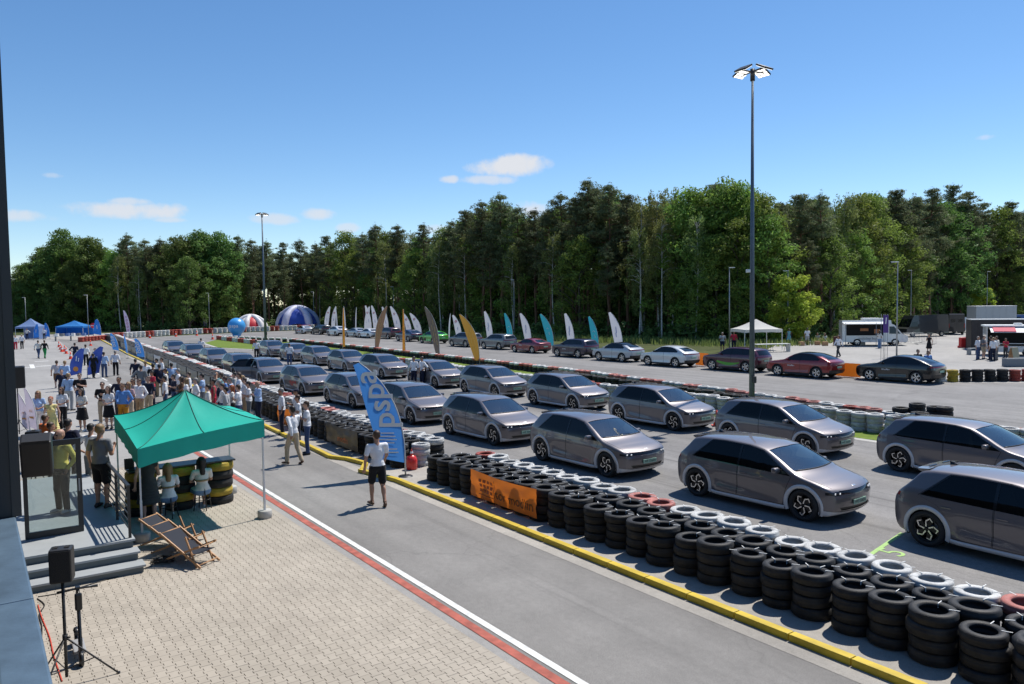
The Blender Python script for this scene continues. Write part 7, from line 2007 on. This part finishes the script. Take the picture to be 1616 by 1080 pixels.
L_pine = leaf_mat('pine_needles', (.115, .138, .064), .35, .38, .015)
L_bush = leaf_mat('bright_bush_leaves', (.29, .36, .05), .3, .55, .01)
L_oak = leaf_mat('oak_leaves', (.105, .165, .040), .35, .42)
L_birch = leaf_mat('birch_leaves', (.165, .200, .062), .3, .48)
L_maple = leaf_mat('maple_leaves', (.150, .215, .042), .3, .45)
L_under = leaf_mat('undergrowth_leaves', (.095, .140, .040), .45, .3)
B_pine = mat('pine_bark', (.16, .085, .05), .9, var=.35, scale=3, bump=.5, bscale=14, rnd=.25)
B_oak = mat('oak_bark', (.07, .055, .042), .9, var=.3, scale=4, bump=.5, bscale=14, rnd=.25)
B_birch = mat('birch_bark', (.50, .48, .44), .8, var=.45, scale=3.5, bump=.3, rnd=.1)
nprg = np.random.default_rng(4)
def leaves(centres, radii, per, size, aspect=1.0, droop=0., up=.35):
    """diamond shaped leaf sprays scattered through ellipsoidal clumps"""
    V = []
    for c, r in zip(centres, radii):
        n = int(per * (r[0] * r[1] * r[2]) ** (2 / 3)) + 6
        d = nprg.normal(size=(n, 3)); d /= np.linalg.norm(d, axis=1)[:, None]; rr = nprg.random(n) ** .45
        p = np.array(c) + d * rr[:, None] * np.array(r)
        nor = d * .7 + nprg.normal(size=(n, 3)) * .65 + np.array([0, 0, up]); nor /= np.linalg.norm(nor, axis=1)[:, None]
        a = np.cross(nor, nprg.normal(size=(n, 3))); a /= np.linalg.norm(a, axis=1)[:, None]
        if droop: a = a * (1 - droop) + np.array([0, 0, -1.]) * droop; a /= np.linalg.norm(a, axis=1)[:, None]
        b = np.cross(nor, a); b /= np.maximum(np.linalg.norm(b, axis=1)[:, None], 1e-6)
        s = size * nprg.uniform(.6, 1.35, n)[:, None]
        bend = nor * s * nprg.uniform(-.25, .25, n)[:, None]
        q = np.stack([p - a * s, p - b * s * .5 * aspect + bend, p + a * s, p + b * s * .5 * aspect + bend], 1)
        V.append(q.reshape(-1, 3))
    V = np.concatenate(V); F = np.arange(len(V)).reshape(-1, 4)
    return V, F
def limb(mb, p0, p1, r0, r1, sag=0., n=5):
    p0, p1 = Vector(p0), Vector(p1); pts = []; rs = []
    for k in range(n):
        t = k / (n - 1); q = p0.lerp(p1, t) + Vector((rt2.uniform(-.1, .1), rt2.uniform(-.1, .1), sag * math.sin(math.pi * t))) * (0 < k < n - 1)
        pts.append(q); rs.append(r0 + (r1 - r0) * t)
    mb.tube(pts, rs, 6)
rt2 = random.Random(17)
def make_tree(kind, seed):
    """unit trees about 20 m tall"""
    r = random.Random(seed); mb = MB(); C = []; Rr = []; H = 20.
    if kind == 'pine':
        base = r.uniform(8.5, 11); lean = r.uniform(-.4, .4)
        mb.tube([(lean * (z / H) ** 2 + .08 * math.sin(z * .7 + seed), .08 * math.cos(z * .5), z) for z in np.linspace(0, H - .6, 12)], list(np.linspace(.23, .05, 12)), 8)
        z = base
        while z < H - .5:
            t = (z - base) / (H - base); ln = (2.9 * (1 - t) ** .75 + .55) * r.uniform(.75, 1.2) * min(1, .55 + t * 3)
            for k in range(r.choice((4, 4, 5, 5))):
                a = r.uniform(0, 6.28); L = ln * r.uniform(.55, 1.1); e = (lean * (z / H) ** 2 + math.cos(a) * L, math.sin(a) * L, z + L * r.uniform(.0, .35))
                limb(mb, (lean * (z / H) ** 2, 0, z - .15), e, .045, .015)
                for q in (1., .72, .45):
                    if r.random() < .12: continue
                    C.append((e[0] * q + r.uniform(-.25, .25), e[1] * q + r.uniform(-.25, .25), z + (e[2] - z) * q + .1)); w = r.uniform(.40, .80) * (.75 + .4 * (1 - t)); Rr.append((w, w, w * .62))
            z += r.uniform(.42, .72)
        C.append((lean, 0, H - .3)); Rr.append((.35, .35, .6))
        for k in range(7):
            a = r.uniform(0, 6.28); zz = r.uniform(4.5, base); L = r.uniform(.6, 1.7); limb(mb, (0, 0, zz), (math.cos(a) * L, math.sin(a) * L, zz + r.uniform(-.3, .2)), .03, .01, 0, 3)
        V, F = leaves(C, Rr, 92, .22, .42, 0, .5); lm, bk = L_pine, B_pine
    elif kind in ('oak', 'maple'):
        low = 2.2 if kind == 'oak' else 1.2; wd = r.uniform(5.6, 6.8) if kind == 'oak' else r.uniform(3.8, 4.8)
        mb.tube([(.12 * math.sin(z), .12 * math.cos(z * .8), z) for z in np.linspace(0, 12, 9)], list(np.linspace(.36, .12, 9)), 8)
        n = 120 if kind == 'oak' else 85
        for k in range(n):
            t = (k + .5) / n; z = low + (H - .8 - low) * (t ** .85); u = (z - low) / (H - low)
            env = wd * (math.sin(math.pi * min(1, .16 + .84 * u) ** .8) ** .65) * (1 if kind == 'oak' else 1.05)
            a = k * 2.4 + r.uniform(-.4, .4); rho = env * r.uniform(.45, 1.02) * (1 + .22 * math.sin(a * 3 + seed + z * .6))
            C.append((math.cos(a) * rho, math.sin(a) * rho, z + r.uniform(-.5, .5))); w = r.uniform(.75, 1.45); Rr.append((w * 1.1, w * 1.1, w * .75))
            if k % 5 == 0: limb(mb, (0, 0, max(1.5, z - rho * .8 - .5)), C[-1], .11, .02, .4)
        V, F = leaves(C, Rr, 62, .27 if kind == 'oak' else .24, .8, 0, .45); lm = L_oak if kind == 'oak' else L_maple; bk = B_oak
    elif kind == 'birch':
        mb.tube([(.2 * math.sin(z * .25 + seed), .12 * math.cos(z * .3), z) for z in np.linspace(0, H - 1, 12)], list(np.linspace(.17, .025, 12)), 7)
        for k in range(95):
            z = r.uniform(5.0, H - .6); u = (z - 5) / (H - 5); env = 2.9 * math.sin(math.pi * (.12 + .86 * u)) ** .7 + .25; a = r.uniform(0, 6.28); rho = env * r.uniform(.3, 1.05)
            C.append((math.cos(a) * rho, math.sin(a) * rho, z)); w = r.uniform(.38, .68); Rr.append((w, w, w * 2.0))
            if k % 4 == 0: limb(mb, (0, 0, min(H - 2, z + .3)), (C[-1][0], C[-1][1], z + .9), .045, .012, .4)
        V, F = leaves(C, Rr, 75, .20, .65, .45, .2); lm, bk = L_birch, B_birch
    elif kind == 'bush':
        for k in range(7):
            a = r.uniform(0, 6.28); limb(mb, (0, 0, 0), (math.cos(a) * 2.4, math.sin(a) * 2.4, r.uniform(6, 12)), .16, .03, .5)
        for k in range(70):
            z = 20 * r.uniform(.06, .95); u = z / 20; env = 6.6 * math.sqrt(max(.02, 1 - (2 * u - .75) ** 2 / 1.65)); a = r.uniform(0, 6.28); rho = env * r.uniform(.35, 1.05)
            C.append((math.cos(a) * rho, math.sin(a) * rho, z)); w = r.uniform(1.2, 2.1); Rr.append((w, w, w * .85))
        V, F = leaves(C, Rr, 42, .50, .75, 0, .5); lm, bk = L_bush, B_oak
    cm = np_mesh('crown', V, F, lm, None, False)
    return mb.mesh('trunk', bk), cm
TREES = {k: [make_tree(k, 10 * i + len(k)) for i in range(n)] for k, n in (('pine', 5), ('oak', 3), ('maple', 2), ('birch', 3), ('bush', 2))}
BASE = [(-220, 520), (-60, 522), (100, 522), (300, 522), (420, 517), (470, 513.5), (540, 515), (600, 518), (760, 527), (900, 532), (1000, 534), (1100, 537), (1200, 539), (1300, 535), (1400, 521), (1500, 509), (1700, 500), (1900, 497)]
def base_y(x): return float(np.interp(x, [b[0] for b in BASE], [b[1] for b in BASE]))
SKY = [(-40, 425), (20, 440), (45, 415), (75, 388), (105, 362), (150, 372), (185, 392), (205, 367), (235, 378), (258, 374), (285, 372), (318, 362), (350, 367), (378, 372), (402, 378), (425, 378), (450, 383), (478, 376), (500, 382), (520, 372), (548, 362),
       (575, 366), (598, 352), (628, 355), (650, 367), (670, 353), (700, 358), (718, 345), (737, 332), (764, 317), (794, 305), (820, 323), (846, 330), (870, 325), (889, 305), (910, 312), (929, 283), (961, 290), (991, 307), (1012, 313), (1038, 302), (1062, 300),
       (1085, 295), (1105, 298), (1128, 290), (1149, 279), (1173, 285), (1203, 304), (1230, 320), (1262, 306), (1296, 301), (1330, 306), (1352, 308), (1371, 301), (1412, 299), (1440, 305), (1466, 297), (1502, 290), (1525, 303), (1548, 320), (1572, 326), (1595, 317), (1625, 326), (1680, 330)]
def sky_y(x): return float(np.interp(x, [b[0] for b in SKY], [b[1] for b in SKY]))
def top_height(p, ytop):
    d = pix_dir(*cam_px(Vector((p.x, p.y, 0)))[:1], ytop); return CAM_H + d.z * (p.y / d.y)
ZONES = [(-999, 230, 'behind the blue tents'), (230, 400, 'behind the round blue balloon'), (400, 520, 'behind the inflatable dome tents'), (520, 700, 'behind the white feather flags'), (700, 850, 'behind the cherry red and grey cars'),
         (850, 1010, 'behind the turquoise feather flags'), (1010, 1160, 'behind the white and dark red cars'), (1160, 1300, 'around the tall floodlight mast'), (1300, 1450, 'behind the camper stall'), (1450, 9999, 'behind the dark vans and trailer')]
def zone(x): return next(z for a, b, z in ZONES if a <= x < b)
NAMES = {'pine': ('pine_tree', 'pine'), 'oak': ('oak_tree', 'oak'), 'maple': ('maple_tree', 'maple'), 'birch': ('birch_tree', 'birch'), 'bush': ('leafy_bush', 'bush')}
rf = random.Random(33)
def plant(kind, p, h, label, group, wide=1.0):
    tr, cr = TREES[kind][rf.randrange(len(TREES[kind]))]
    o = empty(NAMES[kind][0], (p.x, p.y, -.02), rf.uniform(0, 6.28), label, 'tree' if kind != 'bush' else 'bush', group); k = h / 20.0
    o.scale = (k * wide, k * wide, k)
    obj_from('trunk', tr, o); obj_from('crown', cr, o)
    return o
seen_lab = {}
def behind(p, d):
    v = Vector((p.x, p.y, 0)); return v + v.normalized() * d
OAKX = {45, 75, 105, 150, 285, 318, 350}
MAPX = {185, 1149, 1173, 1203, 1371, 1352, 1085, 1105, 1572, 548}
BIRX = {1012, 1038, 1062, 700, 650, 1330}
def skyw(i): return ordw(i)
cnt = {}
for x, y in SKY:
    kind = 'oak' if x in OAKX else 'maple' if x in MAPX else 'birch' if x in BIRX else 'pine'
    p = behind(G(x, base_y(x)), rf.uniform(2, 5)); h = top_height(p, y)
    z = zone(x); k = cnt.get((z, kind), 0); cnt[(z, kind)] = k + 1
    adj = {'pine': 'tall dark pine', 'oak': 'broad oak', 'maple': 'leafy green maple', 'birch': 'tall slender birch'}[kind]
    plant(kind, p, h, f'{adj} on the skyline {z}, {ordw(k)} from left', 'forest edge trees', 1.0 if kind != 'pine' else 1.12)
LOWER = [(120, 412, 'oak'), (60, 430, 'oak'), (190, 402, 'birch'), (222, 420, 'birch'), (300, 405, 'oak'), (345, 415, 'oak'), (560, 400, 'maple'), (610, 380, 'birch'), (655, 395, 'maple'), (695, 378, 'birch'), (735, 372, 'birch'), (775, 380, 'pine'), (810, 385, 'birch'), (874, 368, 'birch'),
         (915, 370, 'maple'), (960, 385, 'pine'), (1010, 360, 'birch'), (1045, 345, 'birch'), (1100, 340, 'birch'), (1130, 370, 'maple'), (1165, 345, 'maple'), (1212, 340, 'maple'), (1248, 434, 'bush'), (1275, 375, 'pine'), (1310, 370, 'maple'), (1345, 360, 'maple'), (1385, 380, 'pine'), (1424, 356, 'maple'),
         (1460, 380, 'pine'), (1500, 390, 'pine'), (1552, 455, 'bush'), (1592, 428, 'oak'), (1620, 415, 'oak'), (520, 420, 'pine'), (450, 425, 'pine'), (400, 430, 'pine')]
for x, y, kind in LOWER:
    p = behind(G(x, base_y(x)), rf.uniform(-1.5, 1.0) - (5.5 if kind == 'bush' else 0)); h = top_height(p, y)
    z = zone(x); k = cnt.get((z, kind, 'low'), 0); cnt[(z, kind, 'low')] = k + 1
    adj = {'pine': 'shorter pine in front', 'oak': 'lower spreading oak', 'maple': 'lower light maple', 'birch': 'drooping pale birch', 'bush': 'bright yellow green bush'}[kind]
    plant(kind, p, h, f'{adj} {z}' + (f', {ordw(k)} from left' if k or kind in ('birch', 'maple', 'pine', 'oak') else ''), 'trees standing before the forest', 1.15 if kind in ('maple', 'bush') else 1.0)
for row, (off, step) in enumerate(((8, 19), (14, 20), (21, 22))):
    x = -30 + row * 7
    while x < 1660:
        p = behind(G(x, base_y(x)), off + rf.uniform(-2, 2))
        ys = sky_y(x) + rf.uniform(6, 30); kind = rf.choices(('pine', 'oak', 'birch', 'maple'), (.62, .16, .12, .10))[0]
        if x < 390 and x > 30 and rf.random() < .3: kind = 'oak'
        h = min(top_height(p, ys), 24)
        plant(kind, p, h, {'pine': 'dark pine', 'oak': 'deep green oak', 'maple': 'green maple', 'birch': 'birch'}[kind] + f' deep inside the forest {zone(x)}', 'trees deep inside the forest')
        x += step * rf.uniform(.75, 1.25)
# undergrowth and the mass of the wood behind
C, Rr = [], []
for k in range(620):
    x = rf.uniform(-60, 1660); p = behind(G(x, base_y(x)), rf.uniform(-2.5, 6)); z = rf.uniform(.2, 1.6) * rf.uniform(.5, 1.3); w = rf.uniform(.5, 1.2); C.append((p.x, p.y, z)); Rr.append((w, w, w * .8))
for k in range(420):
    x = rf.uniform(-60, 1660); p = behind(G(x, base_y(x)), rf.uniform(9, 22)); C.append((p.x, p.y, rf.uniform(1, 6))); w = rf.uniform(1., 2.); Rr.append((w, w, w))
V, F = leaves(C, Rr, 26, .34, .8, 0, .4)
tag(obj_from('undergrowth', np_mesh('undergrowth', V, F, L_under, None, False)), 'low leafy undergrowth along the foot of the forest', 'undergrowth', None, 'stuff')
C, Rr = [], []
for k in range(900):
    x = rf.uniform(-80, 1680); p = behind(G(x, base_y(x)), rf.uniform(26, 48)); zt = top_height(p, sky_y(x) + 22)
    C.append((p.x, p.y, rf.uniform(.1, 1) * min(zt, 19))); w = rf.uniform(1.6, 2.6); Rr.append((w, w, w))
for k in range(520):
    x = rf.uniform(-80, 1680); p = behind(G(x, base_y(x)), rf.uniform(18, 45)); C.append((p.x, p.y, rf.uniform(.3, 6.5))); w = rf.uniform(1.8, 2.8); Rr.append((w, w, w))
V, F = leaves(C, Rr, 11, .8, .8, 0, .4)
tag(obj_from('forest', np_mesh('forest', V, F, L_pine, None, False)), 'dense dark wood filling the background behind the edge trees', 'forest', None, 'stuff')

# rough grass along the verge
n_ = 5200; V = []
xs = nprg.uniform(560, 1330, n_)
for x in xs:
    p = behind(G(float(x), base_y(float(x)) + 1.5), -float(nprg.uniform(.5, 11))); a = nprg.uniform(0, 6.28); w = nprg.uniform(.03, .07); h = nprg.uniform(.25, .75); l = nprg.normal(size=2) * .12
    dx, dy = math.cos(a) * w, math.sin(a) * w
    V += [(p.x - dx, p.y - dy, -.02), (p.x + dx, p.y + dy, -.02), (p.x + dx * .3 + l[0], p.y + dy * .3 + l[1], h), (p.x - dx * .3 + l[0], p.y - dy * .3 + l[1], h)]
L_grass = leaf_mat('verge_grass_blades', (.16, .19, .055), .4, .4, .02)
gx = [AC(Vector(q)) for q in V[::4]]
keep = [i for i, (a, c) in enumerate(gx) if c > float(np.interp(-a, [20, 40, 60, 90, 150], [49, 49.5, 50, 51.5, 54]))]
V = np.array(V).reshape(-1, 4, 3)[keep].reshape(-1, 3)
tag(obj_from('verge_grass', np_mesh('verge_grass', V, np.arange(len(V)).reshape(-1, 4), L_grass, None, False)), 'rough grass growing between the far cars and the forest', 'grass', None, 'stuff')
